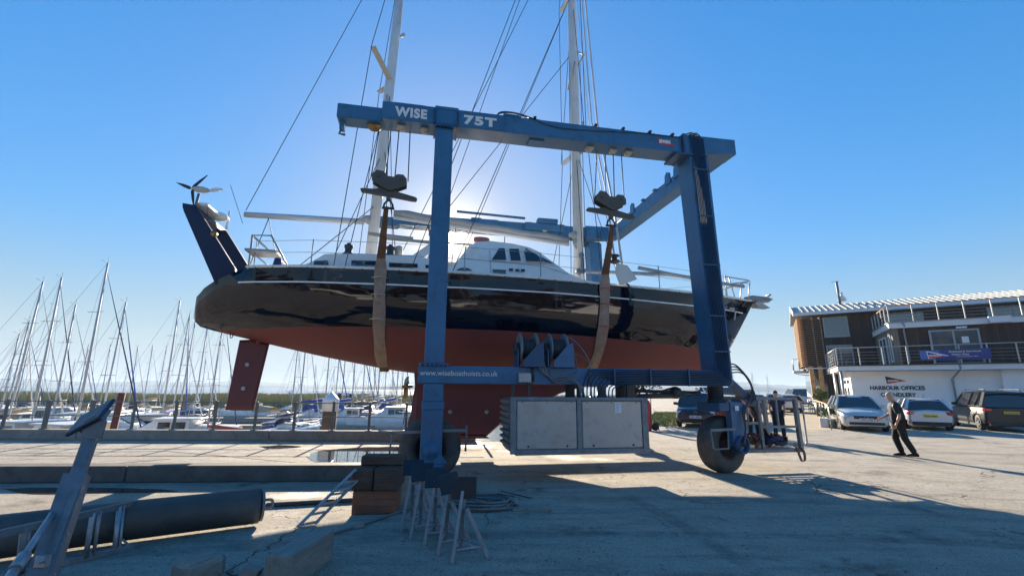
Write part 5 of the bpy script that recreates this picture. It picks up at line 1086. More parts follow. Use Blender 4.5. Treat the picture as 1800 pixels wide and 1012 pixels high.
mb = MB(); mb.box(cc_-o-z_*.03, (.12, .1, .02), Matrix((x_, y_, z_)).transposed()); mb.bar(T-o, cc_-o-z_*.02, .07, .05, up_); mb.prism([(-.05, -.06), (.06, -.06), (.07, .03), (.0, .06), (-.05, .03)], -.05, -.042, tf=lambda v: v+(T-o)+Vector((.03, 0, .01))); mb.build('head_bracket', m_prop, pp)
S0 = atY(92, 903, 2.4); S1 = atY(20, 1010, 2.1); ds = (S1-S0); S2 = S0+ds*((S0.z-.03)/(S0.z-S1.z))
mb = MB(); mb.tube([S0-o, S0.lerp(S2, .12)-o], .014, 10); mb.tube([S0.lerp(S2, .1)-o, S2-o], .019, 12); mb.tube([S0.lerp(S2, .1)-o, S0.lerp(S2, .13)-o], .024, 12); mb.build('brace_tube', m_galv, pp)
mb = MB(); mb.box(Vector((0, 0, .01)), (.25, .25, .02)); mb.build('foot_plate', m_prop, pp)
# timber beam at the front
def pxbox(name, label, cat, A, B_, wd, h, m, ch=.012, group=None, tw=0):   # block whose near bottom edge runs A-B on the ground, thickness away from the camera
    A, B_ = Vector(A), Vector(B_); d = (B_-A); L = d.length; x = d.normalized(); y = Vector((-x.y, x.x, 0)).normalized(); c = (A+B_)/2+y*wd/2
    o = MB().box((0, 0, h/2), (L, wd, h), Matrix.Rotation(tw, 3, 'X'), ch=ch).build(name, m); o.location = (c.x, c.y, A.z); o.rotation_euler = (0, 0, math.atan2(x.y, x.x)); return tag(o, label, cat, group)
a_ = G(506, 1046); b_ = G(584, 984)
pxbox('timber_block', 'long weathered timber block lying at the bottom of the picture', 'timber block', (a_.x, a_.y, .005), (b_.x, b_.y, .005), .24, .30, m_timberg, .007)
a_ = G(372, 1040); b_ = G(398, 1020)
o_ = pxbox('timber_block', 'chamfered dark timber block at the bottom edge left of the long block', 'timber block', (a_.x-.25, a_.y-.02, .005), (b_.x-.03, b_.y+.05, .005), .3, .22, m_timberg, .05)
o_ = MB().prism([(0, 0), (.16, 0), (.18, .05), (.03, .09)], -.05, .05).build('rubble', m_concrete); o_.location = G(425, 1010); tag(o_, 'small grey stone at the bottom edge between the two timber blocks', 'stone')
# stack of timbers
g0 = G(617, 905); g1 = G(697, 903)
pxbox('timber_block', 'reddish brown timber forming the bottom of the stack', 'timber block', g0, g1, .55, .31, m_timber2, .012)
up0 = G(612, 906)
def stk(px0, px1, zb, h, Y, wd, lb, m, ch=.015):
    a = G(px0, 905); b = G(px1, 905); k = 0; pxbox('timber_block', lb, 'timber block', (a.x, a.y+Y, zb), (b.x, b.y+Y, zb), wd, h, m, ch)
stk(611, 650, .314, .3, 0, .55, 'dark timber at the left of the middle layer of the stack', m_timber, .03)
stk(652, 694, .314, .3, .01, .6, 'dark timber at the right of the middle layer of the stack', m_timber)
pxbox('timber_block', 'long timber lying across the top of the stack', 'timber block', (-2.24, 7.2, .618), (-1.6, 7.24, .618), .28, .14, m_timber, .02)
pxbox('timber_block', 'timber standing behind the right end of the stack', 'timber block', G(700, 890), G(718, 884), .4, .62, m_timberg)
# small ladder leaning on the stack
sr = root('ramp_ladder', 'narrow aluminium step ladder leaning on the timber stack', 'ladder', G(535, 925)); o = Vector(sr.location)
bL = G(522, 929); bR = bL+Vector((.16, .16, 0)); tL = atY(626, 824, 6.98); tR = tL+Vector((.15, .16, 0))
for a, b in ((bL, tL), (bR, tR)): mb = MB(); mb.bar(a-o+Vector((0, 0, .02)), b-o, .045, .025, ch=.004); mb.build('stile', m_galv, sr)
for f in (.06, .22, .38, .54, .6, .75, .97): mb = MB(); mb.bar(bL.lerp(tL, f)-o, bR.lerp(tR, f)-o, .05, .02); mb.build('rung', m_galv, sr)
# boat stands
def stand(foot, rz, h, label, tilt=(0, 0), ptw=0):
    r_ = root('boat_stand', label, 'boat stand', (foot.x, foot.y, 0), rz, 'boat stands under the hoist')
    hd = Vector((0, 0, h-.06))
    feet = [Vector((.24*math.cos(a), .24*math.sin(a), 0)) for a in (R(-110), R(10), R(130))]
    feet = [Vector((-.1, -.16, 0)), Vector((.28, -.02, 0)), Vector((-.02, .3, 0))]
    for k, f in enumerate(feet):
        mb = MB(); top = hd+f*.12; mb.bar(f+Vector((0, 0, .01)), top-Vector((0, 0, .0 if k == 0 else .18)), .042, .035, (1, 0, 0) if k == 0 else (0, 1, 0), ch=.003); mb.box(f+Vector((0, 0, .006)), (.08, .06, .012)); mb.build('leg', m_leg, r_)
    mb = MB()
    for a, b in ((0, 1), (1, 2), (0, 2)): mb.tube([feet[a].lerp(hd, .18), feet[b].lerp(hd, .18)], .012, 6)
    mb.build('brace', m_galv, r_)
    mb = MB(); mb.bar(hd-Vector((0, 0, .16)), hd+Vector((0, 0, .02)), .05, .05, (1, 0, 0), ch=.004); mb.build('neck', m_galvd, r_)
    rot = Matrix.Rotation(ptw, 3, 'Z') @ Matrix.Rotation(tilt[0], 3, 'X') @ Matrix.Rotation(tilt[1], 3, 'Y')
    MB().box(hd+Vector((0, -.02, .03)), (.27, .22, .02), rot, ch=.004).build('top_pad', m_padb, r_); return r_
m_padb = M('pad_painted_steel', (.01, .013, .022), .5, var=.35, scale=8, dirt=(.05, .055, .06), damt=.5)
stand(G(812, 981), .1, .73, 'front boat stand with its plate tipped up to face the camera', (R(86), R(3)), .0)
stand(G(786, 966), .15, .73, 'second boat stand from the front with plate turned edge on', (R(68), R(-8)), .75)
stand(G(763, 951), .1, .73, 'middle boat stand of the five with tipped dark plate', (R(62), R(-10)), -.1)
stand(G(738, 940), .12, .76, 'fourth boat stand from the front with large tilted plate', (R(60), R(-6)), .05)
stand(G(722, 926), .1, .76, 'rearmost boat stand of the five, beside the timber stack', (R(50), R(0)), .1)
# hose coil
mb = MB(); pts = []; c0 = G(850, 888, .02); r3 = random.Random(11); o = Vector((c0.x, c0.y, 0))
for k in range(150):
    a = k*2*math.pi/22; rr = .52-.05*math.sin(k*.31)-.16*((k % 37)/37); pts.append(Vector((rr*1.0*math.cos(a)+.05*math.sin(k*.7), rr*.62*math.sin(a), .02+.018*(k//22) % .11+r3.uniform(0, .012))))
mb.tube(pts, .016, 7); en = G(584, 937, .02)-o
mb.tube(curve([pts[0], pts[0]+Vector((-.3, .3, 0)), Vector((-.75, -.05, .02)), Vector(G(720, 893, .02))-o, Vector(G(650, 917, .02))-o, en], 8), .017, 7)
hr = root('hose_coil', 'coiled grey hose on the ground behind the boat stands', 'hose', o); mb.build('hose', m_hose, hr)
mb = MB(); q = Vector(G(622, 925, .025))-o; mb.bar(q, q+Vector((.12, .05, .005)), .04, .035); mb.tube(curve([Vector((.42, -.05, .1)), Vector((.5, -.08, .14)), Vector((.5, -.16, .1)), Vector((.42, -.1, .06))], 4), .012, 6); mb.build('coupling', m_galv, hr)
mb = MB(); a_ = G(880, 862, .01); mb.tube(curve([a_, G(905, 868, .01), G(935, 875, .01)], 5), .008, 5); o_ = mb.build('loose_rope', m_rope); tag(o_, 'thin dark rope end lying right of the hose coil', 'rope')
def stick(p, q, wd, h, lb, m=m_timberg):
    a, b = G(*p), G(*q); pxbox('wood_offcut', lb, 'wood offcut', a, b, wd, h, m, .006)
stick((902, 899), (928, 897), .07, .035, 'grey wooden offcut right of the hose coil'); stick((925, 899), (970, 899), .035, .03, 'thin wooden offcut pointing right'); stick((856, 925), (882, 918), .04, .02, 'small wooden wedge in front of the hose coil'); stick((826, 921), (834, 923), .035, .02, 'tiny wooden chip beside the front boat stand')

# ================================================================ OFFICE BUILDING
B0 = Vector((21.9, 30.6, 0)); _a = R(123); BU = Vector((math.sin(_a), math.cos(_a), 0)); BV = Vector((math.sin(R(29)), math.cos(R(29)), 0))
def Bp(s, w_, z): return BU*s+BV*w_+Vector((0, 0, z))
BF = Matrix((BU, BV, Vector((0, 0, 1)))).transposed()
def bld(mb, s0, s1, w0, w1, z0, z1, mi=0): return mb.add([Bp(s, w_, z) for s in (s0, s1) for w_ in (w0, w1) for z in (z0, z1)], [(0, 1, 3, 2), (4, 6, 7, 5), (0, 4, 5, 1), (2, 3, 7, 6), (0, 2, 6, 4), (1, 5, 7, 3)], mi)
def btube(mb, pts, r, n=6): return mb.tube([Bp(*p) for p in pts], r, n)
def bquad(mb, pts, th=.02):           # polygon (s, w, z)
    return mb.add([Bp(*p) for p in pts], [list(range(len(pts)))])
OB = root('office_building', 'timber clad harbour office with white ground floor, balconies and metal roof', 'building', B0)
def board_mat(name, c1, c2, vert=True, pitch=.14, k=0):
    m, t, p = newmat(name); co = ND(t, 'ShaderNodeTexCoord').outputs['Object']
    s_ = ND(t, 'ShaderNodeVectorMath', {0: co, 1: tuple(BU+BV*.77)}, operation='DOT_PRODUCT').outputs['Value'] if vert else ND(t, 'ShaderNodeSeparateXYZ', {0: co}).outputs[2]
    d = ND(t, 'ShaderNodeMath', {0: s_, 1: pitch}, operation='DIVIDE').outputs[0]; fl = ND(t, 'ShaderNodeMath', {0: d}, operation='FLOOR').outputs[0]; fr = ND(t, 'ShaderNodeMath', {0: d}, operation='FRACT').outputs[0]
    wn = ND(t, 'ShaderNodeTexWhiteNoise', {'W': fl}, noise_dimensions='1D').outputs[0]
    mp = ND(t, 'ShaderNodeMapping', {'Vector': co, 'Scale': (4, 4, .35)}).outputs[0]; no = ND(t, 'ShaderNodeTexNoise', {'Vector': mp, 'Scale': 1.6, 'Detail': 6, 'Roughness': .7}).outputs[0]
    f = ND(t, 'ShaderNodeMath', {0: ND(t, 'ShaderNodeMath', {0: wn, 1: .5}, operation='MULTIPLY').outputs[0], 1: ND(t, 'ShaderNodeMath', {0: ramp(t, no, .3, .7), 1: .6}, operation='MULTIPLY').outputs[0]}, operation='ADD').outputs[0]
    c = mixc(t, f, c4(c1), c4(c2)); gp = ND(t, 'ShaderNodeMath', {0: fr, 1: .07}, operation='LESS_THAN').outputs[0]; c = mixc(t, gp, c, (.01, .01, .01, 1)); t.links.new(c, p.inputs['Base Color']); p.inputs['Roughness'].default_value = .8
    b = ND(t, 'ShaderNodeBump', {'Strength': .8, 'Distance': .02, 'Height': ND(t, 'ShaderNodeMath', {0: 1, 1: gp}, operation='SUBTRACT').outputs[0]}); t.links.new(b.outputs[0], p.inputs['Normal']); return m
m_board = board_mat('dark_cladding', (.022, .012, .009), (.085, .05, .036)); m_boardl = board_mat('grey_cladding', (.1, .08, .06), (.3, .26, .21))
m_render = M('white_render', (.82, .82, .82), .8, var=.04, scale=.6, dirt=(.6, .6, .58), damt=.5, bump=.2, bscale=30)
m_fascia = M('fascia_white', (.66, .68, .7), .5, var=.05); m_bfrm = M('window_grey', (.32, .36, .38), .5, var=.05); m_brail = M('balcony_steel', (.4, .4, .39), .45, metal=.4, var=.1)
m_larch = M('larch', (.6, .33, .13), .8, var=.3, scale=3, dirt=(.2, .11, .05), damt=.5); m_larchg = M('larch_grey', (.3, .2, .13), .85, var=.35, scale=2.5, dirt=(.16, .12, .09), damt=.6)
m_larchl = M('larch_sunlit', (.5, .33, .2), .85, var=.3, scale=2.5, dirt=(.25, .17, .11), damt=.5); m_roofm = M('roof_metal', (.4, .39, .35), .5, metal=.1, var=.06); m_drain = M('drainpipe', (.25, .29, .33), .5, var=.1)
S1 = 26
mb = MB(); bld(mb, .5, S1, .8, 6.98, 0, 3.06); bld(mb, 7.6, S1, .45, .8, 0, 3.06); wg_ = mb.build('ground_wall', m_render, OB)
mb = MB(); bld(mb, -.2, S1, 0, 6.98, 3.07, 3.38); mb.build('balcony_slab', m_fascia, OB)
mb = MB(); bld(mb, -.26, S1, -.07, 6.97, 3.381, 3.45); bld(mb, -.24, S1, -.05, .0, 3.04, 3.068); mb.build('balcony_gutter', m_dark, OB)
mb = MB(); bld(mb, 3.2, S1, 1.5, 6.98, 3.451, 5.84); md = mb.build('upper_wall', m_board, OB)
mb = MB(); bld(mb, 3.185, 3.2, 1.5, 6.98, 3.452, 5.83); bld(mb, 3.2, 3.5, 1.485, 1.5, 3.452, 5.83); mb.build('side_wall', m_boardl, OB)
mb = MB(); bld(mb, 3.05, S1, 1.3, 6.97, 5.85, 6.2); bld(mb, 7.75, 8.7, .98, 1.3, 5.86, 6.25); mb.build('terrace_slab', m_fascia, OB)
mb = MB(); bld(mb, 3.0, S1, 1.24, 6.96, 6.201, 6.26); mb.build('terrace_gutter', m_drain, OB)
mb = MB(); bld(mb, -.2, S1, 7.0, 14, 0, 7.75); mb.build('main_wall', m_board, OB)
mb = MB(); bld(mb, -1.4, -.2, 7.3, 14, 3.4, 7.6); mb.build('stair_wall', m_board, OB)
mb = MB(); bld(mb, -1.3, -.2, 7.6, 13.8, .05, 3.4); mb.build('entrance_glazing', m_glassb, OB)
# roof
mb = MB(); rf = [(6.35, 7.93), (6.35, 8.05), (10.5, 9.15), (14.6, 8.05), (14.6, 7.93), (10.5, 9.0)]
mb.add([Bp(s, w_, z) for s in (-1.95, S1) for w_, z in rf], [[0, 1, 2, 3, 4, 5], [11, 10, 9, 8, 7, 6]]+[(i, (i+1) % 6, 6+(i+1) % 6, 6+i) for i in range(6)]); rof = mb.build('roof', m_roofm, OB)
mb = MB(); s = -1.75
while s < 18: mb.add([Bp(*p) for p in ((s, 6.36, 8.05), (s+.05, 6.36, 8.05), (s+.05, 10.5, 9.15), (s, 10.5, 9.15), (s, 6.36, 8.1), (s+.05, 6.36, 8.1), (s+.05, 10.5, 9.2), (s, 10.5, 9.2))], [(4, 5, 6, 7), (0, 4, 7, 3), (1, 2, 6, 5), (0, 1, 5, 4), (3, 7, 6, 2)]); s += .42
mb.build('roof_seam', m_roofm, rof)
mb = MB(); bld(mb, -2.0, S1, 6.2, 6.345, 7.78, 8.02); mb.build('eaves_gutter', m_fascia, OB)
mb = MB(); mb.add([Bp(*p) for p in ((-2.02, 6.2, 7.75), (-2.02, 6.2, 8.1), (-2.02, 10.5, 9.27), (-2.02, 10.5, 8.9), (-1.955, 6.2, 7.75), (-1.955, 6.2, 8.1), (-1.955, 10.5, 9.27), (-1.955, 10.5, 8.9))], [(0, 1, 2, 3), (4, 5, 6, 7), (0, 1, 5, 4), (1, 2, 6, 5), (2, 3, 7, 6), (3, 0, 4, 7)]); mb.build('barge_board', m_fascia, OB)
# timber louvres wrapping the corner
for k in range(24):
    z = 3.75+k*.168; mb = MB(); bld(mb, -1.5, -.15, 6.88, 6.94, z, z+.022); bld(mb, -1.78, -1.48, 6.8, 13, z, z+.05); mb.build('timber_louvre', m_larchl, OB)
for s0, w0 in ((-1.45, 6.96), (-.75, 6.96), (-.2, 6.955), (-1.46, 8.4), (-1.46, 10)):
    mb = MB(); bld(mb, s0, s0+.07, w0, w0+.12, 3.6, 7.75); mb.build('louvre_post', m_larchg, OB)
for s0 in (-1.35, -.75): mb = MB(); bld(mb, s0, s0+.3, 6.9, 7.2, .0, 3.72); mb.build('timber_post', m_larch, OB)
mb = MB(); bld(mb, -1.6, -.1, 6.85, 7.25, 3.5, 3.6); mb.build('post_beam', m_fascia, OB)
mb = MB(); bld(mb, -2.3, -1.3, 10.4, 13, 3.35, 3.5); mb.build('side_balcony', m_fascia, OB); mb = MB()
btube(mb, [(-2.25, 13, 4.5), (-2.25, 10.45, 4.5), (-1.45, 10.45, 4.5)], .03); [btube(mb, [(s0, w0, 3.5), (s0, w0, 4.5)], .02) for s0, w0 in ((-2.25, 10.45), (-2.25, 11.7), (-1.85, 10.45))]; btube(mb, [(-2.3, 10.4, 3.35), (-2.0, 10.35, 3.2), (-1.3, 10.4, 3.1)], .035); mb.build('side_railing', m_brail, OB)
mb = MB(); bld(mb, -2.24, -2.22, 10.5, 12.9, 3.6, 4.4); mb.build('side_glass', m_glassb, OB)
# windows
def window(s0, s1, w_, z0, z1, mull=(), fr=.09, m=m_glassb, par=OB, sill=True):
    mb = MB(); bld(mb, s0, s1, w_-.07, w_-.002, z0, z0+fr); bld(mb, s0, s1, w_-.07, w_-.002, z1-fr, z1); bld(mb, s0, s0+fr, w_-.068, w_-.002, z0+fr, z1-fr); bld(mb, s1-fr, s1, w_-.068, w_-.002, z0+fr, z1-fr)
    for x in mull: bld(mb, x-fr/2, x+fr/2, w_-.066, w_-.002, z0+fr, z1-fr)
    if sill: bld(mb, s0-.05, s1+.05, w_-.12, w_-.071, z0-.04, z0+.02)
    f_ = mb.build('window', m_bfrm, par); MB2 = MB(); bld(MB2, s0+fr, s1-fr, w_-.03, w_-.004, z0+fr, z1-fr); MB2.build('pane', m, f_); return f_
def window_s(w0, w1, s_, z0, z1, mull=(), fr=.08, par=OB):
    mb = MB(); bld(mb, s_-.06, s_-.002, w0, w1, z0, z0+fr); bld(mb, s_-.06, s_-.002, w0, w1, z1-fr, z1); bld(mb, s_-.058, s_-.002, w0, w0+fr, z0+fr, z1-fr); bld(mb, s_-.058, s_-.002, w1-fr, w1, z0+fr, z1-fr)
    for x in mull: bld(mb, s_-.056, s_-.002, x-fr/2, x+fr/2, z0+fr, z1-fr)
    f_ = mb.build('window', m_whitep, par); MB2 = MB(); bld(MB2, s_-.03, s_-.004, w0+fr, w1-fr, z0+fr, z1-fr); MB2.build('pane', m_glassb, f_)
window(.0, 1.65, 7.0, 6.0, 7.6); window(.0, 1.7, 7.0, 3.5, 5.35, (.9,))
mb = MB(); bld(mb, .12, 1.5, 6.985, 6.99, 6.95, 7.5); mb.build('blind', m_fascia, OB)
window(5.0, 7.35, 1.5, 3.46, 5.62, (6.15,), .1, sill=False)
mb = MB(); bld(mb, 6.5, 6.82, 1.455, 1.465, 4.75, 5.15); mb.build('notice', m_whitep, OB); mb = MB(); bld(mb, 6.3, 6.8, 1.3, 1.32, 5.66, 5.76); mb.build('lamp_strip', m_whitep, OB)
window(3.9, 6.2, 7.0, 6.3, 7.55, (4.8,)); window(9.6, 12.2, 7.0, 6.3, 7.55, (10.9,)); window(12.6, 14.4, 7.0, 6.3, 7.55)
window_s(2.0, 2.6, 3.185, 3.7, 5.5); window_s(3.4, 5.6, 3.185, 3.46, 5.5, (4.5,))
for w0 in (1.6, 3.0, 4.5):
    mb = MB(); bld(mb, .47, .498, w0, w0+.95, .02, 2.2); d_ = mb.build('door', m_whitep, OB); mb = MB(); bld(mb, .45, .469, w0+.2, w0+.75, .5, 2.0); mb.build('door_glass', m_glassb, d_); mb = MB(); bld(mb, .36, .469, w0-.25, w0-.15, 2.3, 2.5); mb.build('wall_lamp', m_dark, OB)
# posts and drainpipes under the balcony
for s0, w0 in ((-.05, .15), (-.12, 3.0), (-.12, 3.3)): mb = MB(); btube(mb, [(s0, w0, 0), (s0, w0, 3.07)], .075 if w0 < 1 else .06, 12); mb.build('post', m_brail, OB)
mb = MB(); btube(mb, [(5.75, -.02, 3.45), (5.78, .0, 3.2), (5.72, .1, 3.0), (5.5, .68, 2.55), (5.5, .72, .1)], .055, 10); mb.build('drainpipe', m_drain, OB)
mb = MB(); btube(mb, [(3.75, 1.22, 6.2), (3.85, 1.3, 6.0), (3.8, 1.45, 5.7), (3.85, 1.43, 3.75), (3.75, 1.4, 3.5)], .05, 10); mb.build('drainpipe', m_drain, OB)
mb = MB(); btube(mb, [(-.25, 4.8, 3.35), (-.25, 4.75, 3.1), (-.05, 4.6, 2.9), (-.05, 4.5, .1)], .05, 10); mb.build('drainpipe', m_drain, OB)
# railings
def railing(pts, z, h, n_w, top_m, name='railing', pp=None, pr_=.03):
    for i in range(len(pts)-1):
        (s0, w0), (s1, w1) = pts[i], pts[i+1]; L = math.hypot(s1-s0, w1-w0); n = max(1, round(L/1.25)) if abs(s1-s0) > .1 else max(1, round(L/1.1))
        mb = MB()
        for k in range(n+(1 if i == len(pts)-2 else 0)):
            f = k/n; s, w_ = s0+(s1-s0)*f, w0+(w1-w0)*f; bld(mb, s-pr_, s+pr_, w_-.03, w_+.03, z, z+h)
        mb.split('railing_post', m_brail, OB)
    mb = MB()
    for q in (.2, .38, .56, .74): btube(mb, [(s, w_, z+h*q) for s, w_ in pts], .008, 4)
    mb.build('railing_wire', m_brail, OB); mb = MB(); btube(mb, [(s, w_, z+h+.02) for s, w_ in pts], .035, 6); mb.build('handrail', top_m, OB)
railing([(-.15, 6.9), (-.15, .06), (S1-8, .06)], 3.45, 1.1, 4, m_brail)
railing([(3.15, 6.9), (3.15, 1.4), (S1-8, 1.4)], 6.26, 1.1, 4, m_larch, pr_=.03)
# banner and wall sign
bn = root('banner', 'dark blue open day banner hanging on the lower balcony railing', 'banner', B0+Bp(4.05, -.01, 3.68), 0)
def onwall(o): o.rotation_euler = (R(90), 0, math.atan2(BU.y, BU.x)); return o
m_ban = M('banner_blue', (.03, .05, .24), .6, var=.06); m_ban2 = M('banner_blue_light', (.08, .16, .42), .6, var=.1)
def bp2(l, y): return [BU*a+Vector((BU.y, -BU.x, 0))*(-y)*-1+Vector((0, 0, z)) for a, z in l]
nB = Vector((BU.y, -BU.x, 0))        # towards the yard
def plate(ol, y0, y1): n = len(ol); return MB().add([BU*a+nB*y0+Vector((0, 0, z)) for a, z in ol]+[BU*a+nB*y1+Vector((0, 0, z)) for a, z in ol], [list(range(n))[::-1], list(range(n, 2*n))]+[(i, (i+1) % n, n+(i+1) % n, n+i) for i in range(n)])
plate([(0, .03), (3.15, 0), (3.15, .62), (0, .58)], 0, .015).build('cloth', m_ban, bn); plate([(.01, .04), (.7, .035), (.95, .57), (.01, .57)], .016, .018).build('light_corner', m_ban2, bn)
def flag(par, x, z, k, y, m1, m2, m3):
    plate([(x-.03*k, z-.02*k), (x+1.0*k, z+.16*k), (x-.08*k, z+.48*k)], y, y+.006).build('pennant_border', m3, par)
    plate([(x, z+.2*k), (x+.62*k, z+.2*k), (x-.04*k, z+.41*k)], y+.0065, y+.01).build('pennant_top', m1, par); plate([(x, z+.01*k), (x+.4*k, z+.04*k), (x+.9*k, z+.165*k), (x+.62*k, z+.198*k), (x, z+.198*k)], y+.0065, y+.01).build('pennant_bottom', m2, par)
    t = text('pennant_letters', 'S/W/H', .2, m_whitep, par, (0, 0, 0), off=.008); fit(t, .55*k, .12*k); t.rotation_euler = (R(90), 0, math.atan2(BU.y, BU.x)); t.location = BU*(x+.04*k)+nB*(y+.012)+Vector((0, 0, z+.13*k))
flag(bn, .4, .08, .95, .019, m_ban, m_red, m_whitep)
m_bty = M('banner_yellow', (.75, .72, .4), .6, var=.05)
for s_, x, z, wd, h_ in (('Boatyard Services', 1.35, .42, 1.4, .13), ('Open Day', 1.45, .25, .78, .13), ('2nd-3rd October 2024', 1.65, .14, .95, .05)):
    t = text('banner_text', s_, .2, m_bty, bn, (0, 0, 0), off=.004); fit(t, wd, h_); t.rotation_euler = (R(90), 0, math.atan2(BU.y, BU.x)); t.location = BU*x+nB*.0195+Vector((0, 0, z))
wsn = Bp(0, .8, 0)
flag(OB, 0, 0, 0, 0, m_ban, m_red, m_red) if False else None
sg_ = root('wall_sign', 'pennant emblem and dark lettering HARBOUR OFFICES CHANDLERY on the white wall', 'sign', B0+Bp(1.45, .8, 0), 0)
y_ = .0235
flag(sg_, .95, 2.28, .95, .004, m_letter, m_red, m_letter)
for s_, x, z, wd, h_ in (('HARBOUR OFFICES', .0, 1.88, 2.72, .26), ('CHANDLERY', .5, 1.46, 1.75, .25)):
    t = text('sign_text', s_, .3, m_letter, sg_, (0, 0, 0), off=.008, ext=.015); fit(t, wd, h_); t.rotation_euler = (R(90), 0, math.atan2(BU.y, BU.x)); t.location = BU*x+nB*.017+Vector((0, 0, z))
# mast and dome on the roof
rm = root('roof_aerial', 'grey mast with white dome rising behind the office roof', 'aerial', B0+Bp(1.7, 9.8, 8.9)); mb = MB(); mb.tube([(0, 0, 0), (-.05, 0, 2.1)], .1, 8); mb.tube([(-.5, 0, 2.05), (.2, 0, 2.15)], .02, 4); mb.build('mast', m_galvd, rm)
MB().lathe([(0, 0), (.28, 0), (.33, .12), (.22, .35), (.1, .5), (.13, .7), (0, .85)], (.45, .3, .45), n=14).build('dome', m_whitep, rm)

# ================================================================ CARS
m_lens = M('lamp_lens', (.6, .62, .62), .1, var=.05, spec=.8); m_tail = M('tail_lamp', (.5, .015, .015), .15, var=.1, spec=.8); m_rimm = M('alloy', (.45, .45, .45), .35, metal=.6); m_plast = M('black_plastic', (.02, .02, .022), .55, var=.1)
def paint(n, c): return M(n, c, .22, metal=.15, var=.04, coat=.8, grime=.3)
def car(name, label, L, W, Hh, m_p, bonnet, rake_f, rake_r, belt, plate_front='', plate_rear='', suv=False, roof_m=None):
    r_ = root(name, label, 'car'); gc = .2 if suv else .16; wr_ = .36 if suv else .32; xf, xb = L/2-.85, -L/2+.75
    mb = MB(); rows = []; n = 22
    for i in range(n+1):
        t = i/n; x = -L/2+L*t; e = abs(2*t-1); wf = W/2*(1-.16*max(0, (e-.72)/.28)**2)
        zt = belt if x < bonnet-.1 else belt-(belt-bonnet_z(suv))*min(1, (x-bonnet+.1)/(L/2-bonnet))**1.1
        if x < -L/2+.12: zt = belt-.12*(1-(x+L/2)/.12)
        if x > L/2-.15: zt -= .16*((x-L/2+.15)/.15)**2
        zl = gc+.1*max(0, (e-.8)/.2); rows.append([Vector((x, 0, zl)), Vector((x, wf*.82, zl)), Vector((x, wf*.97, zl+.1)), Vector((x, wf, zl+.3)), Vector((x, wf*.985, (zl+zt)/2+.1)), Vector((x, wf*.955, zt-.1)), Vector((x, wf*.87, zt-.01)), Vector((x, wf*.5, zt+.025)), Vector((x, 0, zt+.035))])
    full = [[Vector((p.x, -p.y, p.z)) for p in r][::-1]+r[1:] for r in rows]; full = [[*r] for r in full]
    mb.grid(full); mb.add(full[0], [list(range(17))]); mb.add(full[-1], [list(range(17))[::-1]]); body = mb.build('body', [m_p, m_plast], r_)
    for x in (xf, xb):      # wheel arches
        c = MB().lathe([(0, -W), (wr_+.06, -W), (wr_+.06, -W/2+.28), (0, -W/2+.28)], (x, 0, wr_-.02), 'y', 24); c.lathe([(0, W/2-.28), (wr_+.06, W/2-.28), (wr_+.06, W), (0, W)], (x, 0, wr_-.02), 'y', 24); co = c.build('cutter', m_plast)
        md_ = body.modifiers.new('b', 'BOOLEAN'); md_.object = co; md_.operation = 'DIFFERENCE'; md_.solver = 'EXACT'; bpy.context.view_layer.update()
        me = bpy.data.meshes.new_from_object(body.evaluated_get(bpy.context.evaluated_depsgraph_get())); body.modifiers.clear(); body.data = me; bpy.data.objects.remove(co)
    # greenhouse: glass shell, roof, pillars
    xr, xw = -L/2+.1, bonnet; tr, tf = xr+rake_r, xw-rake_f; wb, wt = W/2*.92, W/2*.66; zr = Hh-.07
    def gp(x, s, z):
        f = (z-belt)/(zr-belt); return Vector((x, s*(wb+(wt-wb)*f), z))
    mb = MB(); rr = [[gp(xr, -1, belt-.03), gp(tr, -1, zr), gp(tr, 1, zr), gp(xr, 1, belt-.03)], [gp(xr+.4, -1, belt-.03), gp(tr+.1, -1, zr), gp(tr+.1, 1, zr), gp(xr+.4, 1, belt-.03)], [gp(xw-.5, -1, belt-.03), gp(tf, -1, zr), gp(tf, 1, zr), gp(xw-.5, 1, belt-.03)], [gp(xw, -1, belt-.03), gp(tf+.06, -1, zr-.03), gp(tf+.06, 1, zr-.03), gp(xw, 1, belt-.03)]]
    mb.grid(rr, smooth=False); mb.add(rr[0], [(0, 1, 2, 3)]); mb.add(rr[-1], [(3, 2, 1, 0)]); mb.build('glazing', m_glass, r_)
    mb = MB(); rf_ = []
    for x, z in ((tr-.12, zr-.05), (tr, zr+.005), (tr+.3, zr+.04), ((tr+tf)/2, Hh+.0), (tf-.3, zr+.045), (tf, zr+.005), (tf+.12, zr-.06)): rf_.append([Vector((x, y*wt, z-.055*abs(y)**3)) for y in (-1.05, -.95, -.75, -.4, 0, .4, .75, .95, 1.05)])
    mb.grid(rf_, flip=True); mb.grid([[p-Vector((0, 0, .045)) for p in r] for r in rf_]); mb.build('roof', roof_m or m_p, r_)
    mb = MB()
    for s in (-1, 1):
        off = Vector((0, s*.012, 0))
        mb.bar(gp(xw-.02, s, belt)+off, gp(tf+.05, s, zr-.02)+off, .06, .05); mb.bar(gp(xr+.06, s, belt)+off, gp(tr, s, zr-.02)+off, .12, .1)
        mb.bar(gp((xr+xw)/2-.1, s, belt)+off, gp((tr+tf)/2, s, zr-.01)+off, .03, .07); mb.bar(gp(xr+.75, s, belt)+off, gp(tr+.35, s, zr-.01)+off, .04, .16 if not suv else .1)
        mb.bar(gp(xr+.1, s, belt+.01)+off, gp(xw-.05, s, belt+.01)+off, .03, .03)
    mb.build('pillar', m_p, r_)
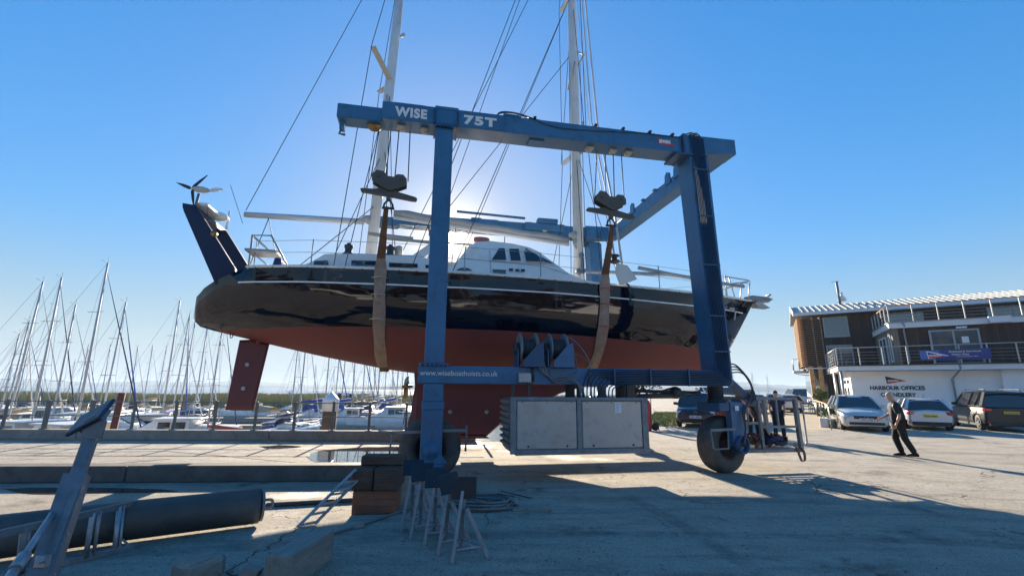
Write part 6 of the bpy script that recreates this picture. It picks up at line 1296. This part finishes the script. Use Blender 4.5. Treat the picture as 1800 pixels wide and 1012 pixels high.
    for s in (-1, 1):
        mb = MB(); c = Vector((xw-.42, s*(W/2+.06), belt+.07)); mb.box(c, (.11, .2, .14), ch=.03); mb.box(c-Vector((0, s*.1, .04)), (.05, .14, .04)); mb.build('wing_mirror', m_plast if suv else m_p, r_)
        mb = MB(); mb.box((L/2-.2, s*W*.37, bonnet_z(suv)-.13), (.26, .34, .12), Matrix.Rotation(-s*.35, 3, 'Z'), ch=.03); mb.build('headlight', m_lens, r_)
        mb = MB(); mb.box((-L/2+.1, s*W*.37, belt-.16), (.24, .36, .14), Matrix.Rotation(s*.3, 3, 'Z'), ch=.03); mb.build('tail_light', m_tail, r_)
        mb = MB(); mb.box((-L/2+.04, s*W*.4, .42), (.06, .1, .07), ch=.01); mb.build('reflector', m_tail, r_)
        for x in (-.1, .75): mb = MB(); mb.box((x-.35, s*(W/2-.01), belt-.17), (.16, .03, .025)); mb.build('door_handle', m_p, r_)
    mb = MB(); mb.box((L/2-.03, 0, bonnet_z(suv)-.17), (.09, W*.5, .14), ch=.02); mb.box((L/2-.04, 0, .35), (.1, W*.72, .14), ch=.02); mb.build('grille', m_plast, r_)
    mb = MB(); mb.lathe([(.055, -.01), (.07, 0), (.055, .01)], (L/2+.03, 0, bonnet_z(suv)-.15), 'x', 14); mb.build('emblem', m_rimm, r_)
    mb = MB(); mb.box((-L/2+.015, 0, .32), (.09, W*.8, .16), ch=.02); mb.b(-L*.4, L*.4, -W/2-.004, -W/2+.02, gc+.02, gc+.12); mb.b(-L*.4, L*.4, W/2-.02, W/2+.004, gc+.02, gc+.12); mb.build('bumper_trim', m_plast, r_)
    for x, tx, mm_, rz in ((L/2+.03, plate_front, m_whitep, 90), (-L/2-.045, plate_rear, m_yellow, -90)):
        if tx:
            z = .52 if x > 0 else belt-.27; pl = MB().box((x, 0, z), (.02, .52, .12)).build('number_plate', mm_, r_); t = text('plate_text', tx, .1, m_letter, pl, (0, 0, 0), off=.002); fit(t, .44, .075); t.rotation_euler = (R(90), 0, R(rz)); t.location = (x+(.012 if x > 0 else -.012), -.22 if x > 0 else .22, z-.037)
    for x in (xf, xb):
        for s in (-1, 1):
            we = bpy.data.objects.new('wheel', None); col.objects.link(we); we.parent = r_; we.location = (x, s*(W/2-.12), wr_)
            MB().lathe([(wr_*.62, -.1), (wr_*.95, -.1), (wr_, -.07), (wr_, .07), (wr_*.95, .1), (wr_*.62, .1)], axis='y', n=28).build('tyre', m_black, we)
            mb = MB(); mb.lathe([(wr_*.63, .09*s), (wr_*.58, .06*s), (wr_*.5, .0), (0, 0)], axis='y', n=24)
            for k in range(5): a = k*1.2566; mb.bar((0, s*.07, 0), (wr_*.6*math.cos(a), s*.085, wr_*.6*math.sin(a)), .03, .07, (0, 1, 0))
            mb.lathe([(.06, s*.06), (.05, s*.095), (0, s*.1)], axis='y', n=12); mb.build('rim', m_rimm, we)
    if suv:
        mb = MB()
        for s in (-1, 1): mb.tube([(tr+.1, s*wt*.93, Hh-.02), (tr+.2, s*wt*.93, Hh+.05), (tf-.2, s*wt*.93, Hh+.05), (tf-.1, s*wt*.93, Hh-.02)], .02, 6)
        mb.build('roof_rail', m_plast, r_)
    mb = MB(); mb.tube([(tr+.2, 0, Hh-.02), (tr-.02, 0, Hh+.17)], .008, 5); mb.build('aerial', m_plast, r_); return r_
def bonnet_z(suv): return .86 if suv else .78
m_silver = paint('silver_paint', (.55, .55, .53)); m_wht = paint('white_paint_car', (.7, .7, .7)); m_gry = M('dark_grey_paint', (.01, .015, .018), .45, var=.04, coat=.2, grime=.3); m_dnavy = paint('dark_blue_paint', (.012, .02, .05)); m_pale = paint('pale_silver', (.6, .61, .63)); m_redc = paint('red_car_paint', (.4, .02, .02))
def put(c, p, az): c.location = (p[0], p[1], 0); c.rotation_euler = (0, 0, R(90-az)); return c
put(car('parked_car', 'silver crossover car facing the yard, parked left of the walking man', 4.4, 1.84, 1.6, m_silver, .95, .85, .6, 1.0, plate_front='LD22 KXB', suv=False), (16.95, 23.15), 207)
put(car('parked_car', 'pale silver hatchback seen from behind, parked in the middle of the three', 4.05, 1.76, 1.48, m_pale, .85, .8, .5, .94, plate_rear='KJ70 HBA'), (20.55, 23.75), 29)
put(car('parked_car', 'dark grey off roader seen from behind at the right edge', 4.9, 1.98, 1.85, m_gry, 1.15, .65, .22, 1.12, plate_rear='KY23 FHE', suv=True), (24.1, 23.75), 28)
put(car('parked_car', 'dark blue off roader facing the camera behind the silver engine box', 4.25, 1.8, 1.68, m_dnavy, .95, .6, .25, 1.02, plate_front='SG11 VDR', suv=True, roof_m=None), (9.6, 24.4), 203)
put(car('parked_car', 'white car parked just behind the dark blue off roader', 4.3, 1.78, 1.5, m_wht, .9, .75, .3, .95), (12.9, 28.4), 203)
put(car('parked_car', 'red car mostly hidden behind the steered hoist wheel', 4.3, 1.78, 1.5, m_redc, .9, .75, .3, .95), (12.0, 26.5), 20)
put(car('parked_car', 'white hatchback seen from behind the wheel rack', 4.2, 1.78, 1.5, m_wht, .9, .75, .3, .95), (24.0, 41.0), 15)
put(car('parked_car', 'silver car far off behind the wheel rack', 4.2, 1.78, 1.5, m_silver, .9, .75, .3, .95), (19.5, 40.0), 280)
put(car('parked_van', 'long white van parked far off beside the water', 5.4, 2.0, 2.1, m_wht, 1.9, .6, .08, 1.15), (36.5, 58.5), 275)
put(car('parked_car', 'white car parked far off left of the van', 4.2, 1.78, 1.5, m_wht, .9, .75, .3, .95), (29.2, 52.0), 25)
put(car('parked_car', 'silver car parked at the foot of the office posts', 4.2, 1.78, 1.5, m_silver, .9, .75, .3, .95), (33.0, 46.5), 10)
put(car('parked_van', 'white van parked far off behind the hoist wheel rack', 5.4, 2.0, 2.2, m_wht, 1.9, .6, .08, 1.15), (25.0, 56), 95)

# ================================================================ PEOPLE
def skin_mesh(name, chains, m, parent, sub=2):
    vs = []; es = []; rs = []
    for ch in chains:
        prev = None
        for p in ch:
            if isinstance(p, int): prev = p; continue
            vs.append(p[:3]); rs.append(p[3] if len(p) == 4 else (p[3], p[4])); i = len(vs)-1
            if prev is not None: es.append((prev, i))
            prev = i
    me = bpy.data.meshes.new(name); me.from_pydata(vs, es, []); o = bpy.data.objects.new(name, me); col.objects.link(o)
    o.modifiers.new('s', 'SKIN').use_smooth_shade = True; me.skin_vertices[0].data[0].use_root = True
    for i, r in enumerate(rs): me.skin_vertices[0].data[i].radius = (r, r) if not isinstance(r, tuple) else r
    sd = o.modifiers.new('u', 'SUBSURF'); sd.levels = sub; sd.render_levels = sub; bpy.context.view_layer.update()
    m2 = bpy.data.meshes.new_from_object(o.evaluated_get(bpy.context.evaluated_depsgraph_get())); bpy.data.objects.remove(o)
    m2.materials.clear(); m2.materials.append(m)
    for p in m2.polygons: p.use_smooth = True
    o = bpy.data.objects.new(name, m2); col.objects.link(o); o.parent = parent; return o
def person(label, loc, az, pose, shirt, trousers, hair, cap=None, scale=1.0):
    r_ = root('person', label, 'person', loc, R(90-az)); r_.scale = (scale,)*3
    P = pose       # joints in metres, x forward, y left
    def V3(k): return Vector(P[k])
    pel, ch, nk, hd = V3('pelvis'), V3('chest'), V3('neck'), V3('head')
    c = [[(*pel, .13), (*pel.lerp(ch, .5), .125), (*ch, .15), (*ch.lerp(nk, .75), .085), (*nk, .055), (*nk.lerp(hd, .5), .055)]]; base = c[0]
    sh = {}; hp = {}
    for s, sn in ((1, 'L'), (-1, 'R')):
        S, E_, W_ = V3('shoulder'+sn), V3('elbow'+sn), V3('wrist'+sn); Hp, Kn, An = V3('hip'+sn), V3('knee'+sn), V3('ankle'+sn)
        hd_ = (W_-E_).normalized(); palm = W_+hd_*.075
        c.append([2, (*S, .06), (*S.lerp(E_, .5), .05), (*E_, .041), (*E_.lerp(W_, .35), .04), (*W_, .027), (*W_.lerp(palm, .5), .032), (*palm, .033)])
        side = hd_.cross(Vector((0, 1, 0))).normalized(); 
        if side.length < .1: side = Vector((1, 0, 0))
        c.append([0, (*Hp, .1), (*Hp.lerp(Kn, .5), .08), (*Kn, .058), (*Kn.lerp(An, .35), .055), (*An, .036), (*(An+Vector((.05, 0, -.045))), .035), (*(An+Vector((.15, s*.01, -.055))), .03)])
    body = skin_mesh('body', c, m_skin, r_)
    for s, sn in ((1, 'L'), (-1, 'R')):   # fingers
        E_, W_ = V3('elbow'+sn), V3('wrist'+sn); d = (W_-E_).normalized(); palm = W_+d*.075; a = d.cross(Vector((0, s, 0))).normalized(); fwd = Vector((1, 0, 0)) if abs(d.x) < .7 else Vector((0, 0, 1)); curl = Vector((-.3, -s*.5, 0))
        mb = MB()
        for k, ln in enumerate((.07, .08, .075, .06)):
            st_ = palm+fwd*(.027-.018*k)+d*.005; mb.tube([st_, st_+d*ln*.5+curl*.012, st_+d*ln*.85+curl*.035], [.0095, .009, .007], 6)
        st_ = W_+d*.03+fwd*.025; mb.tube([st_, st_+d*.03+fwd*.03, st_+d*.06+fwd*.035], [.011, .0105, .008], 6); mb.build('fingers', m_skin, r_)
    # head
    hf = Vector(P.get('face', (1, 0, -.1))).normalized(); hy_ = Vector((0, 0, 1)).cross(hf).normalized(); hz = hf.cross(hy_); HM = Matrix((hf, hy_, hz)).transposed()
    def hp3(v): return HM @ Vector(v)+hd
    mb = MB(); rows = []
    for z, rx, ry, cx in ((-.125, .03, .03, .045), (-.115, .045, .042, .035), (-.085, .066, .055, .022), (-.045, .08, .066, .01), (0, .092, .073, 0), (.04, .098, .077, -.004), (.08, .088, .07, -.008), (.108, .058, .048, -.01), (.12, .01, .01, -.01)):
        rows.append([hp3((cx+rx*math.cos(a), ry*math.sin(a), z)) for a in [2*math.pi*k/16 for k in range(17)]])
    mb.grid(rows); mb.add([hp3(v) for v in ((.085, -.008, .02), (.085, .008, .02), (.112, -.014, -.03), (.112, .014, -.03), (.088, 0, -.045))], [(0, 1, 3, 2), (2, 3, 4), (0, 2, 4), (1, 4, 3)], 0, True)
    for s in (-1, 1): mb.box(hp3((-.005, s*.078, -.005)), (.035, .012, .06), HM, ch=.005)
    mb.box(hp3((.083, 0, -.068)), (.012, .045, .01), HM, ch=.003); hh = mb.build('head', m_skin, r_)
    mb = MB()
    for s in (-1, 1): mb.box(hp3((.086, s*.03, .012)), (.01, .024, .009), HM, ch=.003)
    mb.build('eye', m_dark, hh)
    mb = MB(); rows = []
    for z, rx, ry, cx in ((-.03, .085, .077, -.016), (.02, .097, .081, -.014), (.05, .104, .084, -.01), (.085, .095, .077, -.012), (.115, .065, .055, -.014), (.13, .01, .01, -.014)): rows.append([hp3((cx+rx*math.cos(a)*(1 if math.cos(a) < .3 or z > .04 else .6), ry*math.sin(a), z)) for a in [2*math.pi*k/16 for k in range(17)]])
    mb.grid(rows); mb.build('hair', hair, r_)
    # clothes
    t = [[(*(pel+Vector((0, 0, -.13))), .18, .17), (*(pel+Vector((0, 0, .03))), .195, .175), (*pel.lerp(ch, .5), .185, .165), (*ch, .205, .175), (*ch.lerp(nk, .7), .11, .11), (*nk, .075, .075)]]
    for sn in 'LR':
        S, E_, W_ = V3('shoulder'+sn), V3('elbow'+sn), V3('wrist'+sn); f = P.get('sleeve', .85); t.append([3, (*S, .092, .09), (*S.lerp(E_, f*.5), .08, .078), (*S.lerp(E_, f), .07, .068)])
    skin_mesh('shirt', t, shirt, r_)
    t = [[(*(pel+Vector((0, 0, .04))), .165, .155)]]
    first = True
    for sn in 'LR':
        Hp, Kn, An = V3('hip'+sn), V3('knee'+sn), V3('ankle'+sn); q = [(*Hp, .125, .12), (*Hp.lerp(Kn, .5), .112, .108), (*Kn, .092, .088), (*Kn.lerp(An, .5), .084, .08), (*An.lerp(Kn, .0), .078, .076)]
        t.append([0]+q)
    skin_mesh('trousers', t, trousers, r_)
    for sn in 'LR':
        An = V3('ankle'+sn); g = An.z-.075; mb = MB(); rows = []
        for x, hw, h in ((-.075, .03, .07), (-.05, .043, .1), (.0, .045, .11), (.07, .046, .075), (.14, .048, .055), (.19, .036, .04), (.21, .01, .02)): rows.append([Vector((An.x+x, An.y-hw, g)), Vector((An.x+x, An.y-hw, g+h*.6)), Vector((An.x+x, An.y-hw*.5, g+h)), Vector((An.x+x, An.y+hw*.5, g+h)), Vector((An.x+x, An.y+hw, g+h*.6)), Vector((An.x+x, An.y+hw, g))])
        mb.grid(rows); mb.add(rows[0], [list(range(6))]); mb.add([r[0] for r in rows]+[r[5] for r in rows[::-1]], [list(range(14))]); mb.build('shoe', m_clothb, r_)
    return r_
walk = dict(pelvis=(0, 0, .93), chest=(.02, 0, 1.28), neck=(.05, 0, 1.49), head=(.1, 0, 1.62), face=(1, .05, -.3), shoulderL=(.06, .19, 1.38), shoulderR=(.08, -.19, 1.38), elbowL=(.0, .26, 1.1), elbowR=(.14, -.25, 1.12), wristL=(.1, .24, .87), wristR=(.36, -.2, 1.0),
  hipL=(0, .1, .9), hipR=(0, -.1, .9), kneeL=(-.05, .11, .5), kneeR=(.12, -.1, .49), ankleL=(-.22, .11, .1), ankleR=(.02, -.1, .085), sleeve=.9)
pr_ = person('man in dark navy shirt and black trousers walking across the sunlit yard', (10.95, 13.35, 0), 300, walk, M('navy_shirt', (.012, .018, .034), .8, var=.2, scale=8, bump=.3, bscale=18), m_clothb, m_hair)
stnd = dict(pelvis=(0, 0, .95), chest=(0, 0, 1.3), neck=(.02, 0, 1.5), head=(.05, 0, 1.64), face=(1, 0, -.15), shoulderL=(0, .19, 1.42), shoulderR=(0, -.19, 1.42), elbowL=(-.02, .25, 1.13), elbowR=(-.02, -.25, 1.13), wristL=(.1, .22, .9), wristR=(.1, -.22, .9),
  hipL=(0, .1, .92), hipR=(0, -.1, .92), kneeL=(.02, .12, .5), kneeR=(.02, -.12, .5), ankleL=(0, .14, .085), ankleR=(0, -.14, .085), sleeve=.6)
g = G(1372, 772); person('person in navy T-shirt and black trousers standing behind the wheel rack', (g.x, g.y, 0), 215, stnd, M('navy_tshirt', (.02, .028, .06), .85, var=.15), m_clothb, M('dark_hair', (.03, .02, .015), .7))
bend = dict(stnd); bend.update(chest=(.28, 0, 1.2), neck=(.45, 0, 1.28), head=(.56, 0, 1.33), face=(.8, 0, -.7), shoulderL=(.35, .19, 1.24), shoulderR=(.35, -.19, 1.24), elbowL=(.42, .24, .97), elbowR=(.42, -.24, .97), wristL=(.58, .2, .82), wristR=(.58, -.2, .82))
g = G(1327, 768); person('person in grey top bending over behind the wheel rack', (g.x, g.y, 0), 190, bend, M('grey_top', (.09, .095, .1), .85, var=.15), m_clothb, M('brown_hair', (.06, .04, .025), .7))

# ================================================================ THINGS ON THE RIGHT
# slings heaped in the rack
sp = root('sling_heap', 'tangled heap of brown, red and black webbing slings in the wheel rack', 'slings', HO+HU*7.65+HV*.45+Vector((0, 0, .47)), HROT); r5 = random.Random(21)
for k, (m, n) in enumerate(((m_sling, 8), (m_black, 7), (M('orange_webbing', (.45, .12, .04), .85, var=.2), 4), (m_navy, 2))):
    mb = MB()
    for j in range(n):
        cx, cy = r5.uniform(-.45, .35), r5.uniform(-.35, .35); a0 = r5.uniform(0, 6.28); pts = [Vector((cx+.28*math.cos(a0+t)*(1+.3*r5.random()), cy+.2*math.sin(a0+t*1.2), .05+.2*abs(math.sin(t*1.3+k))*(1-abs(cx)*.8)+.05*r5.random())) for t in [i*.7 for i in range(6)]]
        cp = curve(pts, 4); mb.grid([[p-Vector((0, 0, .045)), p+Vector((.01, .004, 0)), p+Vector((0, 0, .045))] for p in cp], smooth=False); mb.grid([[p+Vector((.02, -.018, -.045)), p+Vector((.03, -.014, 0)), p+Vector((.02, -.018, .045))] for p in cp], smooth=False)
    mb.build('webbing', m, sp)
mb = MB(); cp = curve([(.35, -.52, .12), (.5, -.56, .05), (.55, -.57, -.12), (.6, -.57, -.25), (.68, -.57, -.2), (.66, -.56, 0), (.5, -.5, .12)], 6); mb.grid([[p-Vector((.03, 0, 0)), p, p+Vector((.03, .005, 0))] for p in cp], smooth=False); mb.grid([[p-Vector((.03, -.015, 0)), p+Vector((0, .015, 0)), p+Vector((.03, .02, 0))] for p in cp], smooth=False); mb.build('hanging_loop', m_sling, sp)
o_ = MB().tube([HO+HU*7.1+HV*.1+Vector((0, 0, 1.75)), HO+HU*8.1+HV*.6+Vector((0, 0, .55))], .035, 8).build('dark_pole', m_black); tag(o_, 'long dark pole leaning diagonally in the wheel rack', 'pole')
# red gas bottle, shrub, grass behind the engine box
g = G(1140, 757); rb = root('gas_bottle_trolley', 'red gas bottle standing with a black wheel right of the engine box', 'gas bottle', g); mb = MB(); mb.lathe([(0, .02), (.13, .02), (.14, .06), (.14, 1.15), (.11, 1.27), (.04, 1.32), (.04, 1.4), (0, 1.4)], n=20); mb.build('bottle', m_red, rb)
mb = MB(); mb.tube([(.12, -.1, .1), (.15, -.1, 1.7), (.1, -.1, 1.9)], .02, 6); mb.b(-.2, .2, -.2, .2, 0, .02); mb.build('trolley', m_galvd, rb); mb = MB(); mb.lathe([(0, -.04), (.17, -.04), (.17, .04), (0, .04)], (.3, 0, .18), 'y', 18); mb.build('wheel', m_black, rb); MB().lathe([(0, 0), (.06, 0), (.06, .12), (0, .15)], (0, 0, 1.4), n=10).build('valve', m_galv, rb)
def leaf_tree(name, label, cat, loc, h, rx, rz_, n, m_l, m_b, seed, base=.0, leaf=.12, trunk=.12):
    r_ = root(name, label, cat, loc); r6 = random.Random(seed); mb = MB(); mb.tube([(0, 0, -.05), (.05, 0, h*.4), (.0, .05, h*.7)], [trunk, trunk*.7, trunk*.3], 8); cl = []
    for k in range(14):
        a = r6.uniform(0, 6.28); e = r6.uniform(-.4, 1); rr = r6.uniform(.45, .95); c = Vector((rx*rr*math.cos(a)*math.cos(e), rx*rr*math.sin(a)*math.cos(e), base+h*.55+rz_*rr*math.sin(e))); cl.append((c, r6.uniform(.25, .5)*rx)); mb.tube([(0, 0, h*.25), tuple(Vector((0, 0, h*.4)).lerp(c, .5)), tuple(c)], [trunk*.4, trunk*.22, .01], 5)
    mb.build('trunk', m_b, r_); mb = MB()
    for i in range(n):
        c, q = r6.choice(cl); d = Vector((r6.gauss(0, 1), r6.gauss(0, 1), r6.gauss(0, 1))).normalized()*q*r6.random()**.4; p = c+d
        x = Vector((r6.gauss(0, 1), r6.gauss(0, 1), r6.gauss(0, .6))).normalized(); y = x.cross(Vector((r6.gauss(0, 1), r6.gauss(0, 1), 1))).normalized(); s = leaf*r6.uniform(.6, 1.3)
        mb.add([p-x*s*.5, p-y*s*.22, p+x*s*.5, p+y*s*.22], [(0, 1, 2, 3)])
    mb.build('crown', m_l, r_, fix=False); return r_
m_leafd = M('dark_leaves', (.03, .05, .018), .7, var=.5, scale=2.5); m_leafb = M('fresh_leaves', (.09, .15, .03), .7, var=.4, scale=4); m_bark = M('bark', (.09, .07, .05), .9, var=.3, bump=.4)
leaf_tree('tree', 'dark leafy tree standing behind the engine box beside the fence', 'tree', (7.2, 27.2, 0), 4.2, 1.55, 1.5, 5200, m_leafd, m_bark, 4, base=.2, leaf=.16)
leaf_tree('shrub', 'green bush in a dark tub by the office entrance', 'shrub', B0+Bp(-1.1, 3.2, .7), 1.3, .5, .55, 1500, m_leafb, m_bark, 5, leaf=.13, trunk=.03)
leaf_tree('shrub', 'low green plant spilling from the white planter behind the silver crossover', 'shrub', G(1466, 752)+Vector((.1, .5, .42)), .55, .42, .22, 900, m_leafb, m_bark, 6, leaf=.1, trunk=.02)
q = B0+Bp(-1.1, 3.2, 0); o_ = MB().lathe([(0, 0), (.4, 0), (.48, .95), (.42, .95), (.4, .8), (0, .8)], n=18).build('plant_tub', m_dark); o_.location = q; tag(o_, 'dark round tub under the bush by the office entrance', 'planter')
q = G(1466, 752)+Vector((.1, .5, 0)); o_ = MB().box((0, 0, .22), (.85, .4, .44), ch=.03).build('planter', m_fascia); o_.location = q; o_.rotation_euler = (0, 0, .5); tag(o_, 'low white planter beside the ramp railing', 'planter')
# ramp railing at the office
rl = root('ramp_railing', 'metal and timber railing beside the path to the office', 'railing', G(1462, 755)); o = Vector(rl.location); pts = [G(1462, 755), G(1452, 744)+Vector((.3, .3, 0)), G(1436, 728), B0+Bp(-1.6, 9, 0)]
mb = MB(); pp_ = []
for i in range(len(pts)-1):
    for k in range(4): pp_.append(pts[i].lerp(pts[i+1], k/4))
pp_.append(pts[-1])
for p in pp_: mb.tube([p-o, p-o+Vector((0, 0, 1.05))], .022, 6)
mb.split('railing_post', m_galv, rl); mb = MB()
for z in (.25, .45, .65, .85): mb.tube([p-o+Vector((0, 0, z)) for p in pp_], .008, 4)
mb.build('railing_wire', m_galv, rl); mb = MB(); mb.tube([p-o+Vector((0, 0, 1.07)) for p in pp_], .035, 6); mb.build('handrail', m_larch, rl)
m_brick = M('path_brick', (.4, .33, .22), .85, var=.2, scale=1.5, dirt=(.18, .13, .09), damt=.5, bump=.3, bscale=8, world=True)
pth = [G(1392, 756, .004), G(1462, 756, .004), G(1436, 724, .004), (34, 56, .004), (38, 70, .004), (30, 70, .004), (25, 50, .004)]; o_ = MB().add(pth, [list(range(7))[::-1]]).build('path', m_brick); tag(o_, kind='structure')
# fence and grass by the parked off roader
f2 = root('quay_fence', 'low metal fence along the grass behind the dark blue off roader', 'fence', (6.4, 24.5, 0)); o = Vector(f2.location); a = Vector((6.3, 23.5, 0)); b = Vector((12.5, 46, 0)); mb = MB()
for k in range(13): p = a.lerp(b, k/12)-o; mb.tube([p, p+Vector((0, 0, 1.15))], .03, 6)
mb.build('post', m_rail, f2); mb = MB(); [mb.tube([a-o+Vector((0, 0, z)), b-o+Vector((0, 0, z))], .02, 6) for z in (.4, .78, 1.12)]; mb.build('rail', m_rail, f2)
mb = MB(); r7 = random.Random(9)
for i in range(5200):
    t = r7.random(); p = Vector((6.3, 23.3, 0)).lerp(Vector((11.5, 38, 0)), t)+Vector((r7.uniform(.1, 1.9), 0, 0)); h = r7.uniform(.05, .16); an = r7.uniform(0, 3.1); d = Vector((math.cos(an), math.sin(an), 0))*.012
    mb.add([p-d, p+d, p+Vector((r7.uniform(-.04, .04), r7.uniform(-.04, .04), h))], [(0, 1, 2)])
o_ = mb.build('grass', M('grass', (.16, .2, .04), .85, var=.4, scale=3), fix=False); tag(o_, kind='stuff')
# ================================================================ BEHIND THE CAMERA: unseen things added for the glossy topsides to reflect
for i, (x, y, h, rr) in enumerate(((-34, -30, 9, 4.5), (-24, -36, 11, 5.5), (-12, -34, 9, 5), (0, -40, 12, 6), (12, -36, 9, 5), (23, -38, 11, 5.5), (35, -34, 9, 5), (46, -30, 10, 5), (-46, -28, 10, 5.5))):  # unseen tree row, added tall to cover the sky in the hull reflection
    if i == 0:
        t0_ = leaf_tree('tree', 'broad unseen tree added behind the camera for reflections', 'tree', (x, y, 0), 10, 5, 4, 5200, m_leafo, m_bark, 8, base=-1, leaf=.9, trunk=.3) if 'm_leafo' in globals() else leaf_tree('tree', 'broad unseen tree added for the hull reflections', 'tree', (x, y, 0), 10, 5, 4, 5200, M('autumn_leaves', (.075, .06, .032), .8, var=.4), m_bark, 8, base=-1, leaf=.9, trunk=.3)
        t0_['group'] = 'unseen trees added for reflections'; t0_['label'] = 'broad unseen tree in the row added for the hull reflections'
    else:
        c = copy_tree(t0_); c.location = (x, y, 0); c.rotation_euler = (0, 0, i*1.1); c.scale = (rr/5*1.35,)*2+(h/10*1.4,)
for i, (x, y, L, az, lb) in enumerate(((-14, -17, 12, 80, 'unseen white yacht added behind the camera for reflections, left'), (2, -20, 13, 95, 'unseen white yacht added behind the camera for reflections, middle'), (19, -18, 12, 85, 'unseen white yacht added behind the camera for reflections, right'))):  # unseen pale yachts and cradles, added for the hull to mirror
    c = copy_tree(protos['A']); c.location = (x, y, 1.6); c.rotation_euler = (0, 0, R(90-az)); c['label'] = lb; c['group'] = 'unseen yachts added for reflections'
    for dx in (-3, 0, 3):
        for s in (-1, 1): pass
    cr = MB()
    for dx in (-3, 0, 3): cr.b(dx-.15, dx+.15, -.6, .6, -1.58, -.2)
    cr.b(-4, 4, -.12, .12, -1.6, -1.4); o_ = cr.build('cradle', m_galvd); o_.location = (x, y, 1.6); o_.rotation_euler = (0, 0, R(90-az)); tag(o_, 'grey steel cradle under the '+lb, 'cradle')
sh_ = MB(); sh_.b(-6, 6, -5, 5, 0, 4.5); sh_.prism([(-6.3, 4.5), (6.3, 4.5), (0, 6.6)], -5.3, 5.3); o_ = sh_.build('reflected_shed', m_render); o_.location = (32, -22, 0); tag(o_, 'unseen cream shed added behind the camera for reflections', 'shed')  # unseen pale shed, added as a reflection in the hull
# the air over the estuary
hm = bpy.data.materials.new('estuary_air'); hm.use_nodes = True; ht = hm.node_tree; ht.nodes.clear()
ho = ht.nodes.new('ShaderNodeOutputMaterial'); hv = ht.nodes.new('ShaderNodeVolumePrincipled'); hv.inputs['Color'].default_value = (.62, .78, 1, 1); hv.inputs['Density'].default_value = .00035; hv.inputs['Anisotropy'].default_value = .1
ht.links.new(hv.outputs[0], ho.inputs['Volume'])
o_ = MB().b(-6500, 6500, -400, 9500, -9, 60).build('haze', hm); tag(o_, kind='stuff')
